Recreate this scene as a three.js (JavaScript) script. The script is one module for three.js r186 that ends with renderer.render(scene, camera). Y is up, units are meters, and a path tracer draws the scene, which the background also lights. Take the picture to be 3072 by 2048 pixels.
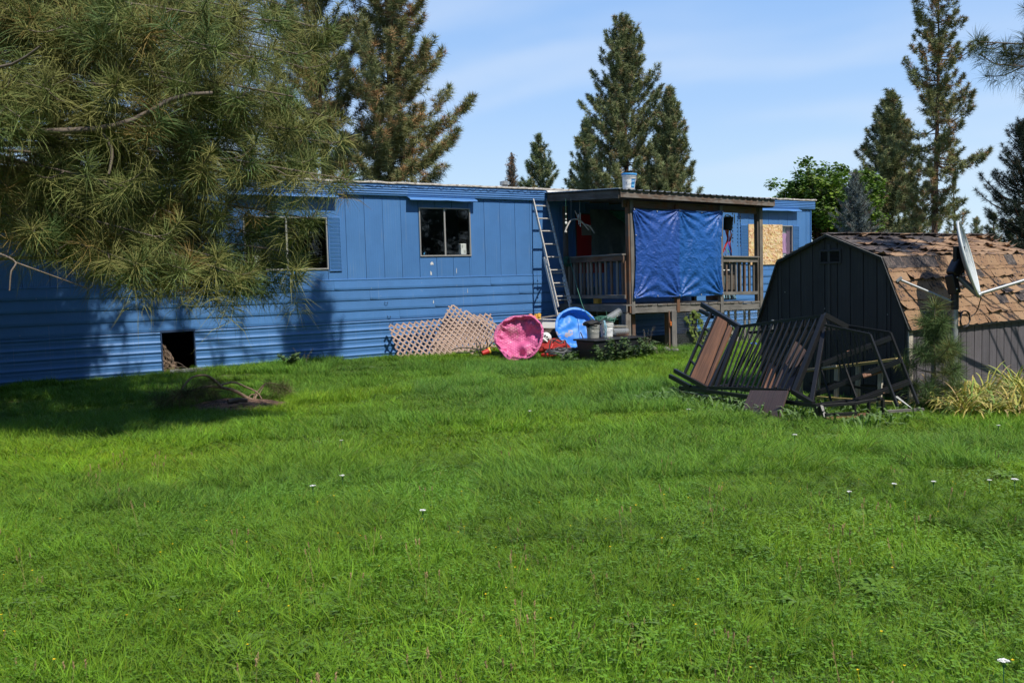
import * as THREE from 'three';
import { mergeGeometries } from 'three/addons/utils/BufferGeometryUtils.js';
import { RoundedBoxGeometry } from 'three/addons/geometries/RoundedBoxGeometry.js';
import { ImprovedNoise } from 'three/addons/math/ImprovedNoise.js';

// ------------------------------------------------------------ camera, sky, sun
// x runs along the mobile home's wall, z points from the wall towards the lawn, metres
const scene = new THREE.Scene();
const camera = new THREE.PerspectiveCamera(41.54, 1024 / 682, 0.05, 2000);
camera.position.set(-12.28, 1.70, 16.48);
camera.rotation.order = 'YXZ';
camera.rotation.set(THREE.MathUtils.degToRad(-4.0), THREE.MathUtils.degToRad(-34.59), THREE.MathUtils.degToRad(-1.604));
scene.add(camera);
const renderer = new THREE.WebGLRenderer();
renderer.toneMapping = THREE.LinearToneMapping;
renderer.toneMappingExposure = 1.0;
renderer.shadowMap.enabled = true;

const PN = new ImprovedNoise();
function fbm3(x, y, z, o = 4) { let s = 0, a = 0.5; for (let i = 0; i < o; i++) { s += a * PN.noise(x, y, z); x *= 2.03; y *= 2.03; z *= 2.03; a *= 0.5; } return s; }
const clamp = THREE.MathUtils.clamp, lerp = THREE.MathUtils.lerp, sstep = THREE.MathUtils.smoothstep;

const SUN = new THREE.Vector3(0.085, 1.45, 1.0).normalize();
const STOPS = [[0, 0.76, 0.90, 1.0], [0.08, 0.60, 0.81, 1.0], [0.18, 0.42, 0.65, 1.0], [0.30, 0.30, 0.53, 0.94], [0.6, 0.115, 0.26, 0.64], [1, 0.07, 0.17, 0.47]]; // by the sine of the elevation
{ // computed sky: blue gradient with thin cirrus streaks
  const W = 1024, H = 512, d = new Float32Array(W * H * 4);
  for (let j = 0; j < H; j++) for (let i = 0; i < W; i++) {
    const el = ((j + 0.5) / H - 0.5) * Math.PI, az = ((i + 0.5) / W - 0.5) * 2 * Math.PI;
    const x = Math.cos(el) * Math.cos(az), y = Math.sin(el), z = Math.cos(el) * Math.sin(az);
    const e = Math.max(y, 0);
    let k0 = 0; while (k0 < STOPS.length - 2 && e > STOPS[k0 + 1][0]) k0++; const A = STOPS[k0], B = STOPS[k0 + 1], q = clamp((e - A[0]) / (B[0] - A[0]), 0, 1); let r = lerp(A[1], B[1], q), g = lerp(A[2], B[2], q), b = lerp(A[3], B[3], q);
    if (y > 0) {
      const k = 1 / (y + 0.18), u = x * k, w = z * k;
      const a = u * 0.55 + w * 0.83, c = u * 0.83 - w * 0.55;
      const n1 = fbm3(a * 0.75 + 3.1, c * 2.6 + 0.7 * PN.noise(a * 1.3, c * 1.3, 2.2), 1.7, 5);
      const n2 = fbm3(a * 0.35 - 8.2, c * 0.6 + 1.4, 5.3, 3);
      const m = clamp(sstep(n1 + 0.7 * n2, -0.02, 0.5) * 0.34, 0, 1) * sstep(y, 0.0, 0.09);
      r = lerp(r, 0.76, m); g = lerp(g, 0.86, m); b = lerp(b, 1.0, m);
    } else { r = 0.20; g = 0.22; b = 0.16; }
    const o = (j * W + i) * 4; d[o] = r; d[o + 1] = g; d[o + 2] = b; d[o + 3] = 1;
  }
  const sky = new THREE.DataTexture(d, W, H, THREE.RGBAFormat, THREE.FloatType);
  sky.mapping = THREE.EquirectangularReflectionMapping; sky.magFilter = THREE.LinearFilter; sky.minFilter = THREE.LinearFilter;
  sky.colorSpace = THREE.LinearSRGBColorSpace; sky.needsUpdate = true;
  scene.background = sky; scene.environment = sky; scene.backgroundIntensity = 1.0; scene.environmentIntensity = 1.0;
}
const sun = new THREE.DirectionalLight(new THREE.Color(1.0, 0.94, 0.83), 5.0);
sun.position.copy(SUN).multiplyScalar(80);
sun.castShadow = true; sun.shadow.radius = 1;
sun.shadow.mapSize.set(4096, 4096);
Object.assign(sun.shadow.camera, { left: -40, right: 40, top: 40, bottom: -40, near: 1, far: 260 });
scene.add(sun, sun.target);

// ------------------------------------------------------------ helpers
function rng(seed) { let a = seed >>> 0; return () => { a |= 0; a = a + 0x6D2B79F5 | 0; let t = Math.imul(a ^ a >>> 15, 1 | a); t = t + Math.imul(t ^ t >>> 7, 61 | t) ^ t; return ((t ^ t >>> 14) >>> 0) / 4294967296; }; }
const R0 = rng(77);
const rr = (a, b, R = R0) => a + (b - a) * R();
const V = (x, y, z) => new THREE.Vector3(x, y, z);
const used = {};
function numbered(n) { if (!(n in used)) { used[n] = 0; return n; } used[n]++; return n + '_' + String(used[n]).padStart(3, '0'); }
function mark(o, label, category, group, kind) { if (label) o.userData.label = label; if (category) o.userData.category = category; if (group) o.userData.group = group; if (kind) o.userData.kind = kind; return o; }
function thing(name, label, category, p = [0, 0, 0], group) { const o = new THREE.Group(); o.name = numbered(name); o.position.set(...p); scene.add(o); return mark(o, label, category, group); }
function mesh(name, geo, mat, parent = scene, label) {
  if (Array.isArray(geo)) geo = merge(geo);
  const m = new THREE.Mesh(geo, mat); m.name = parent === scene ? numbered(name) : name; m.castShadow = m.receiveShadow = true; if (label) m.userData.label = label; parent.add(m); return m;
}
function merge(a) {
  a = a.map(g => { g = g.index ? g.toNonIndexed() : g; for (const k of Object.keys(g.attributes)) if (!['position', 'normal', 'uv'].includes(k)) g.deleteAttribute(k);
    if (!g.attributes.uv) g.setAttribute('uv', new THREE.BufferAttribute(new Float32Array(g.attributes.position.count * 2), 2));
    if (!g.attributes.normal) g.computeVertexNormals(); return g; });
  return mergeGeometries(a);
}
function metricUV(g, off = null, grain = null) { // uv in metres, u along the grain (longest axis unless given)
  g.computeBoundingBox(); const s = g.boundingBox.getSize(V(0, 0, 0)).toArray(); const L = grain ?? s.indexOf(Math.max(...s));
  const p = g.attributes.position, n = g.attributes.normal, uv = new Float32Array(p.count * 2); const o = off ?? [R0() * 7, R0() * 7];
  for (let i = 0; i < p.count; i++) {
    const q = [p.getX(i), p.getY(i), p.getZ(i)], m = [Math.abs(n.getX(i)), Math.abs(n.getY(i)), Math.abs(n.getZ(i))];
    const na = m.indexOf(Math.max(...m)); let ax = [0, 1, 2].filter(k => k !== na); if (ax[1] === L) ax.reverse();
    uv[2 * i] = q[ax[0]] + o[0]; uv[2 * i + 1] = q[ax[1]] + o[1];
  }
  g.setAttribute('uv', new THREE.BufferAttribute(uv, 2)); return g;
}
// box between two corners, edges slightly rounded
function wbox(x0, x1, y0, y1, z0, z1, r = 0.004, grain = null) {
  const w = Math.abs(x1 - x0), h = Math.abs(y1 - y0), d = Math.abs(z1 - z0); r = Math.min(r, w * 0.45, h * 0.45, d * 0.45);
  const g = r > 0.0008 ? new RoundedBoxGeometry(w, h, d, 1, r) : new THREE.BoxGeometry(w, h, d);
  metricUV(g, null, grain); g.translate((x0 + x1) / 2, (y0 + y1) / 2, (z0 + z1) / 2); return g;
}
function beam(p, q, w, h, up = V(0, 1, 0), r = 0.003) { // bar from p to q, w across, h along up
  p = p.isVector3 ? p : V(...p); q = q.isVector3 ? q : V(...q);
  const x = q.clone().sub(p), L = x.length(); x.normalize(); if (Math.abs(x.dot(up)) > 0.98) up = V(0, 0, 1);
  const z = x.clone().cross(up).normalize(), y = z.clone().cross(x);
  const g = r > 0 ? new RoundedBoxGeometry(L, h, w, 1, Math.min(r, w * 0.4, h * 0.4)) : new THREE.BoxGeometry(L, h, w); metricUV(g, null, 0);
  g.applyMatrix4(new THREE.Matrix4().makeBasis(x, y, z).setPosition(p.clone().add(q).multiplyScalar(0.5))); return g;
}
function tube(pts, r, seg = 0, rad = 6, closed = false) {
  const c = new THREE.CatmullRomCurve3(pts.map(p => p.isVector3 ? p : V(...p)), closed, 'centripetal');
  return new THREE.TubeGeometry(c, seg || Math.max(6, pts.length * 4), r, rad, closed);
}
function taper(pts, r0, r1, seg = 10, rad = 6, pw = 1) { // tapered limb along points
  const c = new THREE.CatmullRomCurve3(pts.map(p => p.isVector3 ? p : V(...p)), false, 'centripetal'); const g = new THREE.TubeGeometry(c, seg, 1, rad, false);
  const p = g.attributes.position, per = rad + 1, L = c.getLength();
  for (let i = 0; i <= seg; i++) { const o = c.getPointAt(i / seg), r = lerp(r0, r1, Math.pow(i / seg, pw)); for (let j = 0; j < per; j++) { const k = i * per + j; p.setXYZ(k, o.x + (p.getX(k) - o.x) * r, o.y + (p.getY(k) - o.y) * r, o.z + (p.getZ(k) - o.z) * r); } }
  const uv = g.attributes.uv; for (let k = 0; k < uv.count; k++) uv.setXY(k, uv.getX(k) * L, uv.getY(k) * 6.28 * Math.max(r0, 0.03));
  return g;
}
function cyl(p, q, r0, r1 = r0, rad = 12, open = false) { p = V(...p); q = V(...q); const L = p.distanceTo(q); const g = new THREE.CylinderGeometry(r1, r0, L, rad, 1, open); g.applyMatrix4(new THREE.Matrix4().makeRotationFromQuaternion(new THREE.Quaternion().setFromUnitVectors(V(0, 1, 0), q.clone().sub(p).normalize())).setPosition(p.clone().add(q).multiplyScalar(0.5))); return g; }
function sheet(nu, nv, fn, thick = 0) { // a grid of points fn(u,v) -> Vector3
  const P = [], UV = [], I = [];
  for (let j = 0; j <= nv; j++) for (let i = 0; i <= nu; i++) { const q = fn(i / nu, j / nv); P.push(q.x, q.y, q.z); UV.push(q.u ?? i / nu, q.v ?? j / nv); }
  for (let j = 0; j < nv; j++) for (let i = 0; i < nu; i++) { const a = j * (nu + 1) + i, b = a + 1, c = a + nu + 1, d = c + 1; I.push(a, b, d, a, d, c); }
  const g = new THREE.BufferGeometry(); g.setAttribute('position', new THREE.Float32BufferAttribute(P, 3)); g.setAttribute('uv', new THREE.Float32BufferAttribute(UV, 2)); g.setIndex(I); g.computeVertexNormals(); return g;
}
// polygon in a plane pushed out to a thickness
function slab(points, depth, bevel = 0.002) { const s = new THREE.Shape(points.map(p => new THREE.Vector2(...p))); return new THREE.ExtrudeGeometry(s, { depth, bevelEnabled: bevel > 0, bevelSize: bevel, bevelThickness: bevel, bevelOffset: -bevel, bevelSegments: 1, curveSegments: 2 }); }

// ------------------------------------------------------------ procedural textures
function vnoise(seed, n) { const R = rng(seed), t = new Float32Array(n * n); for (let i = 0; i < t.length; i++) t[i] = R(); return (u, v) => { // periodic value noise, period 1
  u = (u - Math.floor(u)) * n; v = (v - Math.floor(v)) * n; const i = Math.floor(u) % n, j = Math.floor(v) % n; let fu = u - Math.floor(u), fv = v - Math.floor(v); fu = fu * fu * (3 - 2 * fu); fv = fv * fv * (3 - 2 * fv);
  const i1 = (i + 1) % n, j1 = (j + 1) % n; return lerp(lerp(t[j * n + i], t[j * n + i1], fu), lerp(t[j1 * n + i], t[j1 * n + i1], fu), fv); }; }
function multi(seed, list) { const f = list.map(([n, a], k) => [vnoise(seed + k * 31, n), a]); const tot = list.reduce((s, l) => s + l[1], 0); return (u, v) => { let s = 0; for (const [g, a] of f) s += a * g(u, v); return s / tot; }; }
function tex(size, fn, repeat = [1, 1], srgb = false) { const d = new Uint8Array(size * size * 4); for (let j = 0; j < size; j++) for (let i = 0; i < size; i++) { const c = fn((i + 0.5) / size, (j + 0.5) / size), o = (j * size + i) * 4; for (let k = 0; k < 3; k++) { let v = Array.isArray(c) ? c[k] : c; if (srgb) v = v <= 0.0031308 ? v * 12.92 : 1.055 * Math.pow(Math.max(v, 0), 1 / 2.4) - 0.055; d[o + k] = clamp(v, 0, 1) * 255; } d[o + 3] = 255; }
  const t = new THREE.DataTexture(d, size, size); t.wrapS = t.wrapT = THREE.RepeatWrapping; t.magFilter = THREE.LinearFilter; t.minFilter = THREE.LinearMipmapLinearFilter; t.generateMipmaps = true; t.repeat.set(...repeat); if (srgb) t.colorSpace = THREE.SRGBColorSpace; t.needsUpdate = true; return t; }
const cmix = (a, b, t) => [lerp(a[0], b[0], t), lerp(a[1], b[1], t), lerp(a[2], b[2], t)];
const cmul = (a, k) => [a[0] * k, a[1] * k, a[2] * k];
const std = (o) => new THREE.MeshStandardMaterial(o);
const lin = (r, g, b) => new THREE.Color().setRGB(r, g, b);

// woods: u along the grain
function stretched(seed, nu, nv) { const R = rng(seed), t = new Float32Array(nu * nv); for (let i = 0; i < t.length; i++) t[i] = R(); return (u, v) => { u = (u - Math.floor(u)) * nu; v = (v - Math.floor(v)) * nv; const i = Math.floor(u) % nu, j = Math.floor(v) % nv; let fu = u - Math.floor(u), fv = v - Math.floor(v); fu = fu * fu * (3 - 2 * fu); const i1 = (i + 1) % nu, j1 = (j + 1) % nv; return lerp(lerp(t[j * nu + i], t[j * nu + i1], fu), lerp(t[j1 * nu + i], t[j1 * nu + i1], fu), fv); }; }
function woodMat(seed, a, b, dark, rough = 0.9) {
  const g1 = stretched(seed, 4, 96), g2 = stretched(seed + 1, 10, 200), bl = multi(seed + 2, [[5, 1], [11, 0.7], [23, 0.4]]), cr = stretched(seed + 3, 3, 60);
  const f = (u, v) => { const g = 0.55 * g1(u, v) + 0.45 * g2(u, v), k = bl(u, v); let c = cmix(a, b, sstep(k, 0.35, 0.65)); c = cmul(c, 0.62 + 0.75 * g); const crack = sstep(cr(u, v), 0.86, 0.95); return [cmix(c, dark, crack * 0.8), g - crack]; };
  return std({ map: tex(512, (u, v) => f(u, v)[0], [0.7, 1.4], true), bumpMap: tex(512, (u, v) => clamp(f(u, v)[1], 0, 1), [0.7, 1.4]), bumpScale: 0.004, roughness: rough });
}
const M = {};
M.woodGrey = woodMat(11, [0.20, 0.185, 0.168], [0.148, 0.136, 0.125], [0.03, 0.025, 0.02]);
M.woodGrey2 = woodMat(21, [0.155, 0.133, 0.113], [0.215, 0.192, 0.168], [0.03, 0.025, 0.02]);
M.woodRed = woodMat(31, [0.17, 0.08, 0.042], [0.15, 0.105, 0.08], [0.02, 0.012, 0.008]);
M.woodDark = woodMat(41, [0.085, 0.065, 0.05], [0.12, 0.10, 0.085], [0.012, 0.01, 0.008]);
M.woodPale = woodMat(51, [0.42, 0.38, 0.31], [0.52, 0.48, 0.40], [0.10, 0.08, 0.05]);
M.woodYellow = woodMat(61, [0.47, 0.36, 0.14], [0.38, 0.28, 0.11], [0.10, 0.07, 0.03]);
M.tread = woodMat(71, [0.24, 0.115, 0.065], [0.20, 0.10, 0.06], [0.10, 0.05, 0.03], 0.6);
M.treadDark = woodMat(73, [0.085, 0.055, 0.05], [0.075, 0.05, 0.045], [0.05, 0.03, 0.028], 0.55);

// blue house paint: slightly chalky, thin streaks and small chips
function paint(seed, base, opt = {}) {
  const bl = multi(seed, [[3, 1], [7, 0.8], [17, 0.5], [61, 0.25]]), st = stretched(seed + 5, 160, 3), fine = multi(seed + 9, [[120, 1], [200, 1]]), ch = multi(seed + 12, [[24, 1], [90, 0.6]]);
  return std({ map: tex(512, (u, v) => { let c = cmul(base, 0.86 + 0.28 * bl(u, v)); const s = sstep(st(u, v), 0.8, 1) * bl(v, u) * (opt.streak ?? 0.4); c = cmix(c, [0.28, 0.36, 0.46], s); const k = sstep(ch(u, v), opt.chip ?? 0.93, (opt.chip ?? 0.93) + 0.01); return cmix(c, opt.chipColor ?? [0.5, 0.5, 0.48], k * 0.85); }, [0.5, 0.5], true),
    bumpMap: tex(256, (u, v) => 0.5 * fine(u, v) + 0.5 * bl(u, v), [0.5, 0.5]), bumpScale: 0.0025, roughness: opt.rough ?? 0.5 });
}
const BLUE = [0.072, 0.205, 0.475];
M.blue = paint(101, BLUE);
M.blue2 = paint(131, [0.075, 0.210, 0.48]);
M.blue3 = paint(161, [0.069, 0.199, 0.462]);
{ // vertically fluted upper siding: flutes as fine relief
  const mk = (seed, base) => { const m = paint(seed, base); m.bumpMap = tex(256, (u) => { const q = (u * 8) % 1; return q < 0.12 ? 0.2 : q < 0.5 ? 0.9 : q < 0.6 ? 0.3 : 0.8; }, [2.46, 1]); m.bumpScale = 0.003; return m; };
  M.flute = [mk(201, BLUE), mk(221, [0.075, 0.211, 0.482]), mk(241, [0.069, 0.2, 0.466])];
}
M.blueDark = std({ color: lin(0.02, 0.05, 0.12), roughness: 0.7 });
M.roofEdge = (() => { const n = multi(301, [[6, 1], [19, 1], [60, 1], [120, 0.6]]); return std({ map: tex(512, (u, v) => cmix(cmix([0.42, 0.40, 0.36], [0.16, 0.12, 0.09], sstep(n(u, v), 0.42, 0.62)), [0.7, 0.68, 0.64], sstep(n(v, u), 0.55, 0.68)), [1, 1], true), bumpMap: tex(256, (u, v) => n(u, v), [1, 1]), bumpScale: 0.01, roughness: 0.9 }); })();
M.white = std({ color: lin(0.74, 0.74, 0.72), roughness: 0.5 });
M.whiteFlash = std({ color: lin(0.72, 0.71, 0.68), roughness: 0.6 });
M.alu = std({ color: lin(0.55, 0.55, 0.54), metalness: 0.75, roughness: 0.42 });
M.aluFrame = std({ color: lin(0.42, 0.41, 0.39), metalness: 0.4, roughness: 0.5 });
M.ladder = (() => { const n = multi(401, [[9, 1], [40, 1], [130, 1]]); return std({ map: tex(256, (u, v) => cmix([0.62, 0.60, 0.57], [0.30, 0.23, 0.17], sstep(n(u, v), 0.56, 0.72)), [3, 3], true), metalness: 0.35, roughness: 0.5 }); })();
M.galv = (() => { const n = multi(411, [[12, 1], [30, 1]]); return std({ map: tex(256, (u, v) => cmul([0.40, 0.42, 0.43], 0.8 + 0.4 * n(u, v)), [2, 2], true), metalness: 0.6, roughness: 0.45 }); })();
M.glass = new THREE.MeshPhysicalMaterial({ color: lin(0.9, 0.93, 0.92), transmission: 1, thickness: 0, roughness: 0.02, ior: 1.5 });
M.clear = new THREE.MeshPhysicalMaterial({ color: lin(0.8, 0.82, 0.82), transmission: 0.85, thickness: 0, roughness: 0.22, ior: 1.5 });
M.inside = std({ color: lin(0.10, 0.085, 0.07), roughness: 0.95 });
M.blackVoid = std({ color: lin(0.12, 0.085, 0.06), roughness: 1 });
M.blackPaint = (() => { const n = multi(421, [[15, 1], [70, 1]]); return std({ map: tex(256, (u, v) => cmix([0.009, 0.0095, 0.012], [0.018, 0.018, 0.02], n(u, v)), [2, 2], true), roughness: 0.42 }); })();
M.rust = std({ color: lin(0.16, 0.055, 0.025), roughness: 0.9 });
M.blackPlastic = std({ color: lin(0.014, 0.015, 0.018), roughness: 0.45 });
M.rubber = std({ color: lin(0.03, 0.03, 0.032), roughness: 0.6 });
M.hoseGrey = std({ color: lin(0.075, 0.08, 0.085), roughness: 0.45 });
M.red = std({ color: lin(0.50, 0.022, 0.015), roughness: 0.5 });
M.redDoor = std({ color: lin(0.45, 0.012, 0.014), roughness: 0.5 });
M.redCloth = std({ color: lin(0.33, 0.02, 0.015), roughness: 0.85 });
M.yellow = std({ color: lin(0.72, 0.42, 0.05), roughness: 0.5 });
M.salmon = std({ color: lin(0.72, 0.25, 0.17), roughness: 0.5 });
M.green = std({ color: lin(0.02, 0.13, 0.07), roughness: 0.8 });
M.greenTarp = std({ color: lin(0.01, 0.20, 0.12), roughness: 0.5, side: THREE.DoubleSide });
M.rope = std({ color: lin(0.08, 0.24, 0.17), roughness: 0.8 });
M.ropeBlue = std({ color: lin(0.22, 0.40, 0.50), roughness: 0.8 });
M.stick = woodMat(431, [0.36, 0.33, 0.30], [0.45, 0.42, 0.38], [0.1, 0.08, 0.07]);
M.bark = (() => { const n = multi(441, [[6, 1], [14, 1], [40, 0.7], [100, 0.4]]), s = stretched(445, 6, 24); return std({ map: tex(512, (u, v) => { const k = 0.5 * n(u, v) + 0.5 * s(u, v); return cmix([0.035, 0.022, 0.016], [0.20, 0.105, 0.06], sstep(k, 0.35, 0.65)); }, [0.8, 0.8], true), bumpMap: tex(256, (u, v) => 0.5 * n(u, v) + 0.5 * s(u, v), [0.8, 0.8]), bumpScale: 0.03, roughness: 0.95 }); })();
M.twig = (() => { const n = multi(451, [[10, 1], [40, 1]]); return std({ map: tex(256, (u, v) => cmix([0.09, 0.065, 0.05], [0.26, 0.215, 0.18], n(u, v)), [3, 3], true), roughness: 0.95 }); })();
M.deadwood = (() => { const n = multi(453, [[10, 1], [40, 1]]); return std({ map: tex(256, (u, v) => cmix([0.13, 0.085, 0.055], [0.33, 0.24, 0.17], n(u, v)), [3, 3], true), roughness: 0.95 }); })();
const leafMat = (r, g, b, tr = 0.3, ro = 0.85) => new THREE.MeshPhysicalMaterial({ color: lin(r, g, b), transmission: tr, thickness: 0, roughness: ro, side: THREE.DoubleSide, ior: 1.4 });

// ------------------------------------------------------------ ground
function bump2(x, z, cx, cz, r, h) { const d2 = ((x - cx) ** 2 + (z - cz) ** 2) / (r * r); return h * Math.exp(-d2); }
function gy(x, z) { // height of the soil
  let y = 0.18 * (1 - sstep(z, 0.2, 2.4)) * (1 - sstep(x, 10, 16));
  y += 0.03 * PN.noise(x * 0.35, 3.3, z * 0.35) + 0.018 * PN.noise(x * 1.1, 7.7, z * 1.1);
  y += bump2(x, z, -8.5, 4.0, 0.75, 0.06);
  if (x > 15) y += sstep(x, 15, 80) * 0.3 * PN.noise(x * 0.03, 1, z * 0.03);
  return y;
}
{
  const line = (a, b, fineA, fineB, step) => { const o = []; let q = a; while (q < fineA) { o.push(q); q += Math.max(step, (fineA - q) * 0.25); } for (q = fineA; q < fineB; q += step) o.push(q); let s = step; while (q < b) { o.push(q); s *= 1.3; q += s; } o.push(b); return o; };
  const xs = line(-600, 900, -18, 6, 0.15), zs = line(-900, 300, -1, 17, 0.15), P = [], UV = [], I = [];
  for (const z of zs) for (const x of xs) { P.push(x, gy(x, z), z); UV.push(x, z); }
  const n = xs.length; for (let j = 0; j < zs.length - 1; j++) for (let i = 0; i < n - 1; i++) { const a = j * n + i; I.push(a, a + n, a + 1, a + 1, a + n, a + n + 1); }
  const g = new THREE.BufferGeometry(); g.setAttribute('position', new THREE.Float32BufferAttribute(P, 3)); g.setAttribute('uv', new THREE.Float32BufferAttribute(UV, 2)); g.setIndex(I); g.computeVertexNormals();
  const n1 = multi(501, [[4, 1], [13, 1], [50, 1], [170, 0.8]]), n2 = multi(520, [[8, 1], [90, 1]]);
  M.soil = std({ map: tex(1024, (u, v) => cmix(cmix([0.05, 0.075, 0.018], [0.085, 0.11, 0.03], n1(u, v)), [0.09, 0.065, 0.035], sstep(n2(u, v), 0.55, 0.75)), [0.37, 0.37], true), bumpMap: tex(512, (u, v) => n1(v, u), [0.37, 0.37]), bumpScale: 0.03, roughness: 1 });
  const o = mesh('ground', g, M.soil); o.userData.kind = 'structure';
}

// ------------------------------------------------------------ mobile home
const home = thing('mobile_home', 'long blue mobile home with flat roof and ribbed metal siding behind the lawn', 'mobile home');
{
  const S0 = -14.2, S1 = 9.62, TOP = 3.43, TR = 1.765, SK = 0.95, BOT = 0.10;
  const win = [ // x0, x1, y0, y1
    [-3.17, -1.92, 2.205, 3.222], [-6.85, -5.205, 1.975, 2.985], [-9.44, -7.9, 2.245, 3.0], [6.93, 8.80, 1.90, 2.965]];
  const door = [0.97, 1.87, 1.14, 3.17], hatch = [-8.412, -7.818, BOT, SK];
  const R = rng(5);
  const cutY = (x0, x1, y0, y1, holes) => { // vertical pieces left of a strip after the holes
    const hs = holes.filter(h => h[1] > x0 + 0.001 && h[0] < x1 - 0.001); let cols = [x0, x1];
    for (const h of hs) for (const q of [h[0], h[1]]) if (q > x0 + 0.002 && q < x1 - 0.002) cols.push(q);
    cols = [...new Set(cols)].sort((a, b) => a - b); const out = [];
    for (let i = 0; i < cols.length - 1; i++) { const m = (cols[i] + cols[i + 1]) / 2; let rows = [[y0, y1]];
      for (const h of hs) if (h[0] < m && h[1] > m) rows = rows.flatMap(([a, b]) => [[a, Math.min(b, h[2])], [Math.max(a, h[3]), b]].filter(([c, d]) => d - c > 0.01));
      for (const [a, b] of rows) out.push([cols[i], cols[i + 1], a, b]); }
    return out;
  };
  // upper vertical panels, one per seam
  const holes = [...win, door]; let k0 = Math.floor((S0 + 4.81) / 0.4064);
  for (let k = k0; ; k++) { const a = Math.max(S0, -4.81 + k * 0.4064), b = Math.min(S1, -4.81 + (k + 1) * 0.4064); if (a >= S1 - 0.02) break;
    const m = M.flute[Math.floor(R() * 3)];
    const gs = cutY(a + 0.0025, b - 0.0025, TR, TOP, holes).map(([x0, x1, y0, y1]) => { const dz = rr(-0.001, 0.0015, R); const g = wbox(x0, x1, y0, y1, -0.03, dz, 0.004); const uv = g.attributes.uv, p = g.attributes.position; for (let i = 0; i < uv.count; i++) uv.setXY(i, p.getX(i) - a, p.getY(i) + k * 1.37); return g; });
    for (const g of gs) mesh('wall_panel', g, m, home); }
  // backing behind the seams
  mesh('inner_wall', cutY(S0, S1, BOT, TOP, [...holes, hatch]).map(([x0, x1, y0, y1]) => wbox(x0, x1, y0, y1, -0.09, -0.032, 0)), M.blueDark, home);
  mesh('drip_edge', [wbox(S0, S1, TR - 0.012, TR + 0.012, -0.03, 0.012, 0.003)], M.blue, home);
  // four courses of lap siding, in lengths
  const ys = [TR - 0.012, 1.56, 1.352, 1.142, SK];
  for (let c = 0; c < 4; c++) { let x = S0; const y1 = ys[c] - 0.001, y0 = ys[c + 1]; let first = true;
    while (x < S1 - 0.01) { let e = x + (first ? rr(1.2, 3.2, R) : 3.66); first = false; if (c === 2 && x < -2.86 && e > -2.86 - 3.6 && e < -1) e = -2.86; e = Math.min(S1, e); if (S1 - e < 0.3) e = S1;
      const a = x + 0.0015, b = e - 0.0015, t = rr(0, 0.0015, R), s = sheet(Math.max(2, Math.ceil((b - a) / 0.25)), 4, (u, v) => { const X = lerp(a, b, u); const prof = [[0, 0.004], [0.28, 0.006], [0.7, 0.0125], [1, 0.0165], [1, -0.004]][Math.round(v * 4)]; const y = lerp(y1, y0 + 0.002, prof[0]); const q = V(X, y, prof[1] + t + 0.0014 * PN.noise(X * 1.3, y * 3, c * 5.1)); q.u = X; q.v = y; return q; });
      mesh('siding_board', s, [M.blue, M.blue2, M.blue3][Math.floor(R() * 3)], home); x = e; } }
  // ribbed skirting: profile repeated down the wall, in sheets
  const rib = 0.1625, prof = [[0, -0.002], [0.02, 0.013], [0.032, 0.016], [0.046, 0.014], [0.056, 0.0], [0.085, 0.001], [0.09, 0.006], [0.1, 0.006], [0.105, 0.001], [0.135, 0.001]];
  const pts = []; for (let k = 0; k < 6; k++) for (const [d, z] of prof) { const y = SK - 0.004 - k * rib - d; if (y > BOT) pts.push([y, z]); } pts.push([BOT, 0]);
  for (const [xa, xb] of [[S0, -11.6], [-11.6, hatch[0]], [hatch[1], -5.4], [-5.4, -2.95], [-2.95, -0.5], [-0.5, 1.95], [1.95, 4.4], [4.4, 6.85], [6.85, S1]]) {
    const a = xa + 0.001, b = xb - 0.001, dz = rr(0, 0.003, R);
    mesh('skirting_panel', sheet(Math.ceil((b - a) / 0.3), pts.length - 1, (u, v) => { const [y, z] = pts[Math.round(v * (pts.length - 1))], X = lerp(a, b, u); const q = V(X, y + 0.003 * PN.noise(X * 0.8, 2.2, 1), z + dz + 0.003 * PN.noise(X * 0.9, y * 2, 9)); q.u = X; q.v = y; return q; }), [M.blue, M.blue2, M.blue3][Math.floor(R() * 3)], home); }
  mesh('skirting_trim', [wbox(S0, S1, SK - 0.004, SK + 0.003, -0.02, 0.02, 0.001)], M.blue2, home);
  // fascia under the roof, ribbed along its length
  for (const [xa, xb] of [[S0, -10.7], [-10.7, -7.05], [-7.05, -3.43], [-3.43, 0.1], [0.1, 3.75], [3.75, 7.4], [7.4, 9.76]]) {
    const P = [[3.43, 0.0], [3.432, 0.05]]; for (let k = 0; k < 5; k++) { const y = 3.44 + k * 0.046; P.push([y, 0.052], [y + 0.026, 0.052], [y + 0.034, 0.063], [y + 0.042, 0.063]); } P.push([3.676, 0.066], [3.676, 0.0]);
    const a = xa + 0.001, b = xb - 0.001, dz = rr(-0.002, 0.004, R);
    mesh('fascia_panel', sheet(Math.ceil((b - a) / 0.3), P.length - 1, (u, v) => { const [y, z] = P[Math.round(v * (P.length - 1))], X = lerp(a, b, u); const q = V(X, y + 0.004 * PN.noise(X * 0.7, 1.1, 4), z + (z > 0 ? dz : 0)); q.u = X; q.v = y; return q; }), [M.blue, M.blue2, M.blue3][Math.floor(R() * 3)], home); }
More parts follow.
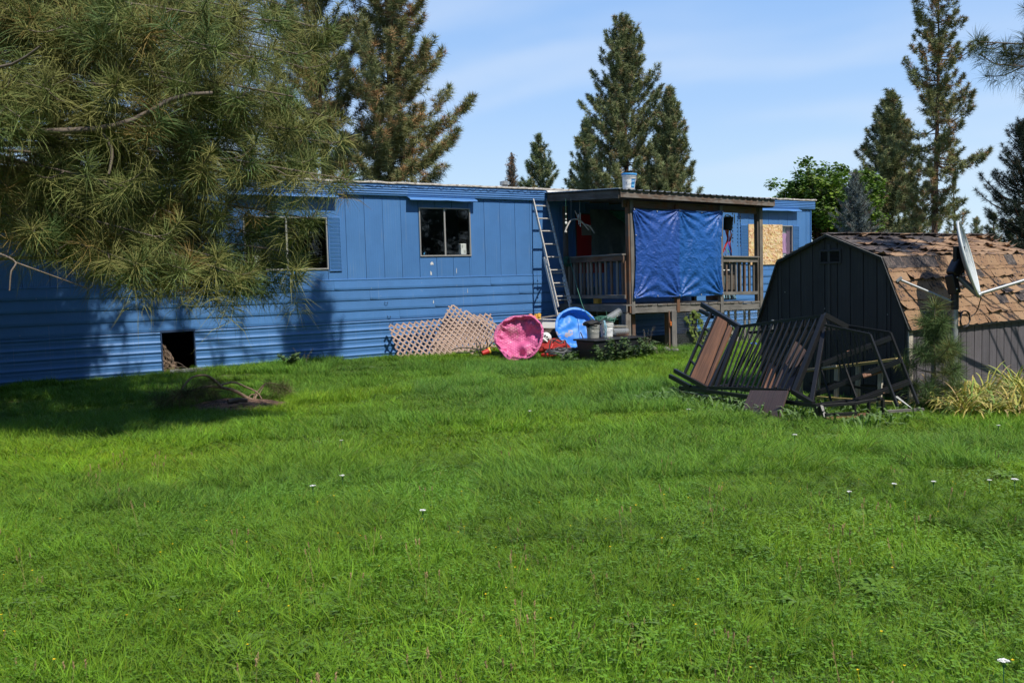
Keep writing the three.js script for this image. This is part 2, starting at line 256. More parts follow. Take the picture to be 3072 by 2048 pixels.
  // roof with a ragged sealed edge
  mesh('roof', [wbox(S0 - 0.1, 9.8, 3.677, 3.70, -4.45, 0.07, 0.004), sheet(220, 4, (u, v) => { const X = lerp(S0 - 0.1, 9.8, u), e = 0.016 * PN.noise(X * 3, 0, 3) + 0.012 * PN.noise(X * 11, 0, 8); const k = Math.round(v * 4); const q = [[3.705, -0.5], [3.722 + e * 0.8, -0.05], [3.716 + e, 0.06], [3.69 + e, 0.085 + e * 0.4], [3.672 + 0.5 * e, 0.075]][k]; const p = V(X, q[0], q[1]); p.u = X; p.v = k * 0.05; return p; })], M.roofEdge, home);
  // other sides, so that the rooms are closed
  mesh('rear_wall', [wbox(S0, S1, BOT, 3.676, -4.36, -4.3, 0)], M.blue, home);
  mesh('end_wall', [wbox(S1 - 0.06, S1, BOT, 3.676, -4.299, -0.091, 0)], M.blue2, home);
  mesh('end_wall', [wbox(S0, S0 + 0.06, BOT, 3.676, -4.299, -0.091, 0)], M.blue2, home);
  mesh('corner_trim', [wbox(S1 - 0.02, S1 + 0.012, BOT, TOP, -0.05, 0.022, 0.003)], M.blue3, home);
  mesh('floor', [wbox(S0 + 0.06, S1 - 0.06, 0.98, 1.12, -4.299, -0.095, 0)], M.inside, home);
  for (const x of [-12, -7.4, -4.2, 0.4, 5.9]) mesh('room_wall', [wbox(x, x + 0.08, 1.125, 3.67, -4.29, -0.1, 0)], M.inside, home);
  // windows
  const frame = (x0, x1, y0, y1, mull) => {
    const w = new THREE.Group(); w.name = 'window'; home.add(w); const t = 0.026, zb = -0.03, zf = 0.018;
    mesh('window_frame', [wbox(x0, x1, y1 - t, y1, zb, zf), wbox(x0, x1, y0, y0 + t, zb, zf + 0.004), wbox(x0, x0 + t, y0 + t, y1 - t, zb, zf), wbox(x1 - t, x1, y0 + t, y1 - t, zb, zf)], M.aluFrame, w);
    const xs = [x0 + t, ...mull, x1 - t];
    for (const m of mull) mesh('mullion', [wbox(m - 0.018, m + 0.018, y0 + t, y1 - t, zb + 0.004, zf - 0.003)], M.aluFrame, w);
    for (let i = 0; i < xs.length - 1; i++) { const g = new THREE.PlaneGeometry(xs[i + 1] - xs[i], y1 - y0 - 2 * t); g.translate((xs[i] + xs[i + 1]) / 2, (y0 + y1) / 2, -0.008 - 0.006 * (i % 2)); mesh('pane', g, M.glass, w); }
    return w; };
  frame(...win[0], [-2.56]); frame(...win[1], [-6.03]); frame(...win[2], [-8.67]);
  const w3 = frame(...win[3], [8.34]);
  const osb = (() => { const c = document.createElement('canvas'); c.width = c.height = 1024; const x = c.getContext('2d'), Q = rng(91); x.fillStyle = '#c9a574'; x.fillRect(0, 0, 1024, 1024);
    for (let i = 0; i < 3600; i++) { x.save(); x.translate(Q() * 1024, Q() * 1024); x.rotate((Q() - 0.5) * 1.5 + (Q() < 0.25 ? 1.3 : 0.5)); const L = 40 + Q() * 90, w = 12 + Q() * 26, t = Q(); x.fillStyle = t < 0.4 ? `rgb(${226 + Q() * 20},${198 + Q() * 20},${152 + Q() * 24})` : t < 0.8 ? `rgb(${208 + Q() * 20},${170 + Q() * 20},${120 + Q() * 20})` : `rgb(${168 + Q() * 25},${125 + Q() * 20},${78 + Q() * 20})`; x.fillRect(-L / 2, -w / 2, L, w); x.restore(); }
    x.fillStyle = 'rgba(60,40,25,0.75)'; for (const y of [170, 380, 590, 800]) x.fillRect(0, y, 1024, 5);
    const t = new THREE.CanvasTexture(c); t.colorSpace = THREE.SRGBColorSpace; t.wrapS = t.wrapT = THREE.RepeatWrapping; t.repeat.set(0.75, 0.85); return t; })();
  const board = mesh('plywood_board', [wbox(6.93, 8.335, 1.885, 2.985, 0.022, 0.034, 0.002)], std({ map: osb, roughness: 0.8 }), w3, 'strand board panel nailed over the right window');
  board.geometry.attributes.uv.needsUpdate = true;
  // curtain behind the uncovered right pane
  mesh('curtain', sheet(24, 10, (u, v) => V(lerp(8.36, 8.62, u), lerp(1.95, 2.93, v), -0.10 + 0.018 * Math.sin(u * 21 + v))), std({ color: lin(0.62, 0.6, 0.62), roughness: 0.9, side: THREE.DoubleSide }), w3);
  mesh('curtain', sheet(20, 10, (u, v) => V(lerp(8.62, 8.79, u), lerp(1.95, 2.93, v), -0.07 + 0.015 * Math.sin(u * 17 + v))), std({ color: lin(0.22, 0.10, 0.19), roughness: 0.9, side: THREE.DoubleSide }), w3);
  mesh('curtain', sheet(16, 10, (u, v) => V(lerp(8.40, 8.62, u) + 0.02 * Math.sin(v * 7), lerp(2.2, 2.75, v), -0.075 + 0.012 * Math.sin(u * 14))), std({ color: lin(0.55, 0.28, 0.52), roughness: 0.9, side: THREE.DoubleSide }), w3);
  // shutters with slats
  const shutter = (x0, x1, y0, y1) => { const s = new THREE.Group(); s.name = 'shutter'; home.add(s); const n = Math.round((y1 - y0) / 0.074), t = 0.018;
    mesh('shutter_frame', [wbox(x0, x1, y1 - t, y1, 0.002, 0.026), wbox(x0, x1, y0, y0 + t, 0.002, 0.026), wbox(x0, x0 + t, y0 + t, y1 - t, 0.002, 0.026), wbox(x1 - t, x1, y0 + t, y1 - t, 0.002, 0.026)], M.blue2, s);
    const h = (y1 - y0 - 2 * t) / n, g = beam([0, 0, 0], [x1 - x0 - 2 * t, 0, 0], 0.008, h * 1.06, V(0, 1, 0.28), 0.002);
    for (let i = 0; i < n; i++) { const m = mesh('slat', g, i % 3 ? M.blue : M.blue3, s); m.position.set(x0 + t, y0 + t + h * (i + 0.5), 0.016); } };
  shutter(-5.19, -4.93, 1.94, 2.995); shutter(-7.13, -6.865, 1.94, 2.99); shutter(-9.72, -9.455, 2.235, 3.0); shutter(6.65, 6.915, 1.9, 2.965); shutter(8.82, 9.08, 1.9, 2.965);
  // small awnings
  const awn = (x0, x1, y, seed) => mesh('awning', sheet(60, 3, (u, v) => { const X = lerp(x0, x1, u), w = PN.noise(X * 2.1, seed, 0), k = Math.round(v * 3); const q = [[y + 0.01, 0.02], [y - 0.015, 0.09], [y - 0.045 + 0.02 * w, 0.165], [y - 0.07 + 0.022 * w, 0.168]][k]; const p = V(X, q[0], q[1]); p.u = X; p.v = k * 0.06; return p; }), std({ map: M.blue.map, roughness: 0.5, side: THREE.DoubleSide }), home);
  awn(-3.45, -1.82, 3.425, 2); awn(6.55, 9.02, 3.425, 6); awn(-7.15, -5.0, 3.425, 9);
  // peeled paint and hooks
  const chipM = std({ color: lin(0.66, 0.66, 0.64), roughness: 0.8 }), Q = rng(14);
  for (const [x, y, s, h] of [[-2.9, 2.06, 0.05, 0.09], [-2.93, 1.86, 0.022, 0.12], [-2.3, 1.9, 0.008, 0.14], [-2.05, 1.46, 0.007, 0.14], [-2.9, 1.25, 0.013, 0.09], [-0.3, 1.5, 0.008, 0.1]]) {
    const P = []; for (let i = 0; i < 9; i++) { const a = i / 9 * 6.283, k = 0.5 + 0.6 * Q(); P.push([Math.cos(a) * s * k, Math.sin(a) * h * 0.5 * k]); } const g = slab(P, 0.0012, 0); g.translate(x, y, y > TR ? 0.002 : 0.0175); mesh('bare_patch', g, chipM, home); }
  for (const [x, y] of [[-4.0, 1.29], [-3.95, 1.0], [-3.9, 0.88]]) mesh('hook', [tube([[x - 0.03, y + 0.02, 0.02], [x - 0.03, y - 0.01, 0.04], [x + 0.03, y - 0.01, 0.04], [x + 0.03, y + 0.01, 0.02]], 0.005)], M.blueDark, home);
  // roof vent
  mesh('roof_vent', [cyl([0.03, 3.69, -1.5], [0.03, 3.93, -1.5], 0.075, 0.075, 16), cyl([0.03, 3.94, -1.5], [0.03, 4.02, -1.5], 0.115, 0.115, 18), cyl([0.03, 4.02, -1.5], [0.03, 4.035, -1.5], 0.115, 0.06, 18)], M.galv, home);
  // red door
  const d = new THREE.Group(); d.name = 'door'; home.add(d);
  mesh('door_panel', [wbox(door[0] + 0.02, door[1] - 0.02, door[2], door[3] - 0.02, -0.06, -0.012, 0.004)], M.redDoor, d);
  mesh('door_frame', [wbox(door[0], door[0] + 0.02, door[2], door[3], -0.06, 0.02), wbox(door[1] - 0.02, door[1], door[2], door[3], -0.06, 0.02), wbox(door[0] + 0.02, door[1] - 0.02, door[3] - 0.02, door[3], -0.06, 0.02)], M.woodDark, d);
  mesh('door_window', [wbox(1.16, 1.46, 2.66, 2.9, -0.011, 0.0)], M.aluFrame, d);
  mesh('light_string', [tube(Array.from({ length: 60 }, (_, i) => { const X = -4.9 + i * 0.09; return [X, 3.665 - 0.05 * Math.abs(Math.sin(i * 1.7)) - 0.02 * Q(), 0.07 + 0.008 * Math.sin(i)]; }), 0.004, 180, 5)], M.blueDark, home);
  // open access hatch: frame and the dark crawl space behind
  mesh('hatch_frame', [wbox(hatch[0], hatch[0] + 0.022, 0.1, SK - 0.03, -0.06, 0.03), wbox(hatch[1] - 0.022, hatch[1], 0.1, SK - 0.03, -0.06, 0.03), wbox(hatch[0], hatch[1], SK - 0.03, SK + 0.012, -0.06, 0.034)], M.blueDark, home);
  mesh('ground_under_floor', [sheet(20, 10, (u, v) => V(lerp(-9.6, -6.6, u), 0.14 + 0.05 * PN.noise(u * 9, v * 6, 1), lerp(-3.5, -0.02, v)))], M.blackVoid, home);
}
{ // spill in the hatch and the slab before it
  const R = rng(8);
  const o = thing('insulation_heap', 'brown ragged clump of insulation hanging inside the open hatch of the blue skirting', 'insulation', [-8.22, 0.12, -0.06]);
  const n = multi(610, [[10, 1], [30, 1], [90, 1]]); const m = std({ map: tex(256, (u, v) => cmix([0.06, 0.042, 0.03], [0.30, 0.21, 0.15], sstep(n(u, v), 0.35, 0.7)), [3, 3], true), bumpMap: tex(256, (u, v) => n(u, v), [3, 3]), bumpScale: 0.02, roughness: 1, side: THREE.DoubleSide });
  mesh('heap', sheet(26, 30, (u, v) => { const y = v * 0.66, w = 0.34 * Math.pow(1 - v, 0.6) + 0.02; const X = -0.18 + u * w + 0.035 * PN.noise(v * 9, u * 3, 2) * u; const q = V(X, y - 0.05, -0.02 + 0.06 * Math.sin(u * 3.1) + 0.05 * PN.noise(u * 6, v * 10, 5) - 0.05 * v); q.u = X; q.v = y; return q; }), m, o);
  const st = []; for (let i = 0; i < 3; i++) { const a = [-0.05 + R() * 0.1, 0.1 + R() * 0.3, 0.0]; st.push(tube([a, [a[0] + 0.12 + R() * 0.1, a[1] - 0.06 * R(), 0.02], [a[0] + 0.28 + R() * 0.1, 0.05 + R() * 0.08, 0.03]], 0.004, 8, 4)); } mesh('strand', st, M.twig, o);
  const b = mesh('stepping_slab', slab([[-0.33, -0.1], [-0.1, -0.17], [0.3, -0.1], [0.36, 0.0], [0.22, 0.12], [-0.28, 0.1]], 0.035, 0.006), std({ color: lin(0.34, 0.37, 0.38), roughness: 0.85, map: M.roofEdge.map })); b.rotation.x = -Math.PI / 2 + 0.16; b.position.set(-8.05, 0.225, 0.30);
  mark(b, 'flat pale grey slab lying in the grass before the open hatch', 'slab');
}

// ------------------------------------------------------------ porch
const porch = thing('porch', 'weathered grey wooden porch with railings and a sheet metal roof', 'porch', [0, 0, 0]);
const dk = s => 1.085 - 0.020 * (s - 0.5); // deck top runs slightly down to the right
{
  M.fascia = woodMat(81, [0.13, 0.085, 0.062], [0.19, 0.165, 0.145], [0.02, 0.014, 0.01]); const R = rng(33), W = () => [M.woodGrey, M.woodGrey2][R() < 0.5 ? 0 : 1], Z = 2.3;
  // posts: lower (to the ground) and upper ones
  const post = (x0, x1, y0, y1, z0, z1, m) => mesh('post', [wbox(x0, x1, y0, y1, z0, z1, 0.006)], m ?? W(), porch);
  post(0.57, 0.665, 0.88, 3.27, 2.245, 2.335, M.woodGrey); post(0.515, 0.562, 0.9, 3.25, 2.225, 2.325, M.woodRed);
  post(0.42, 0.565, -0.1, 0.905, 2.16, 2.30); post(1.735, 1.885, -0.12, 0.9, 2.22, 2.33, M.woodGrey); post(4.64, 4.75, -0.1, 3.2, 2.23, 2.33, M.woodGrey2); post(4.585, 4.636, 0.86, 3.2, 2.2, 2.3, M.woodDark);
  post(1.895, 1.985, 0.86, 3.2, 2.245, 2.335, M.woodRed); post(3.275, 3.375, 0.78, 3.21, 2.25, 2.34, M.woodGrey);
  post(0.42, 0.51, -0.05, 3.3, 0.22, 0.31, M.woodDark); post(4.64, 4.74, -0.05, 3.3, 0.1, 0.2, M.woodDark); post(3.0, 3.09, 0, 0.9, 1.0, 1.09, M.woodDark); post(1.2, 1.29, 0, 0.9, 1.0, 1.09, M.woodDark);
  // deck boards run from the wall to the front
  for (let x = 0.46; x < 4.68; x += 0.1435) { const e = Math.min(x + 0.138, 4.68), y = dk(x) + rr(-0.003, 0.003, R); mesh('deck_board', [wbox(x, e, y - 0.036, y, 0.03, 2.325 + rr(-0.01, 0.012, R), 0.004)], W(), porch); }
  const front = (x0, x1, y0, y1, z0, z1, m, name) => mesh(name, [beam([x0, (y0 + y1) / 2 - 0.02 * (x0 - 0.5), (z0 + z1) / 2], [x1, (y0 + y1) / 2 - 0.02 * (x1 - 0.5), (z0 + z1) / 2], z1 - z0, y1 - y0)], m ?? W(), porch);
  front(0.668, 1.892, 0.90, 1.043, 2.27, 2.312, M.woodGrey, 'rim_board'); front(1.99, 3.272, 0.90, 1.043, 2.27, 2.312, M.woodGrey2, 'rim_board'); front(3.378, 4.632, 0.90, 1.043, 2.27, 2.312, M.woodGrey, 'rim_board');
  front(0.5, 4.66, 0.87, 1.04, 2.2, 2.24, M.woodDark, 'joist');
  mesh('rim_board', [wbox(0.415, 0.455, 0.925, 1.085, 0.05, 2.33, 0.005)], M.woodGrey, porch);
  for (let z = 0.4; z < 2.2; z += 0.45) mesh('joist', [wbox(0.46, 4.63, 0.85, 1.0, z, z + 0.04, 0)], M.woodDark, porch);
  // left railing
  mesh('rail', [wbox(0.43, 0.47, 2.01, 2.12, 1.04, 2.24, 0.005)], M.woodRed, porch, 'reddish front half of the left top rail'); mesh('rail', [wbox(0.43, 0.47, 2.008, 2.116, 0.3, 1.037, 0.005)], M.woodDark, porch);
  mesh('rail', [wbox(0.40, 0.54, 2.121, 2.155, 0.3, 2.24, 0.005)], M.woodGrey, porch);
  mesh('rail', [wbox(0.43, 0.47, 1.21, 1.288, 0.3, 2.27, 0.005)], M.woodGrey, porch);
  const bal = new RoundedBoxGeometry(0.036, 0.80, 0.062, 1, 0.004); metricUV(bal);
  [0.33, 0.42, 0.52, 0.63, 0.75, 0.87, 1.0, 1.12, 1.29, 1.42, 1.60, 1.79, 1.98, 2.15].forEach((z, i) => { const m = mesh('baluster', bal, [M.woodGrey2, M.woodDark, M.woodRed, M.woodGrey][[0, 1, 0, 1, 0, 1, 0, 0, 3, 0, 0, 2, 0, 2][i]], porch); m.position.set(0.495, 1.62 + rr(-0.012, 0.012, R), z); m.rotation.x = rr(-0.012, 0.012, R); });
  mesh('baluster', [wbox(0.475, 0.515, 1.2, 2.0, 2.2, 2.24)], M.woodRed, porch);
  // right bay of the front railing
  front(3.385, 4.58, 2.0, 2.105, 2.275, 2.312, M.woodGrey2, 'rail'); front(3.385, 4.60, 2.107, 2.14, 2.23, 2.35, M.woodGrey, 'rail'); front(3.385, 4.58, 1.245, 1.322, 2.275, 2.312, M.woodGrey, 'rail');
  const bf = new RoundedBoxGeometry(0.05, 0.76, 0.034, 1, 0.004); metricUV(bf);
  [3.43, 3.565, 3.735, 3.885, 4.04, 4.19, 4.345, 4.5].forEach((x, i) => { const m = mesh('baluster', bf, [M.woodGrey, M.woodRed, M.woodGrey2, M.woodGrey, M.woodGrey, M.woodRed, M.woodGrey2, M.woodDark][i], porch); m.position.set(x, 1.61 + rr(-0.01, 0.01, R), 2.25); m.rotation.z = rr(-0.012, 0.012, R); });
  // railing hidden behind the tarp
  front(0.67, 1.89, 2.0, 2.105, 2.26, 2.295, M.woodGrey, 'rail'); front(1.99, 3.27, 2.0, 2.105, 2.26, 2.295, M.woodGrey, 'rail'); front(0.67, 1.89, 1.245, 1.322, 2.26, 2.295, M.woodGrey, 'rail'); front(1.99, 3.27, 1.245, 1.322, 2.26, 2.295, M.woodGrey, 'rail');
  // right railing
  mesh('rail', [wbox(4.66, 4.70, 1.93, 2.03, 0.2, 2.22, 0.004)], M.woodGrey, porch); mesh('rail', [wbox(4.66, 4.70, 1.15, 1.22, 0.2, 2.22, 0.004)], M.woodGrey, porch);
  for (let z = 0.4; z < 2.1; z += 0.16) { const m = mesh('baluster', bal, M.woodGrey2, porch); m.position.set(4.64, 1.56, z); }
  // roof frame
  const ry = z => 3.60 - (z - 0.05) * 0.056, sl = s => -0.0165 * (s - 0.1);
  mesh('fascia_board', [beam([0.13, 3.375 + sl(0.13), 2.52], [4.93, 3.375 + sl(4.93), 2.52], 0.04, 0.16)], M.fascia, porch, 'weathered front fascia board of the porch roof');
  mesh('beam', [beam([0.42, 3.2 + sl(0.4), 2.26], [4.75, 3.2 + sl(4.75), 2.26], 0.05, 0.15)], M.woodRed, porch);
  mesh('barge_board', [beam([0.13, ry(0.08) - 0.1, 0.08], [0.13, ry(2.5) - 0.105, 2.498], 0.04, 0.17)], M.woodDark, porch);
  mesh('barge_board', [beam([4.92, ry(0.08) - 0.2, 0.08], [4.92, ry(2.5) - 0.2, 2.498], 0.035, 0.15)], M.woodDark, porch);
  for (let s = 0.75; s < 4.7; s += 0.6) mesh('rafter', [beam([s, ry(0.1) - 0.115 + sl(s), 0.1], [s, ry(2.49) - 0.11 + sl(s), 2.49], 0.04, 0.13)], M.woodDark, porch);
  for (const z of [0.5, 1.1, 1.7, 2.3]) mesh('batten', [beam([0.15, ry(z) - 0.03 + sl(0.15), z], [4.9, ry(z) - 0.03 + sl(4.9), z], 0.08, 0.03)], M.woodDark, porch);
  // corrugated roof: sheets with trapezoid ribs every 0.2 m
  const rs = (n => std({ map: tex(256, (u, v) => cmix([0.10, 0.105, 0.11], [0.30, 0.30, 0.29], sstep(n(u, v), 0.4, 0.7)), [1, 1], true), metalness: 0.3, roughness: 0.5, side: THREE.DoubleSide }))(multi(710, [[7, 1], [30, 1]]));
  for (let k = 0; k < 5; k++) { const x0 = 0.06 + k * 0.98, n = 40; mesh('roof_sheet', sheet(n, 6, (u, v) => { const s = x0 + u * 1.0, z = lerp(0.02, 2.585, v), q = ((s - 0.06) / 0.2) % 1, h = q < 0.12 ? 0 : q < 0.22 ? (q - 0.12) * 10 : q < 0.36 ? 1 : q < 0.46 ? (0.46 - q) * 10 : 0; const p = V(s, ry(z) + sl(s) + 0.026 * h + 0.002 * (k % 2) - 0.01, z); p.u = s; p.v = z; return p; }), rs, porch); }
  mesh('roof_edge_trim', [beam([0.1, ry(0.05) + 0.012, 0.02], [0.1, ry(2.56) + 0.010, 2.57], 0.09, 0.018)], M.galv, porch);
  mesh('flashing', [wbox(0.12, 2.9, 3.60, 3.668, 0.072, 0.078, 0.001), beam([0.1, 3.655, 0.06], [3.1, 3.615, 0.10], 0.2, 0.006, V(0, 1, 0.5))], M.whiteFlash, porch);
  // boards and braces under the deck
  mesh('brace', [beam([3.3, 0.86, 2.2], [4.2, 0.1, 2.0], 0.035, 0.14)], M.woodPale, porch);
  for (const x of [3.75, 3.98, 4.3, 4.46]) mesh('skirt_board', [wbox(x, x + 0.06, 0.0, 0.88, 2.1, 2.13)], M.woodGrey2, porch);
  mesh('skirt_board', [wbox(3.4, 3.62, 0.0, 0.86, 2.12, 2.14)], M.woodGrey, porch);
  mesh('skirt_board', [wbox(1.65, 1.69, 0.0, 0.9, 2.18, 2.32)], M.woodRed, porch);
  for (const [x, z] of [[0.75, 2.1], [0.9, 1.2]]) mesh('skirt_board', [wbox(x, x + 0.09, 0.0, 0.88, z, z + 0.04)], M.woodRed, porch);
  // chicken wire between the lower posts
  const c = 0.045, ww = [], add = (a, b) => { const g = new THREE.CylinderGeometry(0.0016, 0.0016, Math.hypot(b[0] - a[0], b[1] - a[1]), 3, 1, true); g.rotateZ(-Math.atan2(b[0] - a[0], b[1] - a[1])); g.translate((a[0] + b[0]) / 2, (a[1] + b[1]) / 2, 2.318 + 0.012 * PN.noise(a[0] * 3, a[1] * 3, 1)); ww.push(g); };
  for (let j = 0; j < 22; j++) for (let i = 0; i < 62; i++) { const x = 1.9 + i * c + (j % 2) * c / 2, y = 0.02 + j * 0.039; if (x > 4.62 || y > 0.83) continue; add([x, y], [x, y + 0.019]); add([x, y + 0.019], [x + c / 2, y + 0.039]); add([x, y + 0.019], [x - c / 2, y + 0.039]); }
  const wm = mesh('wire_mesh', ww, M.galv, porch); wm.userData.kind = 'stuff';
}

// ------------------------------------------------------------ things on and around the porch
{ // tarp stretched over the front
  const wv = multi(801, [[200, 1], [256, 1]]), cr = multi(811, [[9, 1], [21, 1], [44, 0.8], [90, 0.5]]), cr2 = multi(821, [[7, 1], [17, 1], [37, 0.8]]);
  const crease = (u, v) => 1 - Math.min(1, Math.abs(cr(u, v) - 0.5) * 9), crease2 = (u, v) => 1 - Math.min(1, Math.abs(cr2(u, v) - 0.5) * 10);
  const mk = c => new THREE.MeshPhysicalMaterial({ color: lin(...c), roughness: 0.5, side: THREE.DoubleSide, transmission: 0.12, thickness: 0, bumpMap: tex(512, (u, v) => 0.5 * crease(u, v) + 0.5 * crease2(v, u), [1.0, 1.0]), bumpScale: 0.007 });
  const o = thing('tarp', 'crumpled blue plastic tarp tied across the front posts of the porch', 'tarp', [2.0, 2.15, 2.4]);
  const X0 = 0.6, X1 = 3.36, xm = 1.95;
  const tarpPt = (u, v) => {
    let x = lerp(lerp(0.585, 0.605, v), lerp(3.335, 3.36, v), u), y = lerp(1.205, 3.1, v);
    y -= 0.04 * Math.sin(Math.PI * Math.min(1, Math.abs((u < 0.49 ? u / 0.49 : (u - 0.49) / 0.51)))) * sstep(v, 0.7, 1); y += 0.02 * Math.sin(Math.PI * u * 2) * (1 - v) * 0.5;
    x += (u < 0.5 ? 1 : -1) * 0.075 * Math.sin(Math.PI * v) * Math.pow(Math.abs(u - 0.5) * 2, 6);
    let z = 2.365 + 0.055 * Math.sin(Math.PI * clamp(u < 0.49 ? u / 0.49 : (u - 0.49) / 0.51, 0, 1)) * Math.sin(Math.PI * v);
    // radiating tension folds from the tie points
    for (const [cu, cv, k] of [[0, 1, 9], [0.49, 1, 8], [1, 1, 9], [0, 0, 8], [0.49, 0, 7], [1, 0, 10]]) { const du = (u - cu) * 2.75, dv = (v - cv) * 1.9, r = Math.hypot(du, dv), a = Math.atan2(dv, du); z += 0.016 * Math.sin(a * k * 2 + 2 * PN.noise(r * 2, a, k)) * sstep(r, 0.02, 0.2) * (1 - sstep(r, 0.35, 1.1)); }
    const n1 = PN.noise(u * 9, v * 7, 1.1), n2 = PN.noise(u * 24 + 3, v * 20, 4), n3 = PN.noise((u + v) * 16, (u - v) * 6, 8);
    z += 0.022 * (0.5 - Math.abs(n1)) + 0.006 * (0.4 - Math.abs(n2)) + 0.012 * (0.4 - Math.abs(n3)) + 0.012 * Math.sin(u * 31 + 2.5 * PN.noise(u * 4, v * 2, 6)) + 0.004 * PN.noise(u * 60, v * 50, 2);
    const q = V(x - 2.0, y - 2.15, z - 2.4); q.u = u * 1.375; q.v = v; return q; };
  const half = (a, b) => sheet(110, 150, (u, v) => tarpPt(lerp(a, b, u), v));
  mesh('tarp_panel', half(0, 0.49), mk([0.016, 0.082, 0.36]), o, 'left half of the tarp, more violet blue');
  mesh('tarp_panel', half(0.49, 1), mk([0.011, 0.108, 0.40]), o, 'right half of the tarp, lighter blue');
  for (const [u, v] of [[0.01, 0.985], [0.245, 0.99], [0.49, 0.985], [0.74, 0.99], [0.99, 0.985], [0.01, 0.015], [0.245, 0.015], [0.49, 0.015], [0.74, 0.015], [0.99, 0.015], [0.01, 0.7], [0.99, 0.68], [0.99, 0.35]]) { const p = tarpPt(u, v), g = new THREE.TorusGeometry(0.012, 0.005, 6, 12); g.translate(p.x, p.y, p.z + 0.012); mesh('grommet', g, M.alu, o); }
}
{ // two section ladder leaning on the wall
  const o = thing('ladder', 'narrow aluminium extension ladder leaning on the blue wall beside the porch', 'ladder', [-0.07, 0.15, 1.12]);
  const k = 0.342, zy = y => k * (3.46 - y), P = (x, y, off = 0) => [x + 0.07, y - 0.15, zy(y) - 1.12 + off];
  const rail = (x, y0, y1, off) => mesh('ladder_rail', [beam(P(x, y0, off), P(x, y1, off), 0.026, 0.062, V(0, 0.3, 1))], M.ladder, o);
  rail(-0.258, 1.05, 3.46, 0.03); rail(0.128, 1.12, 3.47, 0.03);
  rail(-0.272, 0.14, 2.15, -0.045); rail(0.142, 0.14, 1.7, -0.045);
  for (const y of [3.31, 3.02, 2.735, 2.44, 2.15, 1.86, 1.57, 1.28]) mesh('rung', [cyl(P(-0.25, y, 0.03), P(0.12, y, 0.03), 0.017, 0.017, 10)], M.ladder, o);
  for (const y of [1.795, 1.5, 1.2, 0.905, 0.61, 0.32]) mesh('rung', [cyl(P(-0.262, y, -0.045), P(0.132, y, -0.045), 0.017, 0.017, 10)], M.ladder, o);
  for (const x of [-0.265, 0.135]) { mesh('rung_lock', [beam(P(x, 2.0, -0.0), P(x, 2.12, -0.0), 0.03, 0.05, V(0, 0, 1))], M.alu, o); mesh('foot', [beam(P(x, 0.1, -0.045), P(x, 0.17, -0.045), 0.05, 0.08, V(0, 0, 1))], M.rubber, o); }
}
const label = (paintFn, w = 256, h = 256) => { const c = document.createElement('canvas'); c.width = w; c.height = h; paintFn(c.getContext('2d'), w, h); const t = new THREE.CanvasTexture(c); t.colorSpace = THREE.SRGBColorSpace; return t; };
function bucket(o, h, r0, r1, mat, labelMat, a0, a1, lidMat) { // base at the group's origin
  const t = 0.003, prof = [[0, 0.003], [r0 - 0.01, 0.0], [r0, 0.008], [lerp(r0, r1, 0.72), h * 0.72], [lerp(r0, r1, 0.72) + 0.009, h * 0.725], [lerp(r0, r1, 0.76) + 0.009, h * 0.745], [lerp(r0, r1, 0.76), h * 0.75], [lerp(r0, r1, 0.83), h * 0.83], [lerp(r0, r1, 0.83) + 0.011, h * 0.835], [lerp(r0, r1, 0.86) + 0.011, h * 0.86], [lerp(r0, r1, 0.87), h * 0.865], [r1, h * 0.97], [r1 + 0.008, h * 0.972], [r1 + 0.008, h], [r1 - 0.002, h], [r1 - t - 0.002, h * 0.97], [r0 - t, 0.012], [0, 0.01]];
  mesh('bucket_body', new THREE.LatheGeometry(prof.map(p => new THREE.Vector2(...p)), 40), mat, o);
  if (labelMat) { const f = y => lerp(r0, r1, y) + 0.0012; const g = sheet(24, 2, (u, v) => { const y = lerp(0.1, 0.66, v), a = lerp(a0, a1, u); return V(Math.sin(a) * f(y), y * h, Math.cos(a) * f(y)); }); mesh('bucket_label', g, labelMat, o); }
  if (lidMat) mesh('bucket_lid', new THREE.LatheGeometry([[0, h + 0.006], [r1 - 0.006, h + 0.006], [r1 + 0.0, h + 0.016], [r1 + 0.013, h + 0.016], [r1 + 0.015, h - 0.02], [r1 + 0.010, h - 0.024]].map(p => new THREE.Vector2(...p)), 40), lidMat, o);
  mesh('bucket_handle', [tube(Array.from({ length: 13 }, (_, i) => { const a = i / 12 * Math.PI; return [Math.cos(a) * (r1 + 0.012), h * 0.84 - Math.sin(a) * h * 0.36, Math.sin(a) * (r1 + 0.014)]; }), 0.0025, 26, 5)], M.alu, o);
}
{
  const scribble = (x, px, py, w, n, seed, col) => { const Q = rng(seed); x.fillStyle = col; for (let i = 0; i < n; i++) { let q = px; while (q < px + w) { const k = 3 + Q() * 12; x.fillRect(q, py + i * 14, k, 5); q += k + 4; } } };
  const bl = std({ roughness: 0.5, map: label((x, w, h) => { x.fillStyle = '#eef0ee'; x.fillRect(0, 0, w, h); scribble(x, 12, 60, 80, 9, 3, '#8b94a4'); x.fillStyle = '#8a96a8'; x.fillRect(70, 90, 26, 60); x.fillStyle = '#1f7fc4'; x.fillRect(170, 0, 86, h); x.fillStyle = '#7cc3ea'; x.beginPath(); x.arc(215, 180, 34, 0, 7); x.fill(); x.fillStyle = '#d9eef8'; x.fillRect(180, 40, 60, 10); x.fillRect(180, 60, 44, 8); }) });
  const o = thing('bucket', 'white plastic bucket with blue lid standing on the porch roof edge', 'bucket', [0.93, 3.535, 1.9]); bucket(o, 0.325, 0.128, 0.15, M.white, bl, -1.5, 0.75, std({ color: lin(0.05, 0.30, 0.66), roughness: 0.45 })); o.rotation.y = -0.35; o.rotation.z = -0.03; o.rotation.x = 0.04;
}
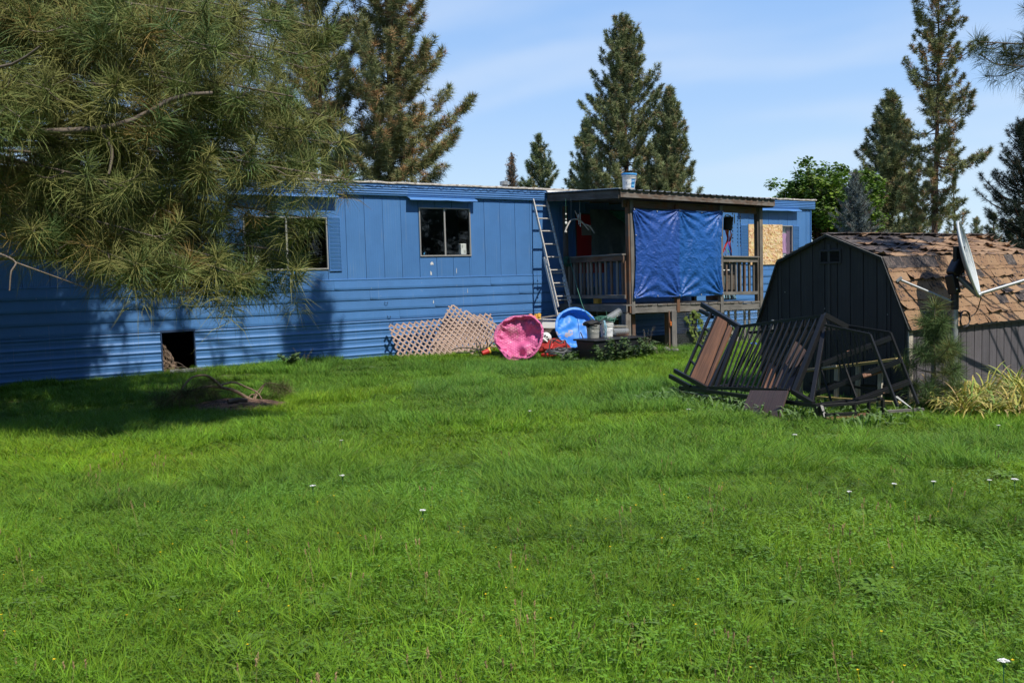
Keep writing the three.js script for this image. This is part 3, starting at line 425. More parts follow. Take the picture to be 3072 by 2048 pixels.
{ // hanging things under the porch roof
  const a = thing('antler_branch', 'pale forked branch hanging under the left end of the porch roof', 'branch', [0.2, 2.95, 1.0]);
  const L = pts => pts.map(p => [p[0] - 0.2, p[1] - 2.95, p[2]]);
  mesh('branch_stem', [taper(L([[-0.21, 2.66, 0.1], [-0.1, 2.79, 0.05], [0.05, 2.925, 0], [0.25, 2.946, 0], [0.38, 2.86, 0.02], [0.44, 2.78, 0.05], [0.5, 2.72, 0.06]]), 0.016, 0.02, 24), taper(L([[0.25, 2.94, 0], [0.23, 3.03, 0], [0.18, 3.14, -0.02]]), 0.018, 0.011, 10), taper(L([[0.40, 2.84, 0.02], [0.48, 2.80, 0.1], [0.59, 2.64, 0.14]]), 0.018, 0.012, 12)], M.stick, a);
  mesh('hanging_wire', [tube(L([[0.05, 2.93, 0], [0.06, 3.42, 0]]), 0.003, 4, 4), tube(L([[0.3, 2.94, 0], [0.3, 3.42, 0]]), 0.003, 4, 4)], M.galv, a);
  const c = thing('wind_chime', 'wind chime of white tubes hanging beside the pale forked branch', 'wind chime', [0.35, 3.0, 0.9]);
  for (const [x, y, l] of [[0.04, 0.1, 0.3], [0.0, 0.07, 0.22]]) mesh('chime_tube', [cyl([x, y - l, 0], [x, y, 0], 0.011, 0.011, 8)], M.white, c); mesh('hanging_wire', [tube([[0.02, 0.08, 0], [0.02, 0.42, 0]], 0.003, 4, 4)], M.galv, c);
  const c2 = thing('shell_string', 'string of small white discs hanging at the left porch corner', 'string', [-0.09, 2.9, 1.0]);
  for (const [y, r] of [[0.16, 0.02], [0.05, 0.018], [-0.03, 0.034], [-0.14, 0.018], [-0.22, 0.02]]) { const g = new THREE.SphereGeometry(r, 10, 8); g.scale(1, 1, 0.35); g.translate(0, y, 0); mesh('disc', g, M.white, c2); } mesh('cord', [tube([[0, -0.24, 0], [0, 0.5, 0]], 0.003, 6, 4)], M.rope, c2);
  const wb = multi(850, [[8, 1], [24, 1], [60, 1]]);
  const bm = mesh('blanket', sheet(40, 30, (u, v) => { const q = V(lerp(1.14, 2.45, u), lerp(2.0, 3.24, v), 0.34 + 0.05 * Math.sin(u * 19 + 2 * v) * (1.1 - v) + 0.04 * PN.noise(u * 5, v * 5, 3)); return q; }), std({ map: tex(256, (u, v) => cmix([0.06, 0.09, 0.085], [0.14, 0.175, 0.165], wb(u, v)), [1, 1], true), roughness: 1, side: THREE.DoubleSide }));
  mark(bm, 'dark grey green blanket hanging inside the porch behind the left railing', 'blanket');
  const gt = mesh('shade_cloth', sheet(24, 24, (u, v) => V(lerp(1.48 + 0.35 * (1 - v), 2.5, u), lerp(lerp(3.02, 2.66, u), 3.2, v), 0.52 + 0.04 * Math.sin(u * 9 + v * 3) + 0.02 * PN.noise(u * 6, v * 6, 1))), M.greenTarp);
  mark(gt, 'green tarp corner hanging under the porch roof left of the big blue tarp', 'tarp');
  // windsock with ribbons
  const s = thing('windsock', 'dark hanging windsock with rainbow ribbons in the right bay of the porch', 'windsock', [3.98, 2.84, 1.95]);
  const sk = new THREE.CylinderGeometry(0.115, 0.10, 0.30, 20, 4, true); sk.rotateZ(-0.14); mesh('sock', sk, std({ color: lin(0.03, 0.025, 0.022), roughness: 0.9, side: THREE.DoubleSide }), s);
  mesh('hanging_wire', [tube([[-0.11, 0.17, 0], [-0.02, 0.34, 0], [0.02, 0.4, 0]], 0.003, 6, 4), tube([[0.1, 0.14, 0], [0.02, 0.4, 0]], 0.003, 6, 4), tube([[-0.14, 0.14, 0.02], [-0.05, 0.2, 0], [0.1, 0.17, 0]], 0.012, 8, 6)], M.white, s);
  [[0.52, 0.02, 0.02], [0.75, 0.14, 0.01], [0.8, 0.5, 0.02], [0.08, 0.3, 0.06], [0.03, 0.12, 0.5], [0.3, 0.04, 0.25], [0.75, 0.16, 0.01]].forEach((c3, i) => { const x = -0.085 + i * 0.028, L0 = 0.52 + 0.12 * ((i * 7) % 3), w = 0.016; mesh('ribbon', sheet(1, 26, (u, v) => { const t = v * L0, k = 0.055 * Math.sin(t * 9.5 + i * 0.35) * sstep(t, 0.02, 0.3); return V(x + k + (u - 0.5) * 2 * w * Math.abs(Math.cos(t * 6 + i)) + (u - 0.5) * 0.008, -0.15 - t, 0.03 * Math.sin(t * 8 + i) + (u - 0.5) * 2 * w * Math.sin(t * 6 + i)); }), std({ color: lin(...c3), roughness: 0.7, side: THREE.DoubleSide }), s); });
  for (const [x, y, z, n, lab] of [[4.18, 3.12, 1.9, 9, 'thin string of beads nearest the windsock under the porch roof'], [4.36, 3.1, 1.8, 4, 'short white icicle ornament next to the thin strings of beads'], [4.56, 3.1, 1.8, 3, 'short white icicle ornament beside the right front porch post']]) {
    const b = thing('hanging_ornament', lab, 'ornament', [x, y, z]); const L0 = n > 5 ? 0.75 : 0.25; mesh('cord', [tube([[0, 0.08, 0], [0.01, -L0, 0]], 0.003, 6, 4)], M.white, b);
    for (let i = 0; i < n; i++) { const g = new THREE.SphereGeometry(n > 5 ? 0.014 : 0.013, 8, 6); g.scale(1, n > 5 ? 1.4 : 3, 1); g.translate(0.01, -0.05 - i / n * (L0 - 0.03), 0); mesh('bead', g, i % 2 && n > 5 ? M.twig : M.white, b); } }
  { const b = thing('bead_chain', 'dark double chain of small beads hanging before the louvred right shutter', 'bead chain', [4.30, 2.8, 1.95]); for (const x of [0, 0.1]) { mesh('cord', [tube([[x, 0.25, 0], [x, -0.5, 0]], 0.0025, 4, 4)], M.twig, b); for (let i = 0; i < 9; i++) { const g = new THREE.SphereGeometry(0.013, 8, 6); g.translate(x, 0.2 - i * 0.085, 0); mesh('bead', g, M.woodDark, b); } } }
  { // strands hanging low at the railing
    const b = thing('rope_hank', 'pale blue frayed rope hank lying at the porch floor behind the right railing', 'rope', [3.75, 1.06, 2.1]); const R = rng(41), st = [];
    for (let i = 0; i < 16; i++) { const x = -0.3 + R() * 0.6; st.push(tube([[x * 0.5, 0.13, 0], [x * 0.8 + 0.02, 0.09 + R() * 0.05, 0.03], [x, 0.01, 0.06 + R() * 0.04]], 0.007, 8, 5)); } mesh('strand', st, M.ropeBlue, b);
    const w = thing('cord_hank', 'white cord dangling along a baluster of the right porch bay', 'cord', [3.63, 1.7, 2.16]); mesh('cord', [tube([[0, 0.3, 0], [0.03, 0.1, 0.01], [-0.02, -0.15, 0], [0.02, -0.45, 0]], 0.008, 20, 6)], M.ropeBlue, w);
    const d = thing('storage_box', 'dark box with a white handle behind the right porch railing', 'box', [4.2, 1.04, 1.5]); mesh('box_body', [wbox(-0.32, 0.32, 0, 0.62, -0.2, 0.2, 0.02)], M.woodDark, d); mesh('box_lid', [wbox(-0.34, 0.34, 0.62, 0.66, -0.22, 0.22, 0.01)], M.blackPlastic, d); mesh('box_handle', [wbox(-0.2, 0.12, 0.7, 0.73, 0.15, 0.18, 0.008)], M.white, d);
    const y = thing('yellow_can', 'yellow can on the porch floor behind the left railing', 'can', [0.62, 1.09, 1.16]); mesh('can_body', new THREE.LatheGeometry([[0, 0], [0.09, 0], [0.095, 0.01], [0.095, 0.17], [0.06, 0.2], [0.03, 0.21], [0, 0.21]].map(p => new THREE.Vector2(...p)), 24), M.yellow, y); mesh('can_cap', [cyl([0, 0.21, 0], [0, 0.24, 0], 0.028)], M.blackPlastic, y);
    const bb = thing('blue_tote', 'blue plastic tote on the porch floor behind the left railing', 'tote', [0.85, 1.09, 0.55]); const tb = new THREE.CylinderGeometry(0.36, 0.3, 0.34, 4, 1); tb.rotateY(Math.PI / 4); tb.scale(1, 1, 0.8); mesh('tote_body', tb.translate(0, 0.17, 0), std({ color: lin(0.03, 0.17, 0.26), roughness: 0.5 }), bb); mesh('tote_lid', [wbox(-0.27, 0.27, 0.34, 0.37, -0.22, 0.22, 0.01)], std({ color: lin(0.05, 0.2, 0.3), roughness: 0.5 }), bb);
    const pp = thing('potted_plant', 'small green plant in a pot on the deck under the tarp hem', 'plant', [2.15, 1.05, 2.1]); mesh('pot', new THREE.LatheGeometry([[0, 0], [0.06, 0], [0.08, 0.06], [0.075, 0.06], [0, 0.05]].map(p => new THREE.Vector2(...p)), 18), M.rust, pp); const lg = []; const Q = rng(5); for (let i = 0; i < 40; i++) { const g = new THREE.CircleGeometry(0.03, 5); g.scale(0.6, 1, 1); g.rotateX(Q() * 3); g.rotateY(Q() * 6); g.translate((Q() - 0.5) * 0.3, 0.06 + Q() * 0.1, (Q() - 0.5) * 0.2); lg.push(g); } mesh('foliage', lg, leafMat(0.1, 0.22, 0.03), pp);
  }
  // green rope bundle on the left rail with a line running down to the buckets
  const g = thing('rope_bundle', 'green rope bundle on the left porch rail with a loose line hanging down', 'rope', [0.42, 2.05, 0.4]);
  const R = rng(12), lp = []; for (let i = 0; i < 22; i++) { const a = R() * 6.28, q = []; for (let j = 0; j < 9; j++) { const t = a + j / 8 * 6.28; q.push([Math.cos(t) * (0.05 + R() * 0.04) - 0.02, Math.sin(t) * (0.07 + R() * 0.06), (R() - 0.5) * 0.16]); } lp.push(tube(q, 0.006, 24, 5)); } mesh('rope_coil', lp, std({ color: lin(0.03, 0.12, 0.08), roughness: 0.8 }), g);
  mesh('rope_line', [tube([[-0.02, 0.06, 0.08], [-0.25, -0.3, 0.5], [-0.48, -0.72, 0.95], [-0.64, -1.05, 1.32], [-0.72, -1.28, 1.7]], 0.006, 40, 5)], M.rope, g);
}
{ // small things behind the window panes
  const o = thing('white_heater', 'white box shaped appliance on the sill behind the right pane of the centre window', 'appliance', [-2.06, 2.24, -0.12]); mesh('appliance_body', [wbox(-0.07, 0.07, 0, 0.235, -0.05, 0.05, 0.012)], M.white, o); for (let i = 0; i < 6; i++) mesh('vent_slot', [wbox(-0.045, -0.02, 0.15 + i * 0.01, 0.154 + i * 0.01, 0.05, 0.053, 0), wbox(0.0, 0.045, 0.03 + i * 0.012, 0.034 + i * 0.012, 0.05, 0.053, 0)], M.aluFrame, o);
  const b = thing('blue_figurine', 'tiny blue ornament on the sill behind the left pane of the centre window', 'ornament', [-3.02, 2.235, -0.1]); const sg = new THREE.SphereGeometry(0.02, 10, 8); mesh('ornament_body', [sg.clone().translate(0, 0.02, 0), sg.clone().scale(0.7, 0.7, 0.7).translate(0.01, 0.05, 0)], std({ color: lin(0.04, 0.25, 0.5), roughness: 0.4 }), b);
  const j = thing('white_jug', 'white jug standing behind the wide window half hidden by pine needles', 'jug', [-6.62, 2.0, -0.14]); mesh('jug_body', new THREE.LatheGeometry([[0, 0], [0.075, 0], [0.08, 0.02], [0.08, 0.17], [0.03, 0.23], [0.028, 0.26], [0, 0.26]].map(p => new THREE.Vector2(...p)), 20), M.white, j); mesh('jug_handle', [tube([[0.07, 0.16, 0], [0.11, 0.18, 0], [0.09, 0.24, 0], [0.03, 0.24, 0]], 0.009, 14, 6)], M.white, j);
}

// ------------------------------------------------------------ clutter along the wall
function lattice(o, toP, poly, pitch, sw, th, mat) { // crossed slats clipped to a convex polygon in the panel's own plane
  const cx = poly.reduce((s, p) => s + p[0], 0) / poly.length, cy = poly.reduce((s, p) => s + p[1], 0) / poly.length;
  for (const [dir, lay] of [[1, 0], [-1, 1]]) { const d = [Math.SQRT1_2, dir * Math.SQRT1_2], n = [-d[1], d[0]];
    for (let k = -40; k <= 40; k++) { const off = k * pitch + (lay ? pitch * 0.3 : 0); let t0 = -9, t1 = 9, ok = true; const bx = cx + n[0] * off, by = cy + n[1] * off;
      for (let i = 0; i < poly.length; i++) { const a = poly[i], b = poly[(i + 1) % poly.length], ex = b[0] - a[0], ey = b[1] - a[1]; const den = -ey * d[0] + ex * d[1], num = -ey * (bx - a[0]) + ex * (by - a[1]); if (Math.abs(den) < 1e-9) { if (num < 0) ok = false; continue; } const t = -num / den; if (den > 0) t0 = Math.max(t0, t); else t1 = Math.min(t1, t); }
      if (!ok || t1 - t0 < 0.03) continue; const P = t => toP(bx + d[0] * t, by + d[1] * t, lay * th * 1.02), A = P(t0), B = P(t1), up = toP(bx + n[0], by + n[1], 0).sub(toP(bx, by, 0)); mesh('slat', beam(A, B, th, sw, up, 0.001), mat, o); } } }
{
  M.latticeM = woodMat(901, [0.40, 0.275, 0.215], [0.34, 0.23, 0.18], [0.2, 0.13, 0.1], 0.75); M.lattice2 = woodMat(911, [0.43, 0.31, 0.25], [0.36, 0.255, 0.205], [0.2, 0.13, 0.1], 0.75);
  const plane = (o, sx, by, bz, ty, tz, rot, lift) => { const dy = ty - by, dz = tz - bz, L = Math.hypot(dy, dz), c = Math.cos(rot), s = Math.sin(rot); return (u, v, w) => { const x = u * c - v * s, y = u * s + v * c; return V(sx + x - o.position.x, by + y * dy / L - w * dz / L - o.position.y, bz + y * dz / L + (w + lift) * dy / L - o.position.z); }; };
  const a = thing('lattice_panel', 'wide tan wooden lattice panel leaning on the blue skirting, rearmost', 'lattice panel', [-2.9, 0.18, 0.5]);
  lattice(a, plane(a, -4.04, 0.14, 0.56, 0.98, 0.10, 0.055, 0), [[0, 0], [2.5, 0], [2.55, 0.78], [2.5, 0.80], [0.03, 0.80]], 0.103, 0.036, 0.007, M.latticeM);
  const b = thing('lattice_panel', 'tan wooden lattice panel with raised corner leaning before the wider one', 'lattice panel', [-2.6, 0.18, 0.6]);
  lattice(b, plane(b, -3.46, 0.14, 0.62, 1.2, 0.13, 0, 0.012), [[0.02, 0], [1.55, 0], [1.95, 0.62], [1.5, 0.86], [0.95, 1.14], [0.84, 1.14]], 0.10, 0.036, 0.007, M.lattice2);
}
function pool(o, r, depth, mat, seed, crump, hex) { // shallow moulded pool, axis +z, open side +z
  const P = [[0, 0], [0.25, 0], [0.5, 0.0], [0.7, 0.0], [0.78, 0.015], [0.82, 0.10], [0.835, 0.14], [0.85, 0.5], [0.865, 0.53], [0.885, 0.9], [0.90, 0.97], [0.93, 1.0], [0.97, 1.0], [1.0, 0.95], [1.0, 0.86], [0.985, 0.82]];
  const nu = 110, g = sheet(nu, (P.length - 1) * 3, (u, v) => { const t = v * (P.length - 1), i = Math.min(P.length - 2, Math.floor(t)), f = t - i; let rad = lerp(P[i][0], P[i + 1][0], f), h = lerp(P[i][1], P[i + 1][1], f); const a = u * 2 * Math.PI; const ca = Math.cos(a), sa = Math.sin(a);
    const w = PN.noise(rad * ca * 1.3 + seed, rad * sa * 1.3, seed), w2 = PN.noise(rad * ca * 3.1, rad * sa * 3.1, seed + 1.3), w3 = 0.5 - Math.abs(PN.noise(ca * 5.2, sa * 5.2, seed * 2 + rad * 2));
    const rim = sstep(rad, 0.7, 0.9); let R = rad * r * (1 + 0.11 * crump * w * rim) + 0.04 * crump * w2 * rim * (1 - sstep(rad, 0.93, 0.97)); let z = h * depth + crump * (0.12 * w + 0.06 * w2) * (1 - 0.4 * rim) + crump * 0.085 * w3 * sstep(rad, 0.66, 0.78) * (1 - sstep(rad, 0.88, 0.95));
    z += crump * 0.03 * PN.noise(rad * ca * 2.2, rad * sa * 2.2, seed + 4) * (1 - rim); const q = V(R * ca, R * sa, z); q.u = rad * ca * r; q.v = rad * sa * r; return q; });
  mat.side = THREE.DoubleSide; mesh('pool_shell', g, mat, o);
}
function hexTex(scale) { return tex(512, (u, v) => { // scale-like raised rings
    const X = u * 8, Y = v * 8 * 1.0; let h = 0; for (let j = -1; j <= 1; j++) for (let i = -1; i <= 1; i++) { const cy = Math.floor(Y) + j + 0.5, off = (Math.floor(Y) + j) % 2 ? 0.5 : 0, cx = Math.floor(X - off) + i + 0.5 + off; const d = Math.hypot(X - cx, Y - cy); h = Math.max(h, (1 - sstep(d, 0.34, 0.6)) * 0.7); } return h; }, [scale, scale]); }
function lookFrom(o, n, roll = 0) { o.quaternion.setFromUnitVectors(V(0, 0, 1), V(...n).normalize()); o.rotateZ(roll); }
{
  const dn = multi(931, [[3, 1], [9, 1], [40, 0.6]]);
  const pk = std({ map: tex(512, (u, v) => cmix([0.70, 0.145, 0.34], [0.40, 0.30, 0.24], sstep(dn(u, v), 0.58, 0.74) * 0.38), [0.9, 0.9], true), bumpMap: hexTex(2.4), bumpScale: 0.008, roughness: 0.42 });
  const a = thing('kiddie_pool', 'dented pink plastic paddling pool tipped up before the lattice panels', 'paddling pool', [-1.77, 0.47, 1.55]); lookFrom(a, [-0.80, 0.42, 0.72], 0.4); pool(a, 0.50, 0.15, pk, 3.3, 1.2);
  const bm = multi(941, [[4, 1], [12, 1], [50, 0.6]]);
  const bk = std({ map: tex(512, (u, v) => cmix([0.035, 0.25, 0.78], [0.42, 0.34, 0.27], sstep(bm(u, v), 0.62, 0.72) * 0.8), [0.7, 0.7], true), roughness: 0.5 });
  const b = thing('kiddie_pool', 'bright blue plastic paddling pool tipped up at the foot of the ladder', 'paddling pool', [-0.36, 0.56, 1.55]); lookFrom(b, [-0.30, 0.42, 0.95], 2.0); pool(b, 0.475, 0.14, bk, 7.7, 0.5);
}
{ // junk between and behind the pools
  const w = thing('plastic_basin', 'white rectangular plastic basin lying on the pile behind the two pools', 'basin', [-0.76, 0.70, 1.0]);
  const bs = (x, z, y0, y1, k) => { const g = new RoundedBoxGeometry(x, y1 - y0, z, 2, 0.02); const p = g.attributes.position; for (let i = 0; i < p.count; i++) { const f = lerp(k, 1, (p.getY(i) / (y1 - y0)) + 0.5); p.setX(i, p.getX(i) * f); p.setZ(i, p.getZ(i) * f); } g.translate(0, (y0 + y1) / 2, 0); return g; };
  mesh('basin_body', [bs(0.62, 0.42, -0.09, 0.10, 0.86)], M.white, w); mesh('basin_rim', [wbox(-0.33, 0.33, 0.095, 0.115, 0.19, 0.235, 0.006), wbox(-0.33, 0.33, 0.095, 0.115, -0.235, -0.19, 0.006), wbox(-0.33, -0.29, 0.095, 0.115, -0.19, 0.19, 0.006), wbox(0.29, 0.33, 0.095, 0.115, -0.19, 0.19, 0.006)], M.white, w); w.rotation.z = -0.06; w.rotation.y = 0.25;
  const k = thing('wooden_crate', 'dark wooden crate under the white basin between the pools', 'crate', [-0.72, 0.18, 0.9]); for (let i = 0; i < 3; i++) mesh('crate_board', [wbox(-0.45, 0.45, 0.02 + i * 0.14, 0.14 + i * 0.14, 0.28, 0.30)], M.woodDark, k); for (const x of [-0.45, 0.43]) mesh('crate_side', [wbox(x, x + 0.02, 0.0, 0.42, -0.3, 0.279)], M.woodDark, k); mesh('crate_top', [wbox(-0.46, 0.46, 0.42, 0.43, -0.3, 0.3)], M.woodDark, k);
  const pl = thing('loose_plank', 'grey plank lying on top of the white basin', 'plank', [-0.62, 0.83, 0.86]); mesh('plank_board', [beam([-0.35, 0, 0.1], [0.35, 0.03, -0.1], 0.09, 0.025)], M.woodGrey2, pl);
  const t = thing('toy_truck', 'small salmon and yellow plastic toy on top of the white basin', 'toy', [-1.02, 0.80, 1.0]); mesh('toy_body', [wbox(-0.13, 0.03, -0.02, 0.1, -0.06, 0.06, 0.025), new THREE.SphereGeometry(0.055, 14, 10).translate(-0.09, 0.09, 0)], M.salmon, t); mesh('toy_cab', [wbox(0.03, 0.15, 0.0, 0.13, -0.05, 0.05, 0.02)], M.yellow, t); for (const [x, y] of [[-0.08, -0.02], [0.1, 0.0], [0.09, 0.11]]) mesh('toy_wheel', [cyl([x, y, 0.055], [x, y, 0.085], 0.04, 0.04, 14)], M.yellow, t);
  const s = thing('red_bag', 'crumpled red fabric bag lying between the pink and the blue pool', 'bag', [-0.98, 0.22, 1.62]);
  const bg = new THREE.IcosahedronGeometry(1, 12); { const p = bg.attributes.position; for (let i = 0; i < p.count; i++) { let x = p.getX(i), y = p.getY(i), z = p.getZ(i); const q = 1 + 0.28 * PN.noise(x * 1.7, y * 1.7, z * 1.7) + 0.10 * (0.5 - Math.abs(PN.noise(x * 4, y * 4, z * 4))); p.setXYZ(i, x * q * 0.36, Math.max(-0.14, y * q * 0.19), z * q * 0.24); } bg.computeVertexNormals(); } mesh('bag_body', bg, M.redCloth, s); mesh('bag_strap', [tube([[-0.2, 0.1, 0.15], [-0.05, 0.22, 0.18], [0.12, 0.12, 0.2]], 0.012, 16, 6)], M.blackPlastic, s);
  const r = thing('red_tool_case', 'red plastic tool lying low in the grass under the pink pool edge', 'tool', [-1.42, 0.12, 2.05]); mesh('case_body', [wbox(-0.2, 0.2, 0, 0.07, -0.08, 0.08, 0.02), beam([0.0, 0.05, 0], [0.16, 0.24, -0.03], 0.06, 0.07, V(0, 1, 0), 0.02)], M.red, r); mesh('case_handle', [tube([[-0.16, 0.07, 0.02], [-0.1, 0.13, 0.02], [0.02, 0.13, 0.02], [0.07, 0.07, 0.02]], 0.014, 16, 8)], M.blackPlastic, r); r.rotation.y = 0.3;
  const h = thing('white_helmet', 'white cap shaped object with dark marks on top of the red bag', 'helmet', [-1.12, 0.47, 1.56]); const hg = new THREE.SphereGeometry(0.105, 24, 14, 0, Math.PI * 2, 0, Math.PI * 0.6); hg.scale(1.05, 0.9, 0.95); mesh('helmet_shell', hg, M.white, h); mesh('helmet_visor', [wbox(-0.07, 0.07, -0.035, -0.02, 0.06, 0.15, 0.006)], M.white, h); for (const [x, y] of [[-0.045, 0.03], [0.0, 0.035], [0.05, 0.01]]) mesh('dark_mark', [new THREE.SphereGeometry(0.018, 10, 8).scale(1, 1.4, 0.5).translate(x, y, 0.09)], M.blackPlastic, h); h.rotation.set(0.3, -0.75, -0.5);
  // grey hose heap
  const R = rng(19), q = []; const hz = thing('hose_coil', 'tangled dark grey hose lying in the grass between the pools', 'hose', [-1.15, 0.15, 2.15]);
  for (let i = 0; i < 110; i++) { const a = i * 0.42, k = 0.20 + 0.09 * Math.sin(i * 0.31) + 0.05 * R(); q.push([Math.cos(a) * k * 1.45 + 0.07 * Math.sin(i * 0.09), 0.02 + 0.11 * (i / 110) * (0.5 + R() * 0.6), Math.sin(a) * k * 0.9]); }
  mesh('hose', [tube(q, 0.0125, 700, 7), tube([[-0.1, 0.02, 0.25], [-0.25, 0.03, 0.35], [-0.42, -0.02, 0.5], [-0.52, -0.1, 0.62]], 0.013, 30, 7), tube([[-0.36, 0.1, 0], [-0.3, 0.3, 0.02], [-0.05, 0.22, 0], [0.05, 0.28, 0], [0.1, 0.1, 0]], 0.0125, 40, 7), tube([[0.3, 0.03, 0.1], [0.44, 0.06, 0.1], [0.5, 0.22, 0.06], [0.46, 0.42, 0]], 0.0125, 30, 7)], M.hoseGrey, hz);
  // black cord with red and yellow end before the lattice
  const g = thing('garden_hose', 'looped black hose with a red and yellow nozzle before the lattice panels', 'hose', [-2.3, 0.2, 1.0]); const loop = (cx, cy, cz, rx, ry2, ph = 0, n = 15, end = 6.28) => Array.from({ length: n }, (_, i) => { const a = ph + i / (n - 1) * end; return [cx + Math.cos(a) * rx, cy + Math.sin(a) * ry2, cz + 0.05 * Math.sin(a * 2)]; });
  mesh('hose', [tube(loop(0.27, 0.05, 0.06, 0.16, 0.16), 0.011, 60, 7), tube(loop(-0.12, 0.12, 0.1, 0.12, 0.2, 2.6, 12, 4.6), 0.011, 50, 7), tube([[-0.75, 0.1, -0.05], [-0.55, 0.14, 0], [-0.2, 0.08, 0.1], [0.1, 0.02, 0.14], [0.35, -0.03, 0.1]], 0.011, 40, 7), tube([[-0.7, 0.05, 0.05], [-0.4, 0.04, 0.1], [-0.1, 0.1, 0.1], [0.15, 0.1, 0.08]], 0.011, 40, 7), tube([[-0.15, 0.0, 0.1], [-0.16, 0.2, 0.08], [-0.2, 0.28, 0.02]], 0.011, 14, 7)], M.blackPlastic, g);
  mesh('nozzle', [cyl([-0.16, 0.0, 0.16], [-0.02, 0.04, 0.18], 0.045, 0.062, 14)], M.red, g); mesh('nozzle_ring', [cyl([-0.02, 0.04, 0.18], [0.01, 0.05, 0.185], 0.066, 0.066, 14), tube([[-0.02, 0.1, 0.17], [0.08, 0.11, 0.16], [0.15, 0.05, 0.16]], 0.011, 10, 6)], M.yellow, g);
}
{ // black tub with buckets on it
  const o = thing('black_tub', 'large black plastic tub standing in the weeds before the porch corner', 'tub', [-0.46, 0.0, 2.78]); const g = new RoundedBoxGeometry(1.28, 0.46, 0.62, 3, 0.05); { const p = g.attributes.position; for (let i = 0; i < p.count; i++) { const f = lerp(0.86, 1, p.getY(i) / 0.46 + 0.5); p.setX(i, p.getX(i) * f); p.setZ(i, p.getZ(i) * f); } } mesh('tub_body', g.translate(0, 0.22, 0), M.blackPlastic, o); mesh('tub_rim', [wbox(-0.67, 0.67, 0.43, 0.465, -0.34, 0.34, 0.016)], M.blackPlastic, o); for (const x of [-0.4, 0, 0.4]) mesh('tub_rib', [wbox(x - 0.02, x + 0.02, 0.05, 0.42, 0.27, 0.30, 0.008)], M.blackPlastic, o); mesh('tub_handle', [tube([[-0.12, 0.4, 0.33], [-0.1, 0.33, 0.36], [0.1, 0.33, 0.36], [0.12, 0.4, 0.33]], 0.015, 18, 8)], M.blackPlastic, o);
  const bl = std({ roughness: 0.45, map: label((x, w, h) => { x.fillStyle = '#f3f3f1'; x.fillRect(0, 0, w, h); x.fillStyle = '#5661a8'; x.fillRect(30, 18, 60, 26); x.fillRect(30, 170, 62, 66); x.fillStyle = '#6f9c7c'; x.beginPath(); x.arc(60, 80, 20, 0, 7); x.fill(); x.fillStyle = '#4f5a92'; const Q = rng(4); for (const y of [70, 84]) { let q = 110; while (q < 240) { const k = 5 + Q() * 10; x.fillRect(q, y, k, 9); q += k + 4; } } x.fillStyle = '#7a80a0'; for (const y of [140, 152, 176, 188, 200]) { let q = 115; while (q < 235) { const k = 4 + Q() * 12; x.fillRect(q, y, k, 4); q += k + 3; } } x.fillStyle = '#dde0f4'; x.fillRect(38, 184, 46, 6); x.fillRect(38, 200, 46, 6); }) });
  const a = thing('bucket', 'white plastic bucket with a printed label standing on the black tub', 'bucket', [-0.40, 0.468, 2.64]); bucket(a, 0.30, 0.118, 0.135, M.white, bl, -1.25, 0.55); a.rotation.y = -0.3;
  const b = thing('bucket', 'dirty grey bucket draped with a black cloth standing on the black tub', 'bucket', [-0.78, 0.468, 2.66]); bucket(b, 0.27, 0.118, 0.132, std({ color: lin(0.36, 0.36, 0.33), roughness: 0.4 }));
  const c = mesh('black_cloth', (() => { const g = new THREE.SphereGeometry(0.17, 28, 16); const p = g.attributes.position; for (let i = 0; i < p.count; i++) { const x = p.getX(i), y = p.getY(i), z = p.getZ(i), q = 1 + 0.45 * PN.noise(x * 11, y * 11, z * 11); p.setXYZ(i, x * q, y * q * 0.42, z * q * 0.8); } g.computeVertexNormals(); return g; })(), std({ color: lin(0.018, 0.018, 0.02), roughness: 0.75 })); c.position.set(-0.80, 0.76, 2.66); mark(c, 'crumpled black plastic lying over the rim of the grey bucket', 'cloth');
  const R = rng(23), st = []; for (let i = 0; i < 14; i++) { const y = 0.0 + R() * 0.06, q = []; for (let j = 0; j < 7; j++) q.push([-0.22 + j * 0.075 + (R() - 0.5) * 0.09, y + 0.05 * R() + 0.03 * Math.sin(j), (R() - 0.5) * 0.26]); st.push(tube(q, 0.006, 26, 5)); } st.push(tube([[0.05, 0.03, 0], [0.04, 0.16, 0.02], [0.02, 0.22, 0.02]], 0.006, 12, 5), tube([[0.05, 0.03, 0.02], [0.13, 0.10, 0.02], [0.14, 0.02, 0.08]], 0.006, 12, 5));
  const rp = thing('net_rope', 'tangle of pale green rope heaped on top of the white labelled bucket', 'rope', [-0.47, 0.775, 2.66]); mesh('rope_tangle', st, M.rope, rp); const s2 = []; for (let i = 0; i < 7; i++) s2.push(tube([[-0.14 + R() * 0.05, 0.04, 0.12], [-0.15 + R() * 0.06, -0.1, 0.16], [-0.14 + R() * 0.08, -0.22 - R() * 0.12, 0.13]], 0.007, 12, 5)); mesh('blue_strand', s2, M.ropeBlue, rp);
  const tb = (name, lab, p, q, r) => { const t = thing(name, lab, 'roll', p); const L = V(...q), g1 = new THREE.CylinderGeometry(r, r, L.length(), 24, 1, true); g1.applyQuaternion(new THREE.Quaternion().setFromUnitVectors(V(0, 1, 0), L.clone().normalize())); mesh('plastic_roll', [g1.clone(), g1.clone().scale(0.86, 0.86, 0.98)], M.clear, t); const rg = new THREE.TorusGeometry(r, 0.004, 6, 24); rg.applyQuaternion(new THREE.Quaternion().setFromUnitVectors(V(0, 0, 1), L.clone().normalize())); mesh('roll_edge', [rg.clone().translate(L.x / 2, L.y / 2, L.z / 2), rg.clone().translate(-L.x / 2, -L.y / 2, -L.z / 2)], M.clear, t); };
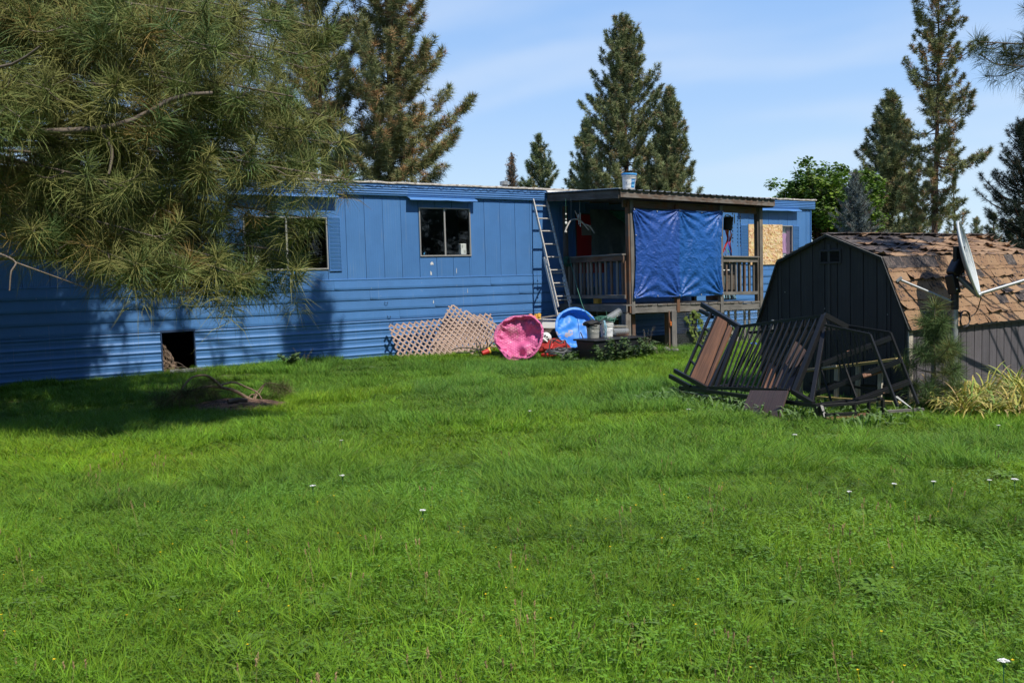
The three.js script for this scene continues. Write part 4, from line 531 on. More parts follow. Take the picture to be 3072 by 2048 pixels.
  tb('clear_plastic_tube', 'clear plastic tube sticking up from the rope tangle on the bucket', [-0.27, 0.86, 2.6], [0.5, 0.21, 0.0], 0.075);
  tb('clear_plastic_tube', 'cloudy plastic roll lying behind the white labelled bucket on the tub', [-0.05, 0.56, 2.62], [0.42, -0.02, -0.02], 0.07);
  const sp = thing('scrap_wood', 'bundle of pale sticks lying behind the buckets at the porch post', 'wood', [0.0, 0.62, 2.5]); mesh('stick', [beam([-0.25, 0.05, 0], [0.28, 0.02, 0], 0.02, 0.015)], M.woodPale, sp); mesh('stick', [beam([-0.22, 0.08, -0.03], [0.25, 0.045, 0], 0.015, 0.012)], M.galv, sp); mesh('stick', [beam([-0.1, -0.12, 0.05], [0.22, -0.13, 0.06], 0.08, 0.06)], M.tread, sp);
}
{ // stones and vine by the porch foot
  const R = rng(29), sm = (n => std({ map: tex(128, (u, v) => cmix([0.17, 0.16, 0.15], [0.28, 0.265, 0.245], n(u, v)), [2, 2], true), roughness: 0.95 }))(multi(960, [[6, 1], [20, 1]]));
  [['pale stone beside the lower middle porch post', 1.55, 2.32, 0.10], ['flat stone in the dark opening left of the lower middle post', 1.3, 2.15, 0.12], ['small stone standing before the dark opening under the deck', 1.62, 2.52, 0.07]].forEach(([lab, x, z, s]) => { const g = new THREE.IcosahedronGeometry(s, 3), p = g.attributes.position; for (let i = 0; i < p.count; i++) { const q = 1 + 0.3 * PN.noise(p.getX(i) * 9 + x * 7, p.getY(i) * 9, p.getZ(i) * 9); p.setXYZ(i, p.getX(i) * q * 1.3, p.getY(i) * q * 0.75, p.getZ(i) * q); } g.computeVertexNormals(); const o = mesh('stone', g, sm); o.position.set(x, 0.05, z); o.rotation.y = R() * 6; mark(o, lab, 'stone'); });
  const v = thing('climbing_vine', 'green vine climbing the wire mesh under the porch deck', 'vine', [2.55, 0, 2.34]); const lf = [], stem = [];
  for (let k = 0; k < 6; k++) { const x0 = -0.2 + k * 0.07, q = []; for (let j = 0; j < 7; j++) q.push([x0 + 0.08 * Math.sin(j + k) - 0.03 * j, 0.02 + j * 0.14, 0.01 * Math.sin(j * 3)]); stem.push(tube(q, 0.004, 20, 4)); for (let i = 0; i < 24; i++) { const t = R() * 6, j = Math.floor(t), f = t - j, x = lerp(q[j][0], q[j + 1][0], f), y = lerp(q[j][1], q[j + 1][1], f); const g = new THREE.CircleGeometry(0.034 * (0.7 + R() * 0.6), 6); g.scale(0.85, 1.1, 1); g.rotateZ(R() * 6); g.rotateX(-0.5 + R() * 0.9); g.rotateY((R() - 0.5) * 1.4); g.translate(x + (R() - 0.5) * 0.07, y + (R() - 0.5) * 0.05, 0.02 + R() * 0.05); lf.push(g); } }
  mesh('stem', stem, M.twig, v); mark(mesh('leaves', lf, leafMat(0.14, 0.20, 0.03), v), null, null, null, 'stuff');
  const hk = thing('orange_hook', 'small orange plastic piece hanging beside the dark opening under the porch', 'hook', [1.68, 0.62, 2.34]); mesh('hook_body', [wbox(-0.022, 0.022, -0.05, 0.05, -0.01, 0.02, 0.012), tube([[0, 0.05, 0], [0, 0.1, 0]], 0.004, 4, 4)], std({ color: lin(0.6, 0.16, 0.03), roughness: 0.5 }), hk);
}

// ------------------------------------------------------------ shed
const SH = { x0: -2.113, x1: 1.62, zr: 10.265, zl: 7.945, zp: 9.105, ey: 0.955, by: 1.83, bo: 0.80, py: 2.155 };
{
  const o = thing('shed', 'black gambrel roofed garden shed with curled brown shingles right of the lawn', 'shed', [0, 0, 0]);
  const n = multi(1001, [[20, 1], [80, 1]]), st = stretched(1005, 3, 150), bl = multi(1009, [[5, 1], [13, 0.6]]);
  const sid = (c) => std({ map: tex(512, (u, v) => cmul(c, 0.7 + 0.3 * st(u, v) + 0.35 * bl(u, v) * 0.9), [0.8, 0.8], true), bumpMap: tex(512, (u, v) => 0.6 * st(u, v) + 0.4 * n(u, v), [0.8, 0.8]), bumpScale: 0.006, roughness: 0.8 });
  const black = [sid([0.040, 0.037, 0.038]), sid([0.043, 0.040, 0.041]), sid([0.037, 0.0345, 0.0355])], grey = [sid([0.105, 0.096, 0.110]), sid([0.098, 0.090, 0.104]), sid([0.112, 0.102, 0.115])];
  const zr = SH.zp + 1.128, zl = SH.zp - 1.128; // wall faces
  const oy = z => { const d = Math.abs(z - SH.zp); return d < SH.bo ? lerp(SH.py, SH.by, d / SH.bo) : lerp(SH.by, SH.ey, (d - SH.bo) / (1.16 - SH.bo)); };
  const R = rng(61); const door = [8.30, 9.90]; let k = 0;
  // gable boards between grooves: shapes in (z, y) turned to face -x
  const gable = (x, flip) => { const cuts = [zl]; for (let z = zl + 0.12; z < zr - 0.03; z += 0.1905) cuts.push(z); cuts.push(zr);
    for (let i = 0; i < cuts.length - 1; i++) { const a = cuts[i] + 0.005, b = cuts[i + 1] - 0.005, top = []; for (const q of [b, SH.zp + SH.bo, SH.zp, SH.zp - SH.bo, a]) if (q <= b && q >= a) top.push([q, oy(q) - 0.012]); const g = slab([[a, -0.02], [b, -0.02], ...top], 0.014, 0.003); g.rotateY(-Math.PI / 2); metricUV(g, [R() * 5, R() * 5], 1); g.translate(x + (flip ? 0.014 : 0.0), 0, 0); mesh('siding_board', g, black[k++ % 3], o); } };
  gable(SH.x0 + 0.016, false); gable(SH.x1, true);
  const shp = pad => { const s = [[zl + pad, -0.02], [zr - pad, -0.02], [zr - pad, SH.ey - pad]]; s.push([SH.zp + SH.bo - pad, SH.by - pad], [SH.zp, SH.py - pad], [SH.zp - SH.bo + pad, SH.by - pad], [zl + pad, SH.ey - pad]); return s; };
  const inner = slab(shp(0.02), SH.x1 - SH.x0 - 0.06, 0); inner.rotateY(-Math.PI / 2); inner.translate(SH.x1 - 0.03, 0, 0); mesh('inner_wall', inner, M.blackVoid, o);
  // long walls
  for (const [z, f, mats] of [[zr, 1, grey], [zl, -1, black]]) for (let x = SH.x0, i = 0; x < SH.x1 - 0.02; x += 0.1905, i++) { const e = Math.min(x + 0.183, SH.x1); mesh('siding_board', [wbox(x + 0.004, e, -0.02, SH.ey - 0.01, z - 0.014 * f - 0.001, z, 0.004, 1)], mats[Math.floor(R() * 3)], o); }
  mesh('corner_board', [wbox(SH.x0 - 0.012, SH.x0 + 0.075, -0.02, SH.ey - 0.012, zr + 0.001, zr + 0.02, 0.003)], M.woodPale, o, 'bare weathered corner board of the shed');
  // door seams, hinge strip, vent
  mesh('door_batten', [wbox(SH.x0 - 0.014, SH.x0 + 0.001, 0.05, 2.03, 9.10, 9.135, 0.003)], std({ color: lin(0.055, 0.05, 0.05), roughness: 0.7 }), o);
  for (const z of [door[0], door[1]]) mesh('door_trim', [wbox(SH.x0 - 0.010, SH.x0 + 0.001, 0.05, oy(z) - 0.05, z, z + 0.045, 0.003)], black[1], o);
  const v = new THREE.Group(); v.name = 'vent'; o.add(v); mesh('vent_frame', [wbox(SH.x0 - 0.02, SH.x0 + 0.001, 1.935, 1.962, 8.975, 9.305), wbox(SH.x0 - 0.02, SH.x0 + 0.001, 1.776, 1.803, 8.975, 9.305), wbox(SH.x0 - 0.02, SH.x0 + 0.001, 1.803, 1.935, 8.975, 9.0), wbox(SH.x0 - 0.02, SH.x0 + 0.001, 1.803, 1.935, 9.28, 9.305)], black[0], v);
  for (let i = 0; i < 7; i++) mesh('louvre', [beam([SH.x0 - 0.005, 1.812 + i * 0.018, 9.0], [SH.x0 - 0.005, 1.812 + i * 0.018, 9.28], 0.006, 0.02, V(-0.7, 0.7, 0), 0.001)], M.blackPaint, v);
  for (let i = 0; i < 14; i++) { const z = zl + 0.1 + R() * 2.05, y = 0.4 + R() * 1.2; if (y < oy(z) - 0.1) mesh('screw_head', [new THREE.SphereGeometry(0.007, 8, 6).translate(SH.x0 - 0.001, y, z)], M.aluFrame, o); }
  // roof: deck boards, then each shingle tab
  const slopes = [[[SH.zr + 0.012, SH.ey - 0.012], [SH.zp + SH.bo, SH.by]], [[SH.zp + SH.bo, SH.by], [SH.zp, SH.py]], [[SH.zl - 0.012, SH.ey - 0.012], [SH.zp - SH.bo, SH.by]], [[SH.zp - SH.bo, SH.by], [SH.zp, SH.py]]];
  const X0 = SH.x0 - 0.03, X1 = SH.x1 + 0.05;
  slopes.forEach(([a, b], i) => { const g = beam([(X0 + X1) / 2, a[1], a[0]], [(X0 + X1) / 2, b[1], b[0]], X1 - X0, 0.014, V(0, 1, 0), 0); mesh('roof_deck', g, M.woodDark, o); });
  const edge = std({ color: lin(0.22, 0.21, 0.2), roughness: 0.6 });
  for (const [a, b] of slopes) mesh('edge_trim', [beam([X0 - 0.012, a[1] - 0.012, a[0]], [X0 - 0.012, b[1] - 0.012, b[0]], 0.02, 0.03, V(0, 1, 0), 0.002)], M.blackPaint, o), mesh('edge_trim', [beam([X0 - 0.014, a[1] + 0.006, a[0]], [X0 - 0.014, b[1] + 0.006, b[0]], 0.024, 0.006, V(0, 1, 0), 0.001)], edge, o);
  mesh('edge_trim', [beam([X0, SH.ey - 0.022, SH.zr + 0.005], [X1, SH.ey - 0.022, SH.zr + 0.005], 0.03, 0.03, V(0, 1, 0), 0.002)], M.blackPaint, o);
  // shingle tabs: plates curled at their lower corners
  const gn = multi(1021, [[64, 1], [128, 1], [256, 1]]), pn = multi(1031, [[6, 1], [14, 1], [33, 0.7]]);
  const shM = (c, d, amt) => std({ map: tex(256, (u, w) => { const g = gn(u, w), p = pn(u, w); return cmul(cmix(c, d, sstep(p, 0.66 - amt, 0.74 - amt)), 0.55 + 0.9 * g); }, [2, 2], true), bumpMap: tex(256, (u, w) => gn(u, w), [2, 2]), bumpScale: 0.004, roughness: 0.95 });
  const D = [0.045, 0.04, 0.042], tabM = [shM([0.31, 0.19, 0.108], D, -0.05), shM([0.275, 0.162, 0.092], D, -0.02), shM([0.34, 0.215, 0.127], D, -0.08), shM([0.24, 0.143, 0.085], D, 0.05)], darkM = [shM([0.085, 0.065, 0.058], D, 0.1), shM([0.06, 0.05, 0.048], [0.12, 0.1, 0.09], 0.1), shM([0.13, 0.10, 0.09], D, 0.15)];
  const W = 0.252, E = 0.128, LEN = 0.165;
  const tab = (seed, curl) => { const Q = rng(seed), cl = curl * (0.5 + Q()), cr2 = curl * (0.3 + 0.9 * Q()), mid = curl * 0.5 * Q(), N = 4, P = (u, v) => { const lo = Math.pow(v, 2.2), x = (u - 0.5) * (W - 0.006), s = v * LEN; let h = 0.004 + lo * (cl * Math.pow(1 - u, 2) + cr2 * Math.pow(u, 3) - mid * Math.sin(u * 3.14)) + 0.008 * v; return [x + 0.004 * (Q() - 0.5) * v, s + (v > 0.9 ? 0.012 * (Q() - 0.6) : 0) - lo * Math.max(cl * (1 - u), cr2 * u) * 0.3, h]; };
    const T = [], B = []; for (let j = 0; j <= N; j++) for (let i = 0; i <= N; i++) { const p = P(i / N, j / N); T.push(p); } const pos = [], uv = [], th = 0.005; const quad = (a, b, c, d) => { for (const p of [a, b, c, a, c, d]) { pos.push(...p); uv.push(p[0], p[1]); } }; const at = (i, j) => T[j * (N + 1) + i], dn = p => [p[0], p[1], p[2] - th];
    for (let j = 0; j < N; j++) for (let i = 0; i < N; i++) quad(at(i, j), at(i, j + 1), at(i + 1, j + 1), at(i + 1, j));
    for (let i = 0; i < N; i++) quad(at(i, N), dn(at(i, N)), dn(at(i + 1, N)), at(i + 1, N)); for (let j = 0; j < N; j++) { quad(at(0, j), dn(at(0, j)), dn(at(0, j + 1)), at(0, j + 1)); quad(at(N, j), at(N, j + 1), dn(at(N, j + 1)), dn(at(N, j))); }
    const g = new THREE.BufferGeometry(); g.setAttribute('position', new THREE.Float32BufferAttribute(pos, 3)); g.setAttribute('uv', new THREE.Float32BufferAttribute(uv, 2)); g.computeVertexNormals(); return g; };
  const flat = [1, 2, 3].map(i => tab(i, 0.006)), curly = [4, 5, 6, 7, 8].map(i => tab(i, 0.062));
  slopes.forEach(([a, b], si) => { if (si === 2) return; // the far lower slope faces away
    const up = V(0, b[1] - a[1], b[0] - a[0]), L = up.length(); up.normalize(); const ex = V(si < 2 ? 1 : -1, 0, 0), nrm = ex.clone().cross(up.clone().negate()); if (nrm.y < 0) nrm.negate(); const dn = up.clone().negate(); const exx = dn.clone().cross(nrm);
    const rows = Math.ceil(L / E) + (si === 0 ? 0 : 0); for (let r = 0; r < rows; r++) { const d = Math.min(r * E + LEN - 0.01, L + 0.01), off = (r % 2) * W / 2 + R() * 0.02; const step = si === 3 ? 3 : 1;
      for (let x = X0 - off + W / 2; x < X1; x += W * (si === 3 ? 1 : 1)) { if (si === 3 && x > 0.4) break; const c = V(x, a[1], a[0]).addScaledVector(up, d).addScaledVector(nrm, 0.010 + (r % 2) * 0.001);
        const along = (x - X0) / (X1 - X0), P2 = PN.noise(x * 0.9, r * 0.35 + si * 7, 4.4); let g, m;
        if (si === 0) { const c1 = P2 > -0.12 && along > 0.16 || R() < 0.18; g = (r < 6 && c1 ? curly : flat)[Math.floor(R() * (r < 6 && c1 ? 5 : 3))]; m = (R() < (along > 0.5 && r > 1 && r < 6 ? 0.3 : 0.07) || (r === rows - 1 && along < 0.3)) ? darkM[Math.floor(R() * 3)] : tabM[Math.floor(R() * 4)]; }
        else if (si === 1) { const dark = along < 0.22 + 0.09 * r - 0.03 + 0.3 * P2 * 0.4 && r > 0 && !(r === 1 && along > 0.25) ; g = (R() < 0.5 ? curly : flat)[Math.floor(R() * 3)]; m = dark && R() < 0.93 ? darkM[Math.floor(R() * 3)] : tabM[Math.floor(R() * 4)]; }
        else { g = flat[Math.floor(R() * 3)]; m = darkM[Math.floor(R() * 3)]; }
        const lo = Math.max(x - W / 2, X0 - 0.012), hi = Math.min(x + W / 2, X1); if (hi - lo < 0.05) continue; c.x = (lo + hi) / 2; const q = mesh('shingle', g, m, o); q.scale.x = (hi - lo) / W; q.matrixAutoUpdate = true; const mt = new THREE.Matrix4().makeBasis(exx, dn, nrm); q.quaternion.setFromRotationMatrix(mt); q.position.copy(c); q.rotateZ((R() - 0.5) * 0.04); } } });
  const capG = beam([0, 0, 0], [0.26, 0, 0], 0.2, 0.008, V(0, 1, 0), 0.002); for (let x = X0; x < X1; x += 0.15) { const q = mesh('ridge_cap', capG, R() < 0.12 ? tabM[2] : darkM[Math.floor(R() * 3)], o); q.position.set(x, SH.py + 0.012 + R() * 0.006, SH.zp); q.rotation.z = 0.05; q.rotation.x = (R() - 0.5) * 0.14; }
}

// ------------------------------------------------------------ satellite dish
{
  const o = thing('satellite_dish', 'large grey satellite dish on a galvanised pole beside the shed wall', 'satellite dish', [-1.55, 0, 10.5]); const px = 0, pz = 0;
  const grey = std({ color: lin(0.55, 0.59, 0.60), roughness: 0.5, side: THREE.DoubleSide });
  mesh('pole', [taper([[-0.02, 0.0, 0], [0, 0.8, 0], [0.0, 1.48, 0]], 0.04, 0.037, 16, 18)], M.galv, o); mesh('pole_sleeve', [cyl([0.0, 1.17, 0], [0.0, 1.50, 0], 0.046, 0.046, 18)], M.blackPaint, o);
  const C = V(0.16, 1.79, 0.08), nrm = V(0.385, 0.25, 0.885).normalize(); // centre and pointing of the reflector
  const d = new THREE.Group(); d.name = 'reflector'; o.add(d); d.position.copy(C); d.quaternion.setFromUnitVectors(V(0, 0, 1), nrm);
  const A = 0.41, B = 0.465; mesh('reflector_face', sheet(60, 12, (u, v) => { const a = u * 2 * Math.PI, r = v; return V(A * r * Math.cos(a), B * r * Math.sin(a), 0.06 * (r * r - 1)); }), grey, d);
  mesh('reflector_back', sheet(60, 12, (u, v) => { const a = u * 2 * Math.PI, r = v; return V(A * r * Math.cos(a), B * r * Math.sin(a), 0.06 * (r * r - 1) - 0.012); }), std({ color: lin(0.20, 0.21, 0.22), roughness: 0.6, side: THREE.DoubleSide }), d);
  const rim = new THREE.TorusGeometry(1, 0.014, 8, 80); { const p = rim.attributes.position; for (let i = 0; i < p.count; i++) { const x = p.getX(i), y = p.getY(i), l = Math.hypot(x, y), k = (l - 1); p.setXYZ(i, x / l * (A + k), y / l * (B + k), p.getZ(i)); } } mesh('reflector_rim', rim, grey, d);
  // bracket behind
  const bk = C.clone().addScaledVector(nrm, -0.11); mesh('bracket', [beam([0, 1.36, 0], [-0.03, 1.60, -0.04], 0.11, 0.12, V(0, 0, 1), 0.02), beam([-0.02, 1.58, -0.03], [bk.x, bk.y, bk.z], 0.12, 0.15, V(0, 1, 0), 0.03), beam([bk.x, bk.y - 0.18, bk.z], [bk.x, bk.y + 0.18, bk.z], 0.2, 0.05, V(0, 0, 1), 0.01)], M.blackPaint, o);
  for (const q of [[-0.06, 1.42, 0.06], [0.06, 1.43, 0.06], [-0.05, 1.56, 0.06], [0.04, 1.6, 0.08]]) mesh('bolt', [new THREE.SphereGeometry(0.012, 8, 6).translate(...q)], M.galv, o);
  const low = V(0, -B, 0).applyQuaternion(d.quaternion).add(C); mesh('feed_arm', [cyl([low.x - 0.04, low.y, low.z - 0.02], [low.x + 1.45, low.y + 0.36, low.z + 0.55], 0.021, 0.021, 12)], M.galv, o); mesh('feed_arm_tip', [cyl([low.x + 0.7, low.y + 0.174, low.z + 0.265], [low.x + 1.5, low.y + 0.372, low.z + 0.569], 0.026, 0.026, 12)], std({ color: lin(0.42, 0.43, 0.36), roughness: 0.5 }), o);
  mesh('arm_clamp', [beam([bk.x, bk.y - 0.2, bk.z], [low.x, low.y, low.z], 0.07, 0.05, V(0, 0, 1), 0.008), new THREE.SphereGeometry(0.035, 10, 8).translate(low.x, low.y, low.z)], M.galv, o);
  mesh('strut', [cyl([0, 1.25, 0], [-0.50, 1.555, -0.43], 0.017, 0.017, 10), beam([-0.53, 1.53, -0.45], [-0.48, 1.58, -0.41], 0.05, 0.03, V(0, 1, 0), 0.004)], M.galv, o);
  mesh('cable', [tube(Array.from({ length: 30 }, (_, i) => { const a = i * 0.44; return [0.10 + Math.cos(a) * (0.10 + 0.006 * (i % 3)), 1.05 + Math.sin(a) * 0.10, 0.07 + 0.01 * Math.sin(i)]; }), 0.0065, 260, 6), tube([[0.2, 1.06, 0.07], [0.3, 1.12, 0.1], [low.x, low.y - 0.03, low.z + 0.03]], 0.006, 14, 6), tube([[0.03, 1.15, 0.05], [0.05, 0.9, 0.05], [0.04, 0.4, 0.06], [0.02, 0.02, 0.1]], 0.005, 16, 6)], M.blackPlastic, o);
}

// ------------------------------------------------------------ heap of black steel stair parts before the shed
{
  const bar = (o, name, a, b, w, h = w, m = M.blackPaint, up) => mesh(name, [beam([a[0] - o.position.x, a[1] - o.position.y, a[2] - o.position.z], [b[0] - o.position.x, b[1] - o.position.y, b[2] - o.position.z], w, h, up, 0.002)], m, o);
  const mixp = (a, b, t) => [lerp(a[0], b[0], t), lerp(a[1], b[1], t), lerp(a[2], b[2], t)];
  const board = (o, name, P, th, m, lab) => { // flat quad board with thickness
    const q = P.map(p => V(p[0] - o.position.x, p[1] - o.position.y, p[2] - o.position.z)), n = q[1].clone().sub(q[0]).cross(q[3].clone().sub(q[0])).normalize().multiplyScalar(th); const pos = [], uv = []; const L = q[0].distanceTo(q[3]), Wd = q[0].distanceTo(q[1]); const f = (a, b, c, d, U) => { [a, b, c, a, c, d].forEach((p, i) => { pos.push(p.x, p.y, p.z); const k = [0, 1, 2, 0, 2, 3][i]; uv.push(k === 0 || k === 1 ? 0 : L, k === 0 || k === 3 ? 0 : Wd); }); };
    const t = q.map(p => p.clone().add(n)); f(t[0], t[1], t[2], t[3]); f(q[3], q[2], q[1], q[0]); for (let i = 0; i < 4; i++) { const j = (i + 1) % 4; f(q[i], q[j], t[j], t[i]); } const g = new THREE.BufferGeometry(); g.setAttribute('position', new THREE.Float32BufferAttribute(pos, 3)); g.setAttribute('uv', new THREE.Float32BufferAttribute(uv, 2)); g.computeVertexNormals(); return mesh(name, g, m, o, lab); };
  // left: stair flight tipped on its side, brown treads between its stringers
  const a = thing('stair_flight', 'tipped black steel stair flight with two long brown treads at the left of the heap', 'stair', [-2.7, 0.1, 7.5]);
  bar(a, 'stringer', [-2.28, 1.24, 7.02], [-2.46, 0.93, 7.91], 0.05, 0.07); bar(a, 'stringer', [-2.3, 1.15, 7.0], [-2.35, 1.06, 7.30], 0.05, 0.05);
  bar(a, 'stringer', [-2.9, 0.30, 7.05], [-3.05, 0.115, 7.83], 0.04, 0.06); bar(a, 'stringer', [-2.95, 0.22, 7.0], [-3.0, 0.10, 7.46], 0.04, 0.06);
  bar(a, 'frame_bar', [-2.35, 1.12, 7.27], [-2.9, 0.26, 7.25], 0.035); bar(a, 'frame_bar', [-2.40, 1.07, 7.42], [-2.95, 0.20, 7.40], 0.03, 0.045); bar(a, 'frame_bar', [-2.42, 0.96, 7.67], [-2.985, 0.12, 7.72], 0.03, 0.035); bar(a, 'frame_bar', [-2.45, 0.92, 7.86], [-3.04, 0.10, 7.85], 0.045, 0.05);
  for (const t of [0.25, 0.5, 0.78]) bar(a, 'cross_bar', mixp([-2.35, 1.12, 7.27], [-2.9, 0.26, 7.25], t), mixp([-2.40, 1.07, 7.42], [-2.95, 0.20, 7.40], t), 0.03);
  board(a, 'tread', [[-2.395, 1.063, 7.455], [-2.415, 0.985, 7.652], [-2.975, 0.13, 7.705], [-2.945, 0.217, 7.43]], -0.03, M.tread); board(a, 'tread', [[-2.43, 0.945, 7.69], [-2.44, 0.915, 7.77], [-3.01, 0.115, 7.80], [-2.985, 0.125, 7.74]], -0.03, M.tread);
  // railing panel with slanted balusters
  const b = thing('railing_panel', 'black steel railing panel with slanted balusters leaning in the middle of the heap', 'railing', [-2.9, 0.1, 8.6]);
  const T0 = [-2.5, 0.944, 7.93], T1 = [-2.76, 1.14, 9.52], B0 = [-2.95, 0.085, 7.28], B1 = [-3.25, 0.236, 9.35]; bar(b, 'top_rail', T0, T1, 0.042); bar(b, 'bottom_rail', B0, B1, 0.03, 0.045); bar(b, 'end_post', T1, [-3.3, 0.23, 9.48], 0.062); bar(b, 'end_post', T0, [-3.02, 0.11, 7.95], 0.05);
  for (let i = 1; i < 14; i++) { const t = i / 14; bar(b, 'baluster', mixp(T0, T1, t), mixp(mixp(B0, B1, 0.36), B1, t), 0.02); }
  const b2 = thing('railing_panel', 'second black railing panel lying close behind the leaning one', 'railing', [-2.75, 0.1, 8.8]); const U0 = [-2.42, 0.86, 8.05], U1 = [-2.5, 0.99, 9.35], L0 = [-2.8, 0.14, 8.0], L1 = [-2.95, 0.2, 9.2]; bar(b2, 'top_rail', U0, U1, 0.04); bar(b2, 'bottom_rail', L0, L1, 0.035); for (let i = 0; i < 12; i++) { const t = (i + 0.5) / 12; bar(b2, 'baluster', mixp(U0, U1, t), mixp(L0, L1, clamp(t - 0.1, 0, 1)), 0.018); } for (const t of [0.3, 0.42, 0.72, 0.95]) { const p = mixp(U0, U1, t); bar(b2, 'upright_stub', [p[0], p[1] - 0.03, p[2]], [p[0] + 0.01, p[1] + 0.15, p[2] + 0.015], 0.03, 0.03, t === 0.3 ? M.galv : M.blackPaint); }
  board(b2, 'brown_panel', [[-2.5, 0.80, 8.876], [-2.55, 0.674, 9.083], [-2.98, 0.2, 9.165], [-2.98, 0.225, 8.9]], 0.02, M.treadDark); board(b2, 'brown_panel', [[-2.7, 0.50, 8.62], [-2.72, 0.47, 8.72], [-3.0, 0.18, 8.95], [-3.0, 0.2, 8.72]], 0.02, M.tread);
  // frame lying in the grass
  const c = thing('base_frame', 'flat black steel frame lying in the grass under the heap', 'frame', [-3.2, 0.05, 8.8]); bar(c, 'frame_bar', [-2.95, 0.07, 7.22], [-3.42, 0.12, 9.9], 0.045); bar(c, 'frame_bar', [-2.97, 0.0, 7.32], [-3.40, 0.02, 9.0], 0.04); bar(c, 'frame_leg', [-2.95, 0.09, 7.24], [-2.95, -0.04, 7.24], 0.06); bar(c, 'frame_bar', [-3.0, 0.1, 7.5], [-3.2, 0.08, 8.6], 0.03); bar(c, 'frame_bar', [-3.3, 0.243, 9.458], [-3.4, 0.14, 9.83], 0.055); bar(c, 'frame_bar', [-2.4, 0.08, 7.6], [-3.0, 0.06, 7.5], 0.035); bar(c, 'frame_bar', [-2.5, 0.06, 8.7], [-3.3, 0.07, 8.8], 0.035);
  const rr2 = rng(3); for (let i = 0; i < 5; i++) bar(c, 'loose_rod', [-2.6 - rr2() * 0.3, 0.1, 8.2 + i * 0.15], [-3.0, 0.12 + rr2() * 0.1, 8.6 + i * 0.12], 0.014);
  const f = thing('box_frame', 'low black steel box frame with a brown board at the right end of the heap', 'frame', [-3.3, 0.0, 10.1]); const Q = [[-3.42, 0.13, 9.95], [-3.1, 0.145, 10.17], [-3.1, 0.0, 10.17], [-3.46, 0.0, 10.03]]; for (let i = 0; i < 4; i++) bar(f, 'frame_bar', Q[i], Q[(i + 1) % 4], 0.035); bar(f, 'frame_bar', [-3.1, 0.145, 10.17], [-2.8, 0.188, 10.34], 0.035); bar(f, 'frame_bar', [-2.8, 0.18, 10.34], [-2.8, 0.0, 10.34], 0.035); bar(f, 'frame_bar', [-2.95, 0.165, 10.26], [-2.95, 0.0, 10.26], 0.03); bar(f, 'frame_bar', [-3.46, 0.03, 10.04], [-3.1, 0.03, 10.2], 0.04); bar(f, 'frame_leg', [-3.41, 0.12, 9.9], [-3.41, -0.05, 9.9], 0.06); bar(f, 'frame_bar', [-3.38, 0.12, 9.85], [-2.8, 0.12, 9.9], 0.04); board(f, 'brown_board', [[-3.47, 0.015, 10.06], [-3.1, 0.025, 10.215], [-3.1, -0.06, 10.22], [-3.47, -0.07, 10.07]], 0.02, M.tread); board(f, 'brown_board', [[-3.09, 0.03, 10.22], [-2.98, 0.035, 10.28], [-2.98, -0.05, 10.28], [-3.09, -0.05, 10.23]], 0.02, M.tread);
  const s = thing('brown_sheet', 'dark brown flat sheet leaning against the front edge of the heap', 'sheet', [-3.4, 0.08, 9.1]); board(s, 'sheet_panel', [[-3.3, 0.20, 8.80], [-3.36, 0.255, 9.435], [-3.62, -0.06, 9.50], [-3.52, -0.05, 8.84]], 0.018, M.treadDark);
  // right: open stair with sloping rails and three treads
  const r = thing('stair_flight', 'black steel stair with thin rails and three sloping treads at the right of the heap', 'stair', [-2.7, 0.1, 9.9]);
  const F0 = [-2.86, 1.03, 9.60], F1 = [-2.85, 0.934, 10.206], F2 = [-2.85, 0.12, 10.56], K0 = [-2.4, 1.0, 9.56], K1 = [-2.4, 0.928, 10.18], K2 = [-2.4, 0.10, 10.54];
  bar(r, 'top_rail', F0, F1, 0.03); bar(r, 'side_rail', F1, F2, 0.032); bar(r, 'top_rail', K0, K1, 0.03); bar(r, 'side_rail', K1, K2, 0.032); bar(r, 'cap_bar', [-2.77, 1.15, 9.52], [-2.53, 0.99, 9.68], 0.06, 0.06); bar(r, 'end_post', [-2.75, 1.05, 9.52], [-3.3, 0.14, 9.73], 0.05); bar(r, 'brace', [-2.86, 0.98, 9.62], [-2.4, 0.97, 9.6], 0.035);
  for (let i = 1; i < 8; i++) { const t = i / 8; bar(r, 'baluster', mixp(F0, F1, t), [-2.86, 0.42 + 0.25 * t, 9.78 + 0.42 * t], 0.016); bar(r, 'baluster', mixp(K0, K1, t), [-2.4, 0.6 + 0.2 * t, 9.72 + 0.44 * t], 0.016); }
  const step = (p, q, w, e) => { bar(r, 'step', p, q, w, 0.05); bar(r, 'step_lip', [p[0], p[1] + 0.03, p[2]], [q[0], q[1] + 0.03, q[2]], 0.03, 0.02); if (e) board(r, 'tread', e, 0.018, M.tread); };
  step([-2.86, 0.52, 9.50], [-2.4, 0.865, 10.19], 0.09, [[-2.66, 0.70, 9.74], [-2.5, 0.74, 9.84], [-2.44, 0.73, 9.90], [-2.72, 0.66, 9.80]]); step([-2.88, 0.13, 9.38], [-2.4, 0.60, 10.32], 0.13, [[-2.66, 0.44, 9.98], [-2.48, 0.49, 10.10], [-2.44, 0.47, 10.14], [-2.7, 0.41, 10.02]]); step([-2.9, 0.10, 9.96], [-2.4, 0.35, 10.42], 0.10, [[-2.64, 0.26, 10.22], [-2.46, 0.3, 10.33], [-2.42, 0.28, 10.36], [-2.66, 0.23, 10.26]]);
  bar(r, 'thin_leg', [-2.86, 0.52, 9.52], [-2.9, 0.06, 9.73], 0.022); bar(r, 'thin_leg', [-2.7, 0.62, 9.72], [-2.75, 0.08, 9.99], 0.022); bar(r, 'stringer', [-2.55, 0.3, 9.5], [-2.45, 0.16, 10.4], 0.03);
